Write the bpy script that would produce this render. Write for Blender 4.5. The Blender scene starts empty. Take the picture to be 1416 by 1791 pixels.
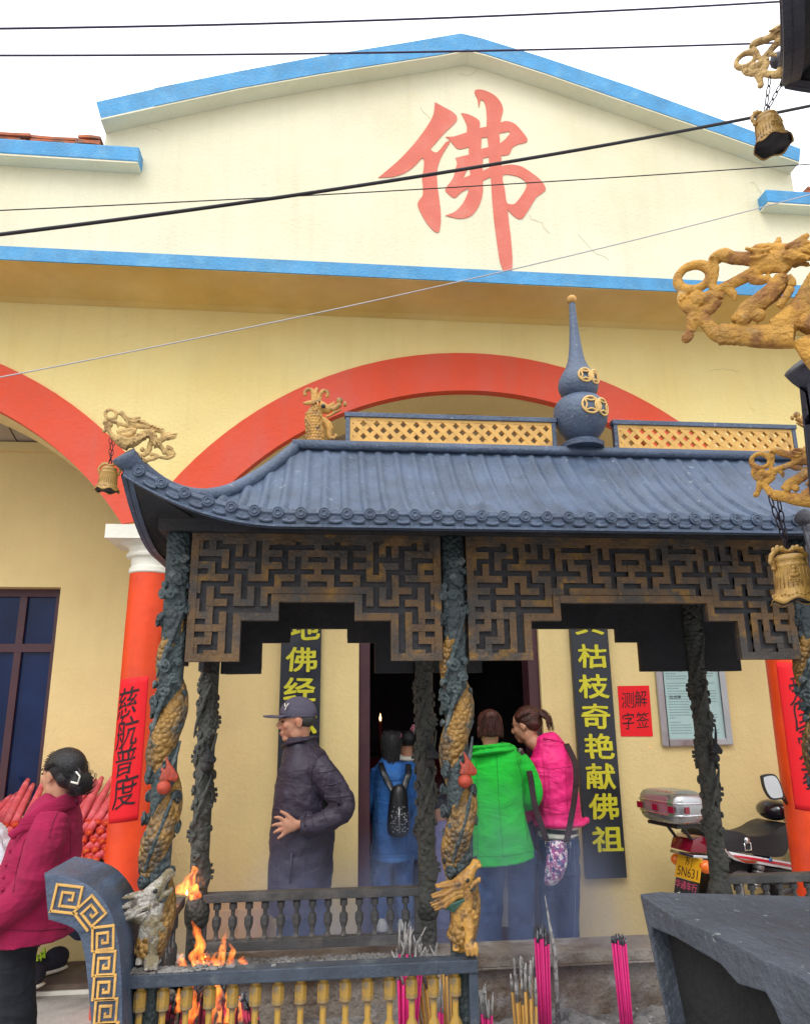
import bpy, bmesh, math, random
from mathutils import Vector, Matrix, noise as mnoise
from mathutils.geometry import tessellate_polygon
random.seed(7)
R = math.radians
scn = bpy.context.scene
COL = scn.collection

# ------------------------------------------------------------------ camera
CAM = Vector((0, 0, 1.70))
FPX, PW, PH = 1310.0, 1416.0, 1791.0
TILT, YAW, ROLL = math.atan(1310 / 4980), R(6.0), R(0.62)
cf = Vector((math.sin(YAW) * math.cos(TILT), math.cos(YAW) * math.cos(TILT), math.sin(TILT)))
cr = Vector((math.cos(YAW), -math.sin(YAW), 0))
cu = cr.cross(cf)
cr, cu = cr * math.cos(ROLL) - cu * math.sin(ROLL), cr * math.sin(ROLL) + cu * math.cos(ROLL)
cam = bpy.data.cameras.new("camera")
cam_o = bpy.data.objects.new("camera", cam)
COL.objects.link(cam_o)
cam_o.matrix_world = Matrix((
    (cr.x, cu.x, -cf.x, CAM.x), (cr.y, cu.y, -cf.y, CAM.y), (cr.z, cu.z, -cf.z, CAM.z), (0, 0, 0, 1)))
cam.sensor_fit = 'VERTICAL'
cam.sensor_height = 36.0
cam.lens = FPX / PH * 36.0
cam.clip_start, cam.clip_end = 0.05, 800
scn.camera = cam_o

# ------------------------------------------------------------------ light: bright overcast
SUN_EL, SUN_AZ = R(52), R(205)
w = bpy.data.worlds.new("World")
scn.world = w
w.use_nodes = True
nt = w.node_tree
bg = nt.nodes["Background"]
sky = nt.nodes.new("ShaderNodeTexSky")
sky.sky_type = 'NISHITA'
sky.sun_disc = False
sky.sun_elevation = SUN_EL
sky.sun_rotation = SUN_AZ
sky.dust_density = 6.0
sky.air_density = 1.6
hsv = nt.nodes.new("ShaderNodeHueSaturation")
hsv.inputs['Saturation'].default_value = 0.12
nt.links.new(sky.outputs[0], hsv.inputs['Color'])
mx = nt.nodes.new("ShaderNodeMix")
mx.data_type = 'RGBA'
mx.inputs[0].default_value = 0.75            # cloud cover: even white over the clear sky
mx.inputs[7].default_value = (9.2, 9.3, 9.6, 1)
nt.links.new(hsv.outputs[0], mx.inputs[6])
# an overcast sky is brighter overhead than near the horizon
tcw = nt.nodes.new("ShaderNodeTexCoord")
sep = nt.nodes.new("ShaderNodeSeparateXYZ")
mrw = nt.nodes.new("ShaderNodeMapRange")
mrw.inputs[1].default_value, mrw.inputs[2].default_value = 0.0, 1.0
mrw.inputs[3].default_value, mrw.inputs[4].default_value = 0.62, 1.45
vsc = nt.nodes.new("ShaderNodeVectorMath")
vsc.operation = 'SCALE'
nt.links.new(tcw.outputs['Generated'], sep.inputs[0])
nt.links.new(sep.outputs['Z'], mrw.inputs[0])
nt.links.new(mx.outputs[2], vsc.inputs[0])
nt.links.new(mrw.outputs[0], vsc.inputs['Scale'])
nt.links.new(vsc.outputs[0], bg.inputs[0])
bg.inputs[1].default_value = 0.15
sl = bpy.data.lights.new("sun", 'SUN')
sl.energy = 0.5
sl.angle = R(25)
sl.color = (1.0, 0.965, 0.90)
so = bpy.data.objects.new("sun", sl)
COL.objects.link(so)
sd = Vector((math.sin(SUN_AZ) * math.cos(SUN_EL), math.cos(SUN_AZ) * math.cos(SUN_EL), math.sin(SUN_EL)))
so.rotation_euler = sd.to_track_quat('Z', 'Y').to_euler()
so.location = (0, -6, 12)
scn.view_settings.view_transform = 'Standard'
scn.view_settings.look = 'None'
scn.view_settings.exposure = 0.44
scn.view_settings.gamma = 1.0
scn.cycles.max_bounces = 8
scn.cycles.volume_bounces = 1
scn.cycles.volume_max_steps = 96
scn.cycles.use_denoising = True


def at(px, py, Y):
    """the point of the plane y = Y that the photograph shows at a pixel"""
    d = cf + cr * ((px - PW / 2) / FPX) - cu * ((py - PH / 2) / FPX)
    return CAM + d * (Y / d.y)


# ------------------------------------------------------------------ materials
def pm(name, col, rough=.6, var=.18, vs=5., bump=.15, bs=60., metal=0., col2=None, mix=(4., .5, .65), spec=.5,
       kind='noise', bd=.01, fold=0., streak=None, col3=None, mix3=(14., .58, .64), coat=0., tr=0.):
    m = bpy.data.materials.new(name)
    m.use_nodes = True
    N, L = m.node_tree.nodes, m.node_tree.links
    b = N["Principled BSDF"]
    b.inputs['Roughness'].default_value = rough
    b.inputs['Metallic'].default_value = metal
    b.inputs['Specular IOR Level'].default_value = spec
    b.inputs['Coat Weight'].default_value = coat
    if tr:
        b.inputs['Transmission Weight'].default_value = tr
    tc = N.new("ShaderNodeTexCoord").outputs['Object']

    def ns(scale, detail=6, rough_=.6):
        n = N.new("ShaderNodeTexNoise")
        n.inputs['Scale'].default_value = scale
        n.inputs['Detail'].default_value = detail
        n.inputs['Roughness'].default_value = rough_
        L.new(tc, n.inputs['Vector'])
        return n.outputs['Fac']

    def ramp(fac, lo, hi, a, c):
        r = N.new("ShaderNodeMapRange")
        r.inputs[1].default_value, r.inputs[2].default_value = lo, hi
        r.inputs[3].default_value, r.inputs[4].default_value = a, c
        L.new(fac, r.inputs[0])
        return r.outputs[0]

    def mixc(fac, A, B, mode='MIX'):
        x = N.new("ShaderNodeMix")
        x.data_type = 'RGBA'
        x.blend_type = mode
        for sock, v in ((x.inputs[0], fac), (x.inputs[6], A), (x.inputs[7], B)):
            if isinstance(v, (tuple, list)):
                sock.default_value = (*v, 1)
            elif isinstance(v, (int, float)):
                sock.default_value = v
            else:
                L.new(v, sock)
        return x.outputs[2]
    c = tuple(col)
    if col2:
        c = mixc(ramp(ns(mix[0]), mix[1], mix[2], 0, 1), c, tuple(col2))
    if col3:
        c = mixc(ramp(ns(mix3[0]), mix3[1], mix3[2], 0, 1), c, tuple(col3))
    if streak:      # rain streaks and grime
        mps = N.new("ShaderNodeMapping")
        mps.inputs['Scale'].default_value = (7, 7, .5)
        L.new(tc, mps.inputs[0])
        n1 = N.new("ShaderNodeTexNoise"); n1.inputs['Scale'].default_value = 1.6; n1.inputs['Detail'].default_value = 7; n1.inputs['Roughness'].default_value = .65
        L.new(mps.outputs[0], n1.inputs['Vector'])
        c = mixc(ramp(n1.outputs['Fac'], .50, .80, 0, streak[0]), c, tuple(streak[1]))
        c = mixc(ramp(ns(.8, 8, .7), .50, .75, 0, streak[0] * .8), c, tuple(streak[1]))
    if var:
        v = ramp(ns(vs), .3, .7, 1 - var, 1 + var)
        vc = N.new("ShaderNodeCombineColor")
        for i in range(3):
            L.new(v, vc.inputs[i])
        c = mixc(1.0, c, vc.outputs[0], 'MULTIPLY')
    if isinstance(c, tuple):
        b.inputs['Base Color'].default_value = (*c, 1)
    else:
        L.new(c, b.inputs['Base Color'])
    if rough < .9:
        L.new(ramp(ns(vs * 2), .3, .7, max(.02, rough - .1), min(1, rough + .12)), b.inputs['Roughness'])
    if bump:
        bn = N.new("ShaderNodeBump")
        bn.inputs['Strength'].default_value = bump
        bn.inputs['Distance'].default_value = bd
        if kind == 'scales':
            vo = N.new("ShaderNodeTexVoronoi")
            vo.inputs['Scale'].default_value = bs
            L.new(tc, vo.inputs['Vector'])
            hgt = ramp(vo.outputs['Distance'], 0, .8, 1, 0)
        else:
            hgt = ns(bs, 4)
        L.new(hgt, bn.inputs['Height'])
        if fold:      # broad folds under the weave
            mpn = N.new("ShaderNodeMapping")
            mpn.inputs['Rotation'].default_value = (.5, .7, .3)
            mpn.inputs['Scale'].default_value = (1, 1, 2.6)
            L.new(tc, mpn.inputs[0])
            fn_ = N.new("ShaderNodeTexNoise")
            fn_.inputs['Scale'].default_value = 4.5
            fn_.inputs['Detail'].default_value = 3
            fn_.inputs['Distortion'].default_value = .8
            L.new(mpn.outputs[0], fn_.inputs['Vector'])
            b2_ = N.new("ShaderNodeBump")
            b2_.inputs['Strength'].default_value = fold
            b2_.inputs['Distance'].default_value = .06
            L.new(fn_.outputs['Fac'], b2_.inputs['Height'])
            L.new(b2_.outputs[0], bn.inputs['Normal'])
        L.new(bn.outputs[0], b.inputs['Normal'])
    return m


def em(name, col, strength):
    m = bpy.data.materials.new(name)
    m.use_nodes = True
    N, L = m.node_tree.nodes, m.node_tree.links
    b = N["Principled BSDF"]
    b.inputs['Base Color'].default_value = (*col, 1)
    b.inputs['Emission Color'].default_value = (*col, 1)
    b.inputs['Emission Strength'].default_value = strength
    return m


# ------------------------------------------------------------------ mesh builder
class B:
    def __init__(s):
        s.v, s.f, s.mi, s.m = [], [], [], 0

    def add(s, vs, fs):
        o = len(s.v)
        s.v += [Vector(p) for p in vs]
        s.f += [tuple(i + o for i in f) for f in fs]
        s.mi += [s.m] * len(fs)
        return s

    def box(s, c, d, rot=None):
        c = Vector(c)
        P = []
        for x in (-1, 1):
            for y in (-1, 1):
                for z in (-1, 1):
                    p = Vector((x * d[0] / 2, y * d[1] / 2, z * d[2] / 2))
                    if rot is not None:
                        p = rot @ p
                    P.append(c + p)
        return s.add(P, [(0, 1, 3, 2), (4, 6, 7, 5), (0, 4, 5, 1), (2, 3, 7, 6), (0, 2, 6, 4), (1, 5, 7, 3)])

    def bx(s, x0, x1, y0, y1, z0, z1):
        return s.box(((x0 + x1) / 2, (y0 + y1) / 2, (z0 + z1) / 2), (abs(x1 - x0), abs(y1 - y0), abs(z1 - z0)))

    def prism(s, poly, fn0, fn1, holes=()):
        """polygon (with holes) in 2D; fn0/fn1 map (a, b) to the two faces"""
        loops = [list(poly)] + [list(h) for h in holes]
        flat = [p for l in loops for p in l]
        tris = tessellate_polygon([[Vector((p[0], p[1], 0)) for p in l] for l in loops])
        n = len(flat)
        vs = [fn0(*p) for p in flat] + [fn1(*p) for p in flat]
        fs = [tuple(t) for t in tris] + [tuple(i + n for i in reversed(t)) for t in tris]
        o = 0
        for l in loops:
            k = len(l)
            for i in range(k):
                j = (i + 1) % k
                fs.append((o + i, o + j, o + j + n, o + i + n))
            o += k
        return s.add(vs, fs)

    def xz(s, poly, y0, y1, holes=()):
        return s.prism(poly, lambda a, b: (a, y0, b), lambda a, b: (a, y1, b), holes)

    def tube(s, pts, rad, n=10, side=None, closed=False, cap=True):
        """rad: number, or list of numbers / (ra, rb) pairs; ra is measured along `side`"""
        pts = [Vector(p) for p in pts]
        k = len(pts)
        if not isinstance(rad, (list, tuple)):
            rad = [rad] * k
        vs, fs = [], []
        nrm = None
        for i, p in enumerate(pts):
            a = pts[(i - 1) % k] if closed else pts[max(i - 1, 0)]
            b = pts[(i + 1) % k] if closed else pts[min(i + 1, k - 1)]
            t = (b - a).normalized() if (b - a).length > 1e-9 else Vector((0, 0, 1))
            if side is not None:
                u = Vector(side)
            elif nrm is None:
                u = Vector((1, 0, 0)) if abs(t.x) < .9 else Vector((0, 1, 0))
            else:
                u = nrm
            u = (u - t * u.dot(t))
            u = u.normalized() if u.length > 1e-6 else t.orthogonal().normalized()
            nrm = u
            v = t.cross(u)
            r = rad[i]
            ra, rb = r if isinstance(r, (list, tuple)) else (r, r)
            for j in range(n):
                q = 2 * math.pi * j / n
                vs.append(p + u * (ra * math.cos(q)) + v * (rb * math.sin(q)))
        for i in range(k if closed else k - 1):
            i2 = (i + 1) % k
            for j in range(n):
                j2 = (j + 1) % n
                fs.append((i * n + j, i * n + j2, i2 * n + j2, i2 * n + j))
        if cap and not closed:
            fs.append(tuple(reversed(range(n))))
            fs.append(tuple(range((k - 1) * n, k * n)))
        return s.add(vs, fs)

    def ell(s, c, r, n=14, m=9, rot=None):
        c = Vector(c)
        if not isinstance(r, (list, tuple)):
            r = (r, r, r)
        vs, fs = [], []
        for i in range(m + 1):
            th = math.pi * i / m
            for j in range(n):
                ph = 2 * math.pi * j / n
                p = Vector((r[0] * math.sin(th) * math.cos(ph), r[1] * math.sin(th) * math.sin(ph), r[2] * math.cos(th)))
                if rot is not None:
                    p = rot @ p
                vs.append(c + p)
        for i in range(m):
            for j in range(n):
                j2 = (j + 1) % n
                fs.append((i * n + j, (i + 1) * n + j, (i + 1) * n + j2, i * n + j2))
        return s.add(vs, fs)

    def lathe(s, c, prof, n=24, wob=None):
        """profile of (r, z) round the vertical through c"""
        c = Vector(c)
        vs, fs = [], []
        for i, (r, z) in enumerate(prof):
            for j in range(n):
                q = 2 * math.pi * j / n
                dz = wob(i, q) if wob else 0
                vs.append(c + Vector((r * math.cos(q), r * math.sin(q), z + dz)))
        for i in range(len(prof) - 1):
            for j in range(n):
                j2 = (j + 1) % n
                fs.append((i * n + j, i * n + j2, (i + 1) * n + j2, (i + 1) * n + j))
        fs.append(tuple(reversed(range(n))))
        fs.append(tuple(range((len(prof) - 1) * n, len(prof) * n)))
        return s.add(vs, fs)

    def sheet(s, fn, nu, nv):
        vs = [fn(i / nu, j / nv) for i in range(nu + 1) for j in range(nv + 1)]
        fs = [(i * (nv + 1) + j, (i + 1) * (nv + 1) + j, (i + 1) * (nv + 1) + j + 1, i * (nv + 1) + j + 1)
              for i in range(nu) for j in range(nv)]
        return s.add(vs, fs)

    def build(s, name, mats, parent=None, smooth=False, bevel=0, fix=True):
        mats = mats if isinstance(mats, (list, tuple)) else [mats]
        o0 = wloc(parent) if parent else Vector()
        me = bpy.data.meshes.new(name)
        me.from_pydata([p - o0 for p in s.v], [], s.f)
        for m in mats:
            me.materials.append(m)
        me.polygons.foreach_set("material_index", s.mi)
        if fix:
            bm = bmesh.new()
            bm.from_mesh(me)
            bmesh.ops.remove_doubles(bm, verts=bm.verts, dist=1e-6)
            bmesh.ops.recalc_face_normals(bm, faces=bm.faces)
            if bevel:
                es = [e for e in bm.edges if len(e.link_faces) == 2 and e.calc_face_angle(0) > .6]
                bmesh.ops.bevel(bm, geom=es, offset=bevel, segments=2, affect='EDGES', profile=.6, clamp_overlap=True)
            bm.to_mesh(me)
            bm.free()
        if smooth:
            me.shade_smooth() if smooth is True else me.shade_auto_smooth(angle=R(smooth)) if hasattr(me, 'shade_auto_smooth') else me.shade_smooth()
        o = bpy.data.objects.new(name, me)
        COL.objects.link(o)
        if parent:
            o.parent = parent
        return o


def wloc(o):
    p = Vector()
    while o is not None:
        p += o.location
        o = o.parent
    return p


def sharp(o, ang=40):
    """smooth shading with sharp edges above an angle"""
    me = o.data
    me.shade_smooth()
    bm = bmesh.new()
    bm.from_mesh(me)
    for e in bm.edges:
        e.smooth = not (len(e.link_faces) == 2 and e.calc_face_angle(0) > R(ang))
    bm.to_mesh(me)
    bm.free()
    return o


TEX = {}


def clouds(size, depth=2, kind='CLOUDS'):
    k = (size, depth, kind)
    if k not in TEX:
        t = bpy.data.textures.new("relief", kind)
        t.noise_scale = size
        if kind == 'CLOUDS':
            t.noise_depth = depth
        TEX[k] = t
    return TEX[k]


def sculpt(b, name, mats, parent=None, voxel=.01, smooth=4, disp=(), dec=0):
    """one continuous surface grown over overlapping forms"""
    o = b.build(name, mats, parent, fix=False)
    m = o.modifiers.new("r", 'REMESH')
    m.mode = 'VOXEL'
    m.voxel_size = voxel
    m.use_smooth_shade = True
    if smooth:
        k = o.modifiers.new("s", 'SMOOTH')
        k.iterations = smooth
        k.factor = .5
    for size, strength, kind in disp:
        d = o.modifiers.new("d", 'DISPLACE')
        d.texture = clouds(size, 3, kind)
        d.strength = strength
        d.mid_level = .5
        d.texture_coords = 'LOCAL'
    if dec:
        q = o.modifiers.new("q", 'DECIMATE')
        q.ratio = dec
    bake(o)
    return o


def bake(o):
    dg = bpy.context.evaluated_depsgraph_get()
    dg.update()
    me = bpy.data.meshes.new_from_object(o.evaluated_get(dg))
    me.name = o.data.name
    o.modifiers.clear()
    o.data = me
    for p in me.polygons:
        p.use_smooth = True
    return o


def thing(name, label, cat, loc, group=None, kind=None):
    o = bpy.data.objects.new(name, None)
    o.empty_display_size = .1
    COL.objects.link(o)
    o.location = Vector(loc)
    return tag(o, label, cat, group)


def tag(o, label, cat, group=None):
    o['label'] = label
    o['category'] = cat
    if group:
        o['group'] = group
    return o


def struct(o):
    o['kind'] = 'structure'
    return o


def copy_tree(o, parent=None):
    c = o.copy()
    COL.objects.link(c)
    if parent is not None:
        c.parent = parent
    for ch in list(o.children):
        copy_tree(ch, c)
    return c


def glyphs(text, size, bold=0.0, depth=.004):
    """outline of writing as 2D geometry: list of verts (x, y) centred on each character cell, faces"""
    cu_ = bpy.data.curves.new("w", 'FONT')
    cu_.body = text
    cu_.size = size
    cu_.align_x = 'CENTER'
    cu_.align_y = 'CENTER'
    cu_.offset = bold
    cu_.extrude = depth / 2
    cu_.resolution_u = 3
    ob = bpy.data.objects.new("w", cu_)
    COL.objects.link(ob)
    dg = bpy.context.evaluated_depsgraph_get()
    dg.update()
    me = bpy.data.meshes.new_from_object(ob.evaluated_get(dg))
    vs = [v.co.copy() for v in me.vertices]
    fs = [tuple(p.vertices) for p in me.polygons]
    bpy.data.objects.remove(ob)
    bpy.data.curves.remove(cu_)
    bpy.data.meshes.remove(me)
    if vs:
        cx = (min(v.x for v in vs) + max(v.x for v in vs)) / 2
        cy = (min(v.y for v in vs) + max(v.y for v in vs)) / 2
        vs = [Vector((v.x - cx, v.y - cy, v.z)) for v in vs]
    return vs, fs


def smoothpoly(pts, n=4, closed=True):
    """Catmull-Rom through traced points; a point given as (x, y, 1) stays a corner"""
    out = []
    k = len(pts)
    for i in range(k):
        p0, p1, p2, p3 = pts[(i - 1) % k], pts[i], pts[(i + 1) % k], pts[(i + 2) % k]
        c1, c2 = len(p1) > 2, len(p2) > 2
        for j in range(n):
            t = j / n
            m1 = [0, 0] if c1 else [(p2[d] - p0[d]) / 2 for d in (0, 1)]
            m2 = [0, 0] if c2 else [(p3[d] - p1[d]) / 2 for d in (0, 1)]
            if c1 and c2:
                q = [p1[d] + (p2[d] - p1[d]) * t for d in (0, 1)]
            else:
                if c1:
                    m1 = [(p2[d] - p1[d]) for d in (0, 1)]
                if c2:
                    m2 = [(p2[d] - p1[d]) for d in (0, 1)]
                h = (2 * t ** 3 - 3 * t ** 2 + 1, t ** 3 - 2 * t ** 2 + t, -2 * t ** 3 + 3 * t ** 2, t ** 3 - t ** 2)
                q = [h[0] * p1[d] + h[1] * m1[d] + h[2] * p2[d] + h[3] * m2[d] for d in (0, 1)]
            out.append(tuple(q))
    return out


def curve3(pts, n=6):
    """smooth open path through 3D points"""
    P = [Vector(p) for p in pts]
    out = []
    for i in range(len(P) - 1):
        p0, p1, p2, p3 = P[max(i - 1, 0)], P[i], P[i + 1], P[min(i + 2, len(P) - 1)]
        for j in range(n):
            t = j / n
            out.append(.5 * ((2 * p1) + (p2 - p0) * t + (2 * p0 - 5 * p1 + 4 * p2 - p3) * t * t + (3 * p1 - p0 - 3 * p2 + p3) * t ** 3))
    out.append(P[-1])
    return out


def lerpr(rs, n=6):
    out = []
    for i in range(len(rs) - 1):
        for j in range(n):
            t = j / n
            out.append(rs[i] + (rs[i + 1] - rs[i]) * t)
    out.append(rs[-1])
    return out
# ------------------------------------------------------------------ palette
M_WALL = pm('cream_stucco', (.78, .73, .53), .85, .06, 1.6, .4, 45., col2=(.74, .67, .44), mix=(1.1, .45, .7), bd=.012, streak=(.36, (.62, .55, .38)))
M_WALL_SHADE = pm('shade_yellow_stucco', (.80, .655, .285), .85, .06, 1.6, .5, 45., col2=(.76, .59, .22), mix=(1.1, .45, .7), bd=.012, streak=(.32, (.62, .47, .20)))  # the gable's stucco, with the shade under the eave put into a yellower colour
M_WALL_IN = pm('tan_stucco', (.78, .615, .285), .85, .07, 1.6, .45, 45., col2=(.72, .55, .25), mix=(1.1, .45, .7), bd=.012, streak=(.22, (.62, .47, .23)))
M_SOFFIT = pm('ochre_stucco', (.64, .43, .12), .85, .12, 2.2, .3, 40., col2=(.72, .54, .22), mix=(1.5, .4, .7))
M_BLUE = pm('blue_paint', (.070, .295, .56), .7, .18, 7., .6, 60., col2=(.12, .36, .60), mix=(9., .5, .7), col3=(.5, .6, .66), mix3=(40., .70, .74), streak=(.35, (.16, .33, .48)))
M_ARCH = pm('vermilion_paint', (.70, .068, .020), .7, .12, 3., .5, 30., col2=(.56, .085, .055), mix=(3., .45, .7), streak=(.45, (.50, .12, .085)))
M_COLUMN = pm('orange_red_paint', (.78, .060, .004), .45, .10, 3., .3, 22., col2=(.62, .045, .010), mix=(4., .45, .7), streak=(.4, (.52, .06, .02)))
M_WHITE = pm('white_plaster', (.78, .76, .66), .8, .08, 6., .3, 40.)
M_CHAR = pm('faded_red_paint', (.66, .165, .115), .8, .10, 8., .3, 60., col2=(.60, .20, .15), mix=(8., .5, .7))
M_TILE = pm('terracotta', (.42, .12, .05), .8, .35, 20., .4, 60., col2=(.25, .12, .08), mix=(14., .5, .6))
M_CEIL = pm('ceiling_boards', (.40, .33, .24), .7, .1, 4., .1, 40.)
M_MAROON = pm('maroon_door_paint', (.060, .018, .026), .5, .2, 6., .1, 30.)
M_GLASS = pm('dark_window_glass', (.004, .010, .042), .12, .3, 1.5, 0, spec=.25, col2=(.010, .026, .095), mix=(1.2, .4, .7))
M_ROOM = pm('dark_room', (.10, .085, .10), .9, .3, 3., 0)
M_CONC = pm('concrete', (.38, .36, .33), .9, .2, 5., .5, 60., col2=(.25, .23, .21), mix=(6., .5, .7))
M_STEP = pm('brown_stone', (.16, .12, .09), .8, .25, 6., .4, 60., col2=(.10, .07, .055), mix=(5., .45, .6))
M_GOLDPAINT = pm('yellow_gold_letters', (.60, .56, .022), .5, .10, 20., .15, 60.)
M_BOARD = pm('black_lacquer', (.010, .013, .022), .35, .4, 3., .1, 20., coat=.2)
M_REDPAPER = pm('red_paper', (.80, .006, .014), .75, .06, 8., .15, 25.)
M_INK = pm('black_ink', (.020, .006, .010), .7, .2, 30., 0)
M_IRON = pm('painted_blue_grey_iron', (.070, .102, .166), .43, .22, 9., .5, 90., col2=(.050, .072, .115), mix=(7., .42, .70),
            col3=(.24, .27, .31), mix3=(38., .64, .72), streak=(.22, (.13, .155, .18)))
M_IRONDK = pm('near_black_iron', (.020, .021, .026), .7, .35, 10., .4, 80., col2=(.035, .030, .03), mix=(9., .5, .65))  # near-black iron for undersides, beams and the fretwork ground
M_FRET = pm('rusty_gilt_iron', (.125, .068, .026), .6, .4, 14., .6, 90., col2=(.050, .042, .036), mix=(9., .45, .6),
            col3=(.19, .10, .018), mix3=(16., .56, .66))
M_GOLD = pm('gilt_paint', (.50, .265, .055), .5, .25, 16., .4, 110., col2=(.30, .15, .04), mix=(20., .46, .62), col3=(.10, .065, .04), mix3=(34., .56, .66))
M_GOLDSC = pm('gilt_scales', (.34, .185, .045), .5, .3, 14., 1., 75., kind='scales', col2=(.10, .075, .05), mix=(12., .46, .62), bd=.010)
M_RUST = pm('rusty_gilt', (.52, .27, .045), .72, .35, 24., .9, 170., col2=(.27, .115, .028), mix=(34., .48, .62), col3=(.46, .34, .18), mix3=(30., .60, .70), bd=.005)
M_RUSTPALE = pm('weathered_gilt', (.56, .37, .14), .65, .3, 22., .8, 180., col2=(.28, .165, .060), mix=(34., .50, .64), bd=.007)
M_LATTICE = pm('gold_lattice', (.66, .38, .10), .55, .15, 12., .2, 80., col2=(.50, .28, .08), mix=(20., .55, .65))
M_TEAL = pm('teal_grey_cloud', (.046, .066, .070), .6, .35, 18., .55, 80., kind='scales', col2=(.15, .17, .17), mix=(22., .54, .68), col3=(.025, .035, .04), mix3=(16, .50, .62))
M_PEARL = pm('red_pearl', (.36, .045, .020), .5, .25, 22., .4, 60., col2=(.20, .05, .03), mix=(26., .5, .64))
M_ASHWHITE = pm('ash_coated', (.50, .47, .42), .9, .3, 20., .9, 120., col2=(.23, .19, .11), mix=(22., .46, .60), col3=(.12, .10, .085), mix3=(40., .56, .66))
M_DKSCALE = pm('smoked_iron_scales', (.062, .064, .056), .65, .4, 12., 1., 60., kind='scales', col2=(.09, .085, .075), mix=(14., .52, .66), bd=.006)
M_BALUSTER = pm('gilt_baluster', (.40, .235, .040), .5, .25, 18., .3, 80., col2=(.22, .16, .09), mix=(24., .52, .64))
M_ASH = pm('grey_ash', (.30, .285, .27), .95, .2, 14., 1., 60., col2=(.14, .125, .115), mix=(12., .48, .64), bd=.02)
M_BASINWALL = pm('burnt_basin_wall', (.30, .26, .22), .9, .3, 7., .9, 40., col2=(.17, .115, .075), mix=(6., .46, .62), col3=(.40, .38, .36), mix3=(9., .56, .68), bd=.02)
M_PINKSTICK = pm('pink_incense_stick', (.70, .020, .20), .7, .12, 30., .2, 90.)
M_TANSTICK = pm('tan_incense_stick', (.55, .30, .07), .7, .15, 30., .2, 90.)
M_TIPASH = pm('ash_tip', (.40, .39, .38), .95, .3, 60., .6, 160., col2=(.15, .14, .14), mix=(50., .5, .62))
M_TIPBLACK = pm('charred_tip', (.06, .065, .075), .9, .4, 60., .5, 160., col2=(.25, .26, .28), mix=(50., .52, .62))
M_SKIN = pm('skin', (.50, .25, .155), .5, .1, 14., .1, 120., col2=(.52, .20, .12), mix=(16., .5, .7), spec=.35)
M_HAIRBK = pm('black_hair', (.010, .009, .011), .38, .3, 30., .6, 160.)
M_HAIRBR = pm('auburn_hair', (.050, .012, .007), .45, .35, 26., .6, 160., col2=(.11, .028, .012), mix=(22., .52, .66))
M_BLACK = pm('black_plastic', (.014, .014, .016), .35, .2, 8., .05, 60.)
M_RUBBER = pm('rubber', (.018, .018, .019), .8, .2, 10., .2, 60.)
M_CHROME = pm('chrome', (.72, .73, .75), .12, .05, 4., 0, metal=1.)
M_CASE = pm('silver_case', (.50, .51, .52), .30, .12, 5., .1, 20., metal=.85)
M_STEEL = pm('grey_metal', (.42, .42, .43), .35, .1, 8., .05, 60., metal=.9)
M_CARD = pm('cardboard', (.46, .27, .12), .85, .1, 6., .1, 40.)
M_GROUND = pm('paving', (.33, .32, .31), .9, .2, 3., .3, 30.)
M_WIRE = pm('black_cable', (.012, .011, .016), .6, .1, 4., 0)
M_WIREP = pm('violet_black_cable', (.030, .018, .060), .6, .1, 4., 0)
M_WIREW = pm('pale_cable', (.42, .41, .42), .6, .1, 4., 0)
# ------------------------------------------------------------------ ground and platform
GZ = .19
g = B(); g.bx(-60, 60, -40, 90, -.2, GZ)
struct(g.build('ground', M_GROUND))
FLOOR = .27
g = B(); g.bx(-9, 9, 3.755, 9, .1, FLOOR)
struct(g.build('porch_floor', M_CONC, bevel=.006))
g = B(); g.bx(-9, 9, 3.745, 3.80, FLOOR - .012, FLOOR + .006)
struct(g.build('step_edge', M_CONC, bevel=.003))

# ------------------------------------------------------------------ temple hall
hall = thing('temple_hall', 'cream temple hall with blue trimmed gable, red arches and orange red columns', 'temple', (0.865, 4.15, FLOOR))
YF, YB = 4.15, 5.05
CX = [-7.98, -4.49, -.996, 2.726, 6.35]
ZS, ARC_R, ARC_Z = 2.697, 1.945, 1.621


def arc(cx, r, z0, n=28):
    h = math.sqrt(max(r * r - (z0 - ARC_Z) ** 2, 0))
    a0 = math.atan2(z0 - ARC_Z, -h)
    a1 = math.atan2(z0 - ARC_Z, h)
    return [(cx + r * math.cos(a0 + (a1 - a0) * i / n), ARC_Z + r * math.sin(a0 + (a1 - a0) * i / n)) for i in range(n + 1)]


low = []
for a, b in zip(CX[:-1], CX[1:]):
    low += arc((a + b) / 2, ARC_R, ZS)
# sloping coping of the gable
YC = 4.03


def W2(px, py, Y=YC):
    p = at(px, py, Y)
    return (p.x, p.z)


top = [(168, 177), (270, 154), (420, 124), (560, 98), (700, 76), (770, 64), (806, 58), (840, 66), (950, 100), (1100, 150), (1250, 205), (1399, 260)]
bot = [(176, 206), (270, 185), (420, 153), (560, 128), (700, 106), (770, 95), (818, 86), (850, 94), (950, 126), (1100, 178), (1250, 230), (1397, 282)]
tp, bt = [W2(*p) for p in top], [W2(*p) for p in bot]


def interp(x, P):
    for (x0, z0), (x1, z1) in zip(P[:-1], P[1:]):
        if x0 <= x <= x1:
            return z0 + (z1 - z0) * (x - x0) / (x1 - x0)
    return P[0][1] if x < P[0][0] else P[-1][1]


PL = (W2(244, 256, 4.05)[0], W2(244, 285, 4.05)[1], W2(244, 257, 4.05)[1])
PR = (W2(1338, 330, 4.05)[0], W2(1338, 355, 4.05)[1], W2(1338, 331, 4.05)[1])
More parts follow.
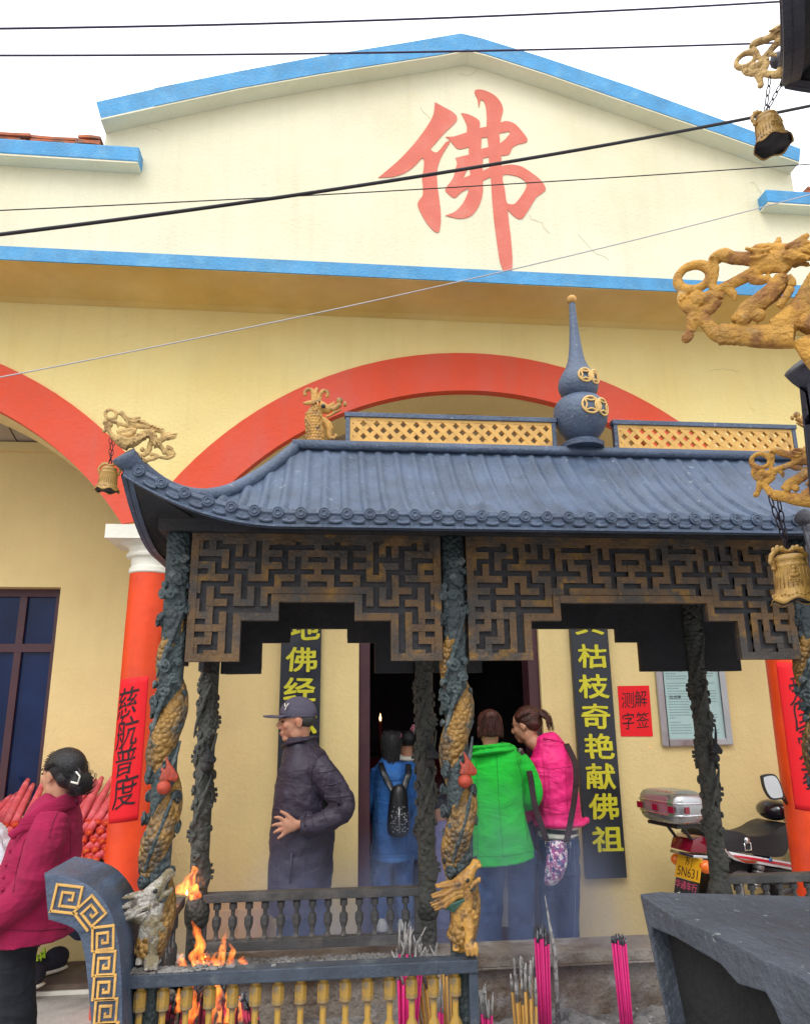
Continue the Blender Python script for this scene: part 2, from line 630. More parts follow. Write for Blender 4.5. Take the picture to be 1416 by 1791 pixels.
# outline of the front wall: arches below, stepped gable above
gx = [-1.442] + [x for x, z in bt if -1.43 < x < 3.15] + [3.165]
pts_top = [(9.0, PR[2] - .02), (3.165, PR[2] - .02)] + [(x, interp(x, bt) + .03) for x in reversed(gx)] + [(-1.442, PL[2] - .02), (-9, PL[2] - .02)]
wall = [(-9, ZS), (CX[0] - .3, ZS)] + low + [(CX[-1] + .3, ZS), (9, ZS)] + pts_top
ZCUT = 4.10
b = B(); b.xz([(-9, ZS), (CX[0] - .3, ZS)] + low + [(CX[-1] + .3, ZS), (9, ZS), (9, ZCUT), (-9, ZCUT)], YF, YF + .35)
b.build('front_wall', M_WALL_SHADE, hall)
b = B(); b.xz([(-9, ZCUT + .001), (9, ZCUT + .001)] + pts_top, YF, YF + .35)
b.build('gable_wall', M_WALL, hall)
# wall below the eave: same stucco, the overhang's shade painted in as yellow; the arch bands stand 15 mm proud
for a, c in zip(CX[:-1], CX[1:]):
    xm = (a + c) / 2
    inn = arc(xm, ARC_R - .004, ZS + .004, 40)
    out = arc(xm, ARC_R + .244, ZS + .03, 40)
    ring = inn + [p for p in reversed(out)]
    # neighbouring bands meet over the column
    ring = [(min(max(x, a + .002), c - .002), z) for x, z in ring]
    b = B(); b.xz(ring, YF - .015, YF + .05)
    b.build('arch_band', M_ARCH, hall)
    # tan lining of the arch
    inn2 = arc(xm, ARC_R - .006, ZS + .001, 40)
    inn3 = arc(xm, ARC_R + .01, ZS + .001, 40)
    b = B(); b.xz(inn2 + list(reversed(inn3)), YF + .052, YF + .36)
    b.build('arch_lining', M_WALL_IN, hall)
# columns
for x in CX:
    b = B(); b.lathe((x, YF + .15, 0), [(.125, FLOOR), (.125, FLOOR + .05), (.114, FLOOR + .07), (.114, 1.45), (.108, 2.445)], 40)
    c = sharp(b.build('column', M_COLUMN, hall))
    b = B(); b.lathe((x, YF + .15, 0), [(.108, 2.446), (.114, 2.452), (.114, 2.478), (.104, 2.487), (.109, 2.530), (.131, 2.538), (.135, 2.550), (.129, 2.560), (.12, 2.571), (.124, 2.592), (.16, 2.614), (.175, 2.618)], 40)
    b.bx(x - .214, x + .214, YF - .03, YF + .33, 2.619, ZS - .001)
    sharp(b.build('capital', M_WHITE, c))
# eave slab with a shallow cove under it
b = B(); b.bx(-9, 9, 3.75, YF - .001, 4.062, 4.144)
b.build('eave_fascia', M_BLUE, hall)
b = B()
prof = [(3.756, 4.058), (4.02, 4.056), (4.11, 4.048), (4.148, 4.030), (4.148, 4.061), (3.756, 4.061)]
b.prism(prof, lambda y, z: (-9, y, z), lambda y, z: (9, y, z))
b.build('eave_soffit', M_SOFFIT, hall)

# sloping coping of the gable
for n, (i0, i1) in enumerate(((0, 1), (1, 11))):
    b = B()
    for i in range(i0, i1):
        q = [bt[i], bt[i + 1], tp[i + 1], tp[i]]
        yy = YC + (.006 if n == 0 else 0)
        b.xz(q, yy, YF + .55)
    b.build('gable_coping', M_BLUE, hall)
b = B()
for i in range(11):
    q = [(bt[i][0], bt[i][1] - .012), (bt[i + 1][0], bt[i + 1][1] - .012), (bt[i + 1][0], bt[i + 1][1] - .001), (bt[i][0], bt[i][1] - .001)]
    b.xz(q, YC + .004, YF - .001)
b.build('coping_soffit', M_WALL, hall)
# lower parapets left and right with blue coping
for x0, x1, z0, z1 in ((-9, PL[0], PL[1], PL[2]), (PR[0], 9, PR[1], PR[2])):
    b = B(); b.bx(x0, x1, 4.05, YF + .40, z0 + .012, z1)
    b.build('parapet_coping', M_BLUE, hall, bevel=.008)
    b = B(); b.bx(x0 + .003, x1 - .003, 4.054, YF - .001, z0, z0 + .011)
    b.build('parapet_soffit', M_WALL, hall)
# terracotta roof tiles showing over the parapets
rnd = random.Random(3)
for x0, x1, zt, yy in ((-4.2, -1.46, PL[2] + .0, 4.27), (3.24, 6.5, PR[2], 4.27)):
    b = B()
    x = x0
    while x < x1 - .02:
        n = rnd.choice((2, 3, 3)) if x < -1.72 else 4
        if x > 3:
            n = 3
        for k in range(n):
            wd = .27 + rnd.uniform(-.03, .03)
            zz = zt + .040 + k * .025 + rnd.uniform(-.003, .003)
            xs = x + rnd.uniform(-.012, .012)
            wd = min(wd, x1 - xs)
            arcp = [(xs + wd * i / 8, zz + .007 * math.sin(math.pi * i / 8) * (1 if k % 2 else -.6)) for i in range(9)]
            b.xz(arcp + [(p[0], p[1] - .018) for p in reversed(arcp)], yy - .16 + rnd.uniform(-.02, .02), yy + .5)
        x += .285 + (.02 if rnd.random() < .4 else 0)
    b.build('roof_tile_course', M_TILE, hall)
# roof body behind the gable
b = B(); b.xz([(-9, PL[2] - .1), (9, PR[2] - .1), (3.3, PR[2] - .05), (3.2, PR[2] + .1), (.86, 6.0), (-1.4, PL[2] + .1), (-1.5, PL[2] - .05)], YF + .36, 9)
b.build('roof', M_TILE, hall)

# ------------------------------------------------------------------ porch: ceiling, back wall, doorway, window
ZC = 3.47
b = B()
for i in range(60):
    X_ = -9 + i * .3; dz = .004 * (i % 2)
    b.prism([(YF + .352, ZC + .17 + dz), (YB - .004, ZC + dz), (YB - .004, ZC + .05), (YF + .352, ZC + .22)], lambda y, z, X_=X_: (X_, y, z), lambda y, z, X_=X_: (X_ + .292, y, z))
b.build('porch_ceiling', M_CEIL, hall)
b = B(); b.bx(-9, 9, YB - .05, YB - .005, ZC - .06, ZC - .002)
b.build('ceiling_moulding', M_WALL_IN, hall)
DX0, DX1, DZ = .214, 1.437, 2.55
WX1, WX0, WZ0, WZ1 = -1.728, -3.1, 1.09, 2.492
b = B()
b.xz([(-9, FLOOR), (DX0, FLOOR), (DX0, DZ), (DX1, DZ), (DX1, FLOOR), (9, FLOOR), (9, ZC - .001), (-9, ZC - .001)], YB, YB + .24,
     holes=[[(WX0, WZ0), (WX1, WZ0), (WX1, WZ1), (WX0, WZ1)]])
b.build('back_wall', M_WALL_IN, hall)
# door frame (leaves open inward)
df = B()
df.bx(DX0 + .001, DX0 + .075, YB + .03, YB + .20, FLOOR + .001, DZ - .001)
df.bx(DX1 - .075, DX1 - .001, YB + .03, YB + .20, FLOOR + .001, DZ - .001)
df.bx(DX0 + .076, DX1 - .076, YB + .03, YB + .20, DZ - .09, DZ - .001)
df.bx(DX0 + .076, DX1 - .076, YB + .03, YB + .20, FLOOR + .001, FLOOR + .07)
dfo = df.build('door_frame', M_MAROON, hall, bevel=.006)
# window
wf = B()
wf.bx(WX0, WX1 - .001, YB + .09, YB + .15, WZ1 - .05, WZ1 - .001)
wf.bx(WX0, WX1 - .001, YB + .09, YB + .15, 2.082, 2.135)
wf.bx(WX0, WX1 - .001, YB + .09, YB + .15, WZ0 + .001, WZ0 + .08)
for x in (WX1 - .03, -1.985, -2.25, -2.52, WX0 + .03):
    wf.bx(x - .022, x + .022, YB + .092, YB + .148, WZ0 + .002, WZ1 - .051)
wo = wf.build('window', M_MAROON, hall)
b = B(); b.bx(WX0, WX1, YB + .115, YB + .122, WZ0 + .003, WZ1 - .003)
b.build('window_pane', M_GLASS, wo)
b = B(); b.bx(WX0, WX1 + .04, YB - .03, YB - .001, WZ0 - .05, WZ0)
b.build('sill', M_STEP, wo)
# the dim hall behind the doorway
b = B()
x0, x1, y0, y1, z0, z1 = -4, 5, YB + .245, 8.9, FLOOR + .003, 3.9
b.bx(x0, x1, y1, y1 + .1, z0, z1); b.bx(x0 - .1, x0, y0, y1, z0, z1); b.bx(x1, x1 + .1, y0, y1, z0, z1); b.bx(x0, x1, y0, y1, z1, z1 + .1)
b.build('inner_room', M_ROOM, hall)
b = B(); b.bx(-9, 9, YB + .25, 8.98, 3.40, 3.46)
b.build('inner_ceiling', M_ROOM, hall)
# side walls closing the porch far left and right
b = B(); b.bx(-9, -8.8, YF + .36, YB - .001, FLOOR, ZC - .1); b.bx(8.8, 9, YF + .36, YB - .001, FLOOR, ZC - .1)
b.build('porch_end_wall', M_WALL_IN, hall)

# ------------------------------------------------------------------ the painted character on the gable
FO = [
    # left radical: falling stroke with upright
    smoothpoly([(488, 172, 1), (560, 212), (628, 250), (659, 292), (640, 335), (560, 410), (500, 480), (456, 532), (478, 556), (502, 560), (530, 535), (575, 480), (604, 478), (560, 552), (530, 610), (508, 680), (503, 740), (508, 830), (518, 900),
                (530, 1000), (533, 1090), (524, 1160), (508, 1180), (470, 1160), (420, 1100), (375, 1020), (355, 965), (366, 930), (392, 895), (396, 830), (390, 760), (404, 660), (392, 604), (330, 665), (260, 715), (170, 748), (50, 756, 1), (130, 690), (230, 600), (330, 490), (420, 370), (475, 270)], 4),
    # right part: small stroke left of the crossing
    smoothpoly([(690, 256, 1), (740, 264), (800, 292), (834, 322), (832, 372, 1), (888, 362, 1), (888, 270), (876, 185), (845, 153), (826, 213, 1), (818, 150), (794, 96), (810, 75), (870, 80), (950, 120), (1000, 180), (1014, 235), (1000, 290), (994, 330, 1), (1040, 318), (1100, 336), (1150, 385), (1190, 435), (1203, 465), (1185, 485),
                (1130, 498), (1085, 525), (1060, 575), (1000, 585, 1), (1002, 665, 1), (1080, 655), (1160, 672), (1240, 722), (1310, 780), (1344, 840), (1325, 868), (1270, 910), (1220, 990), (1170, 1065), (1140, 1075), (1100, 1055), (1050, 1005, 1), (1058, 1090), (1072, 1200), (1086, 1370), (1084, 1476, 1), (1016, 1474, 1), (990, 1400), (970, 1270), (945, 1080), (930, 900), (920, 750, 1), (858, 778, 1), (858, 860), (838, 950), (790, 1030), (735, 1065), (670, 1072), (610, 1060), (570, 1048, 1), (640, 1020), (700, 960), (740, 880), (748, 838, 1), (690, 870), (640, 912), (590, 880), (568, 845), (600, 800), (632, 750), (646, 690), (660, 645), (648, 602, 1), (752, 578, 1), (750, 518, 1), (672, 535), (630, 500), (600, 462), (572, 440, 1), (640, 436), (735, 405, 1), (735, 350), (710, 295)], 3),
]
FH = [
    [(848, 448), (894, 442), (902, 520), (844, 534)],
    [(985, 412), (1060, 398), (1070, 412), (1030, 460), (990, 492)],
    [(858, 606), (905, 594), (910, 680), (856, 702)],
    [(752, 672), (764, 735), (706, 760), (728, 710)],
    smoothpoly([(1010, 742), (1070, 734), (1140, 752), (1194, 795), (1185, 850), (1150, 905), (1108, 955), (1075, 962), (1042, 945), (1028, 850)], 3),
]


def foP(p):
    q = at(650 + p[0] / 4.425, 140 + p[1] / 4.425, YF - .003)
    return (q.x, q.z)


b = B()
b.xz([foP(p) for p in FO[0]], YF - .005, YF - .0005)
b.xz([foP(p) for p in FO[1]], YF - .005, YF - .0005, holes=[[foP(p) for p in h] for h in FH])
b.build('painted_character', M_CHAR, hall)
# hairline cracks in the plaster
rnd = random.Random(5)
b = B()
for sx, sy, dx, dy, n in ((1010, 410, 6, 5, 9), (925, 375, 5, 5, 8), (800, 130, 6, -2, 7), (735, 185, 5, 6, 5), (1310, 320, 4, 3, 7), (255, 220, 8, 1, 5), (985, 560, 7, 2, 8), (1240, 650, 8, 0, 8), (1310, 712, 3, 0, 5)):
    P = []
    x, y = sx, sy
    for i in range(n):
        P.append(at(x, y, YF - .001))
        x += dx + rnd.uniform(-3, 3)
        y += dy + rnd.uniform(-4, 4)
    b.tube(P, .0010, 4)
b.build('plaster_cracks', pm('crack', (.52, .47, .34), .9, .2, 5, 0), hall)
# ------------------------------------------------------------------ incense burner pavilion
BX = [-.402, .347, 1.369, 2.118]
BF, BK = 2.05, 2.72
burner = thing('incense_burner', 'blue grey cast iron pavilion incense burner with dragon posts and fretwork', 'incense burner', (.858, 2.385, .0))
YR = 2.385
ZE, ZR = 2.188, 2.545


def make_roof(parent, cen, hw, hd, rw, ze, zr, lift, rot, mats, pitch=.058, name='roof', flare=.40, power=1.75, ridge_drop=.0, roll=.0145, hipr=1., ends=True):
    """hipped roof with sagging slopes, tile rolls, upturned corners; cen = plan centre; hw, hd half eave sizes; rw half ridge"""
    ca, sa = math.cos(rot), math.sin(rot)

    def Wp(x, y, z):
        return Vector((cen[0] + x * ca - y * sa, cen[1] + x * sa + y * ca, z))

    def zed(x, y, t):
        d = math.hypot(hw - abs(x), hd - abs(y))
        up = max(0, 1 - d / flare)
        return ze + (zr - ze) * max(0, 1 - t) ** power + lift * up ** 2
    b = B()
    NT = 22
    for sgn in (-1, 1):                  # long slopes
        n = int(2 * hw / pitch) * 8
        cols = []
        for i in range(n + 1):
            x = -hw + 2 * hw * i / n
            t0 = max(0, (abs(x) - rw) / (hw - rw))
            ph = (x / pitch + .5) % 1 - .5
            bump_ = roll * math.sqrt(max(0, 1 - (ph / .20) ** 2))
            col = []
            for j in range(NT + 1):
                t = t0 + (1 - t0) * j / NT
                y = sgn * hd * t
                xx = x
                col.append(Wp(xx, y, zed(xx, y, t) + bump_ * min(1, (t - t0) * 12 + .25)))
            cols.append(col)
        vs = [p for c in cols for p in c]
        fs = [(i * (NT + 1) + j, (i + 1) * (NT + 1) + j, (i + 1) * (NT + 1) + j + 1, i * (NT + 1) + j + 1) for i in range(n) for j in range(NT)]
        b.add(vs, fs)
    for sgn in (-1, 1):                  # hip ends
        n = int(2 * hd / pitch) * 8
        cols = []
        for i in range(n + 1):
            y = -hd + 2 * hd * i / n
            t0 = abs(y) / hd
            ph = (y / pitch + .5) % 1 - .5
            bump_ = roll * math.sqrt(max(0, 1 - (ph / .20) ** 2))
            col = []
            for j in range(NT + 1):
                t = t0 + (1 - t0) * j / NT
                x = sgn * (rw + (hw - rw) * t)
                col.append(Wp(x, y, zed(x, y, t) + bump_ * min(1, (t - t0) * 12 + .1)))
            cols.append(col)
        vs = [p for c in cols for p in c]
        fs = [(i * (NT + 1) + j, (i + 1) * (NT + 1) + j, (i + 1) * (NT + 1) + j + 1, i * (NT + 1) + j + 1) for i in range(n) for j in range(NT)]
        b.add(vs, fs)
    o = b.build(name, mats[0], parent, smooth=True)
    sharp(o, 50)

    # hip ridges
    b = B()
    for sx in (-1, 1):
        for sy in (-1, 1):
            P = [Wp(sx * (rw + (hw - rw) * t), sy * hd * t, zed(sx * (rw + (hw - rw) * t), sy * hd * t, t) + .010) for t in [i / 24 for i in range(25)]]
            P.append(Wp(sx * (hw + .004), sy * (hd + .004), zed(hw, hd, 1) + .016))
            b.tube(P, [(.020 + .012 * (i / 25) ** 3) * hipr for i in range(26)], 10)
    if rw > .05:
        b.box(Wp(0, 0, zr + .008), (2 * rw + .03, .05, .028), Matrix.Rotation(rot, 3, 'Z'))
    b.build('hip_ridge', mats[0], o, smooth=True)
    # eave edge: moulded band, scalloped drips, round tile ends
    e = B(); sf = B()
    for axis in (0, 1):
        h, k = (hw, hd) if axis == 0 else (hd, hw)
        for sgn in (-1, 1):
            def E(q, out, z):
                d = max(0, 1 - (h - abs(q)) / flare) ** 2 * lift
                return Wp(q, sgn * (k + out), ze + z + d) if axis == 0 else Wp(sgn * (k + out), q, ze + z + d)
            n = max(24, int(2 * h / .02))
            qs = [-h + 2 * h * i / n for i in range(n + 1)]
            prof = [(-.012, .006), (.004, .006), (.006, -.004), (.002, -.010), (.002, -.030), (.006, -.034), (.006, -.040), (-.02, -.040)]
            vs = [E(q * (1 + .006 * 0), o_, z_) for q in qs for o_, z_ in prof]
            m = len(prof)
            e.add(vs, [(i * m + j, (i + 1) * m + j, (i + 1) * m + j + 1, i * m + j + 1) for i in range(n) for j in range(m - 1)])
            # underside back to the beam
            vs = []
            for q in qs:
                vs.append(E(q, -.005, -.0405))
                qq = q * (h - .13) / h
                vs.append(Wp(qq, sgn * (k - .15), ze + .015) if axis == 0 else Wp(sgn * (k - .15), qq, ze + .015))
            sf.add(vs, [(2 * i, 2 * i + 2, 2 * i + 3, 2 * i + 1) for i in range(n)])
            N = int(h / pitch)
            s_ = B()
            for i in range(-N, N + 1):
                q = i * pitch
                if abs(q) > h - .03 or not ends:
                    continue
                c = E(q, .004, -.004)
                dirv = (E(q, .1, 0) - E(q, 0, 0)).normalized()
                sd_ = Vector((-dirv.y, dirv.x, 0))
                for r0, r1, dd in ((.0150, .0150, .007), (.0085, .0060, .010), (.004, .004, .0075)):
                    pass
                rot3 = dirv.to_track_quat('Z', 'Y').to_matrix()
                prof2 = [(.0001, 0), (.0155, 0), (.0155, .006), (.0135, .008), (.0115, .0055), (.0095, .0055), (.0085, .009), (.006, .009), (.005, .0055), (.0001, .0065)]
                vs2 = []
                for r_, z_ in prof2:
                    for a in range(14):
                        vs2.append(c + rot3 @ Vector((r_ * math.cos(a * math.pi / 7), r_ * math.sin(a * math.pi / 7), z_)))
                s_.add(vs2, [(a + 14 * k_, (a + 1) % 14 + 14 * k_, (a + 1) % 14 + 14 * (k_ + 1), a + 14 * (k_ + 1)) for k_ in range(len(prof2) - 1) for a in range(14)])
                if i < N:   # drip tongue between the discs
                    P = [E(q + pitch * u, .0065, -.016 - .011 * math.sin(math.pi * u)) for u in [.22 + .56 * z / 6 for z in range(7)]]
                    s_.tube(P, .0042, 6)
            if ends:
                s_.build('tile_ends', mats[0], o, smooth=True)
    e.build('eave_edge', mats[0], o)
    sf.build('underside', mats[1], o)
    return o, Wp, zed


roof, WpR, zedR = make_roof(burner, (.858, 2.385), 1.372, .525, .966, ZE, ZR, .125, 0, (M_IRON, M_IRONDK))

# beams and fretwork panels
def clip_bar(p, q, inside):
    return p, q


def fret_panel(x0, x1, y, z0, z1, seed, outward, parent, mats, legw=.205, stepw=.145):
    """stepped frieze panel: frame along the outline, key pattern of raised bars inside, dark ground behind"""
    W_ = x1 - x0
    lx, sx = x0 + legw * W_, x0 + (legw + stepw) * W_
    rx, tx = x1 - legw * W_, x1 - (legw + stepw) * W_
    za, zb = z0 + .107, z0 + .157
    outl = [(x0, z0), (lx, z0), (lx, za), (sx, za), (sx, zb), (tx, zb), (tx, za), (rx, za), (rx, z0), (x1, z0), (x1, z1), (x0, z1)]
    f = -outward
    b = B(); b.xz(outl, y, y + f * .016)
    pan = b.build('fret_panel', mats[1], parent)
    # frame strip
    t = .020
    fr = B()
    yo0, yo1 = y + outward * .012, y + f * .004

    def bar(a0, b0, c0, d0, k=0):
        fr.bx(a0, b0, yo0 + outward * k * .0012, yo1, c0, d0)
    bar(x0, x0 + t, z0, z1); bar(x1 - t, x1, z0, z1, 0)
    bar(x0 + t, lx, z0, z0 + t, 1); bar(rx, x1 - t, z0, z0 + t, 1)
    bar(lx - t, lx, z0 + t, za + t, 0); bar(rx, rx + t, z0 + t, za + t, 0)
    bar(lx, sx, za, za + t, 1); bar(tx, rx, za, za + t, 1)
    bar(sx - t, sx, za + t, zb + t, 0); bar(tx, tx + t, za + t, zb + t, 0)
    bar(sx, tx, zb, zb + t, 1)
    bar(x0 + t, x1 - t, z1 - t, z1, 1)
    fr.build('fret_frame', mats[0], pan, bevel=.002)

    # key pattern on a lattice: a mirrored spanning tree
    g_ = .0335
    n = int((W_ / 2 - t) / g_)
    gx_ = (W_ - 2 * t) / (2 * n)
    m = int((z1 - z0 - 2 * t) / g_)
    gz_ = (z1 - z0 - 2 * t) / m
    rn = random.Random(seed)

    def ok(i, j):
        x = x0 + t + i * gx_
        z = z0 + t + j * gz_
        if x < lx - t:
            return True
        if x < sx - t:
            return z > za + t
        return z > zb + t * 1.2
    nodes = {(i, j) for i in range(0, n + 1) for j in range(0, m + 1) if ok(i, j)}
    seen, edges = set(), []
    for st in sorted(nodes):
        if st in seen:
            continue
        stack = [(st, None)]
        seen.add(st)
        while stack:
            (c, pd) = stack[-1]
            opts = [(dx, dz) for dx, dz in ((1, 0), (-1, 0), (0, 1), (0, -1)) if (c[0] + dx, c[1] + dz) in nodes and (c[0] + dx, c[1] + dz) not in seen]
            if not opts or rn.random() < .28 and len(stack) > 2:
                stack.pop()
                continue
            turn = [o for o in opts if o != pd]
            d = rn.choice(turn if turn and rn.random() < .72 else opts)
            nx_ = (c[0] + d[0], c[1] + d[1])
            seen.add(nx_)
            edges.append((c, nx_))
            stack.append((nx_, d))
    k = B()
    hw_ = .0094
    for (i, j), (i2, j2) in edges:
        for mir in (0, 1):
            xa, xb = sorted((x0 + t + i * gx_, x0 + t + i2 * gx_))
            zc, zd = sorted((z0 + t + j * gz_, z0 + t + j2 * gz_))
            if mir:
                xa, xb = x0 + x1 - xb, x0 + x1 - xa
            hor = j == j2
            k.bx(max(x0 + .003, xa - hw_), min(x1 - .003, xb + hw_), y + outward * (.0095 + rn.uniform(-.0012, .0012)), y + f * .003, max(z0 + .003, zc - hw_), min(z1 - .003, zd + hw_))
    k.build('key_pattern', mats[0], pan)
    return pan


PZ0, PZ1 = 1.825, 2.168
for y, outw in ((BF - .012, -1), (BK + .012, 1)):
    for i in range(3):
        fret_panel(BX[i] + .036, BX[i + 1] - .036, y, PZ0, PZ1, 21 + i % 2 * 5, outw, burner, (M_FRET, M_IRONDK), *( (.205, .145) if i != 1 else (.185, .09)))
for x, outw in ((BX[0], -1), (BX[3], 1)):     # plain stepped panels at the two ends
    b = B()
    y0, y1 = BF + .04, BK - .04
    b.prism([(y0, PZ0), (y0 + .16, PZ0), (y0 + .16, PZ0 + .1), (y0 + .25, PZ0 + .1), (y0 + .25, PZ0 + .16), (y1 - .25, PZ0 + .16), (y1 - .25, PZ0 + .1), (y1 - .16, PZ0 + .1), (y1 - .16, PZ0), (y1, PZ0), (y1, PZ1), (y0, PZ1)],
            lambda y, z: (x - .008, y, z), lambda y, z: (x + .008, y, z))
    b.build('fret_panel', M_IRONDK, burner)
b = B()
b.bx(BX[0] - .05, BX[3] + .05, BF - .05, BF + .03, PZ1 + .001, PZ1 + .035)
b.bx(BX[0] - .05, BX[3] + .05, BK - .03, BK + .05, PZ1 + .001, PZ1 + .035)
b.bx(BX[0] - .05, BX[0] + .03, BF + .031, BK - .031, PZ1 + .001, PZ1 + .035)
b.bx(BX[3] - .03, BX[3] + .05, BF + .031, BK - .031, PZ1 + .001, PZ1 + .035)
b.build('eave_beam', M_IRONDK, burner)
b = B(); b.bx(BX[0] - .05, BX[3] + .05, BF - .05, BK + .05, PZ1 + .036, PZ1 + .05)
b.build('ceiling_plate', M_IRONDK, burner)


# ---- dragon posts
def helix(cx, cy, z0, z1, r, turns, ph, n=70):
    return [Vector((cx + r * math.cos(ph + turns * 2 * math.pi * i / n), cy + r * math.sin(ph + turns * 2 * math.pi * i / n), z0 + (z1 - z0) * i / n)) for i in range(n + 1)]


def spiral_cloud(b, c, rad, tang, up, nrm, turn=1):
    """curled cloud scroll lying on the post"""
    P, Rr = [], []
    for i in range(22):
        a = i / 21 * 2 * math.pi * 1.6
        r = rad * (1 - i / 24)
        P.append(c + tang * (r * math.cos(a) * turn) + up * (r * math.sin(a)) + nrm * (.001 + .005 * i / 21))
        Rr.append(.0046 * (1 - .30 * i / 21))
    b.tube(P, Rr, 7)
    b.ell(c - nrm * rad * .62, (rad * .8, rad * .8, rad * .8), 8, 6)


def post_meshes(front):
    """a dragon winding down an iron post, foot at the origin, 1.22 m tall from rim to beam"""
    H = PZ1 - .945
    res = {}
    core = B()
    core.tube([(0, 0, -.25), (0, 0, .0), (0, 0, H * .5), (0, 0, H * .85), (0, 0, H)], [.030, .030, .030, .033, .035], 16)
    if not front:
        core.lathe((0, 0, 0), [(.028, .08), (.038, .10), (.041, .13), (.036, .16), (.028, .17)], 16)
    res['core'] = core
    body = B()
    P = helix(0, 0, .20, H * .87, .0135, 3.6, -2.2 if front else -1.0, 110)
    fat = 1. if front else .74
    body.tube(P, [(.012 + .0205 * min(1, (110 - i) / 34)) * fat * (1.1 if front else 1) for i in range(111)], 12)
    # crest running along the back
    for i in range(4, 106, 2):
        p = P[i]
        n = Vector((p.x, p.y, 0)).normalized()
        body.ell(p + n * .031 * min(1, (110 - i) / 34), (.005, .005, .009), 6, 4)
    res['dragon'] = body
    cl = B()
    rn = random.Random(11)
    for z, a in ((.30, -1.9), (.33, -1.1), (.36, -2.4), (.55, -.4), (.60, -2.7), (.68, -2.2), (.72, -.9), (.78, -2.5), (.81, -1.7), (.84, -1.2), (.87, -1.8), (.99, -2.7), (1.02, -.6), (1.06, -1.7), (1.105, -1.5), (1.15, -1.6), (1.06, -2.4), (.48, -.2), (.50, -2.9),
                 (.45, 1.2), (.65, 1.6), (.9, 1.4), (1.05, 2.0), (.8, 2.4), (.32, 1.6), (.55, 2.6)):
        n = Vector((math.cos(a), math.sin(a), 0))
        t = Vector((-n.y, n.x, 0))
        spiral_cloud(cl, n * (.0405 if front else .032) + Vector((0, 0, z * H / 1.23)), rn.uniform(.014, .021), t, Vector((0, 0, 1)), n, rn.choice((-1, 1)))
    for q in range(34):      # smaller scrolls all over
        a, z = rn.uniform(-3.3, .2), rn.uniform(.26, 1.16)
        n = Vector((math.cos(a), math.sin(a), 0))
        spiral_cloud(cl, n * (.038 if front else .031) + Vector((0, 0, z * H / 1.23)), rn.uniform(.008, .013), Vector((-n.y, n.x, 0)), Vector((0, 0, 1)), n, rn.choice((-1, 1)))
    # wisps
    for z, a in ((.60, -1.2), (.76, -2.0), (.47, -1.5), (.93, -1.6)):
        Q = [Vector((.043 * math.cos(a + .18 * k), .043 * math.sin(a + .18 * k), (z + .022 * k) * H / 1.23)) for k in range(-4, 5)]
        cl.tube(Q, [.003 + .004 * math.sin(math.pi * k / 8) for k in range(9)], 7)
    # fan of feathers near the top (tail brush)
    for k in range(-4, 5):
        a = -1.55 + k * .13
        Q = [Vector((.034 * math.cos(a * (1 - .0) + (.3 * k * .1) * (1 - u)), .034 * math.sin(a), (1.03 - .10 * u) * H / 1.23)) for u in (0, .25, .5, .75, 1)]
        cl.tube(Q, [.002, .004, .0045, .004, .002], 6)
    res['cloud'] = cl
    pe = B()
    pe.ell((.010, -.046, .575), .0175, 16, 10)
    res['pearl'] = pe
    fl = B()
    for dx, hgt, r in ((-.010, .036, .008), (.001, .060, .009), (.012, .042, .008), (.020, .026, .006)):
        Q = [Vector((.012 + dx + .006 * math.sin(u * 4), -.044, .59 + hgt * u)) for u in (0, .2, .4, .6, .8, 1)]
        fl.tube(Q, [r, r * 1.1, r, r * .75, r * .45, r * .1], 8)
    res['flame'] = fl
    return res


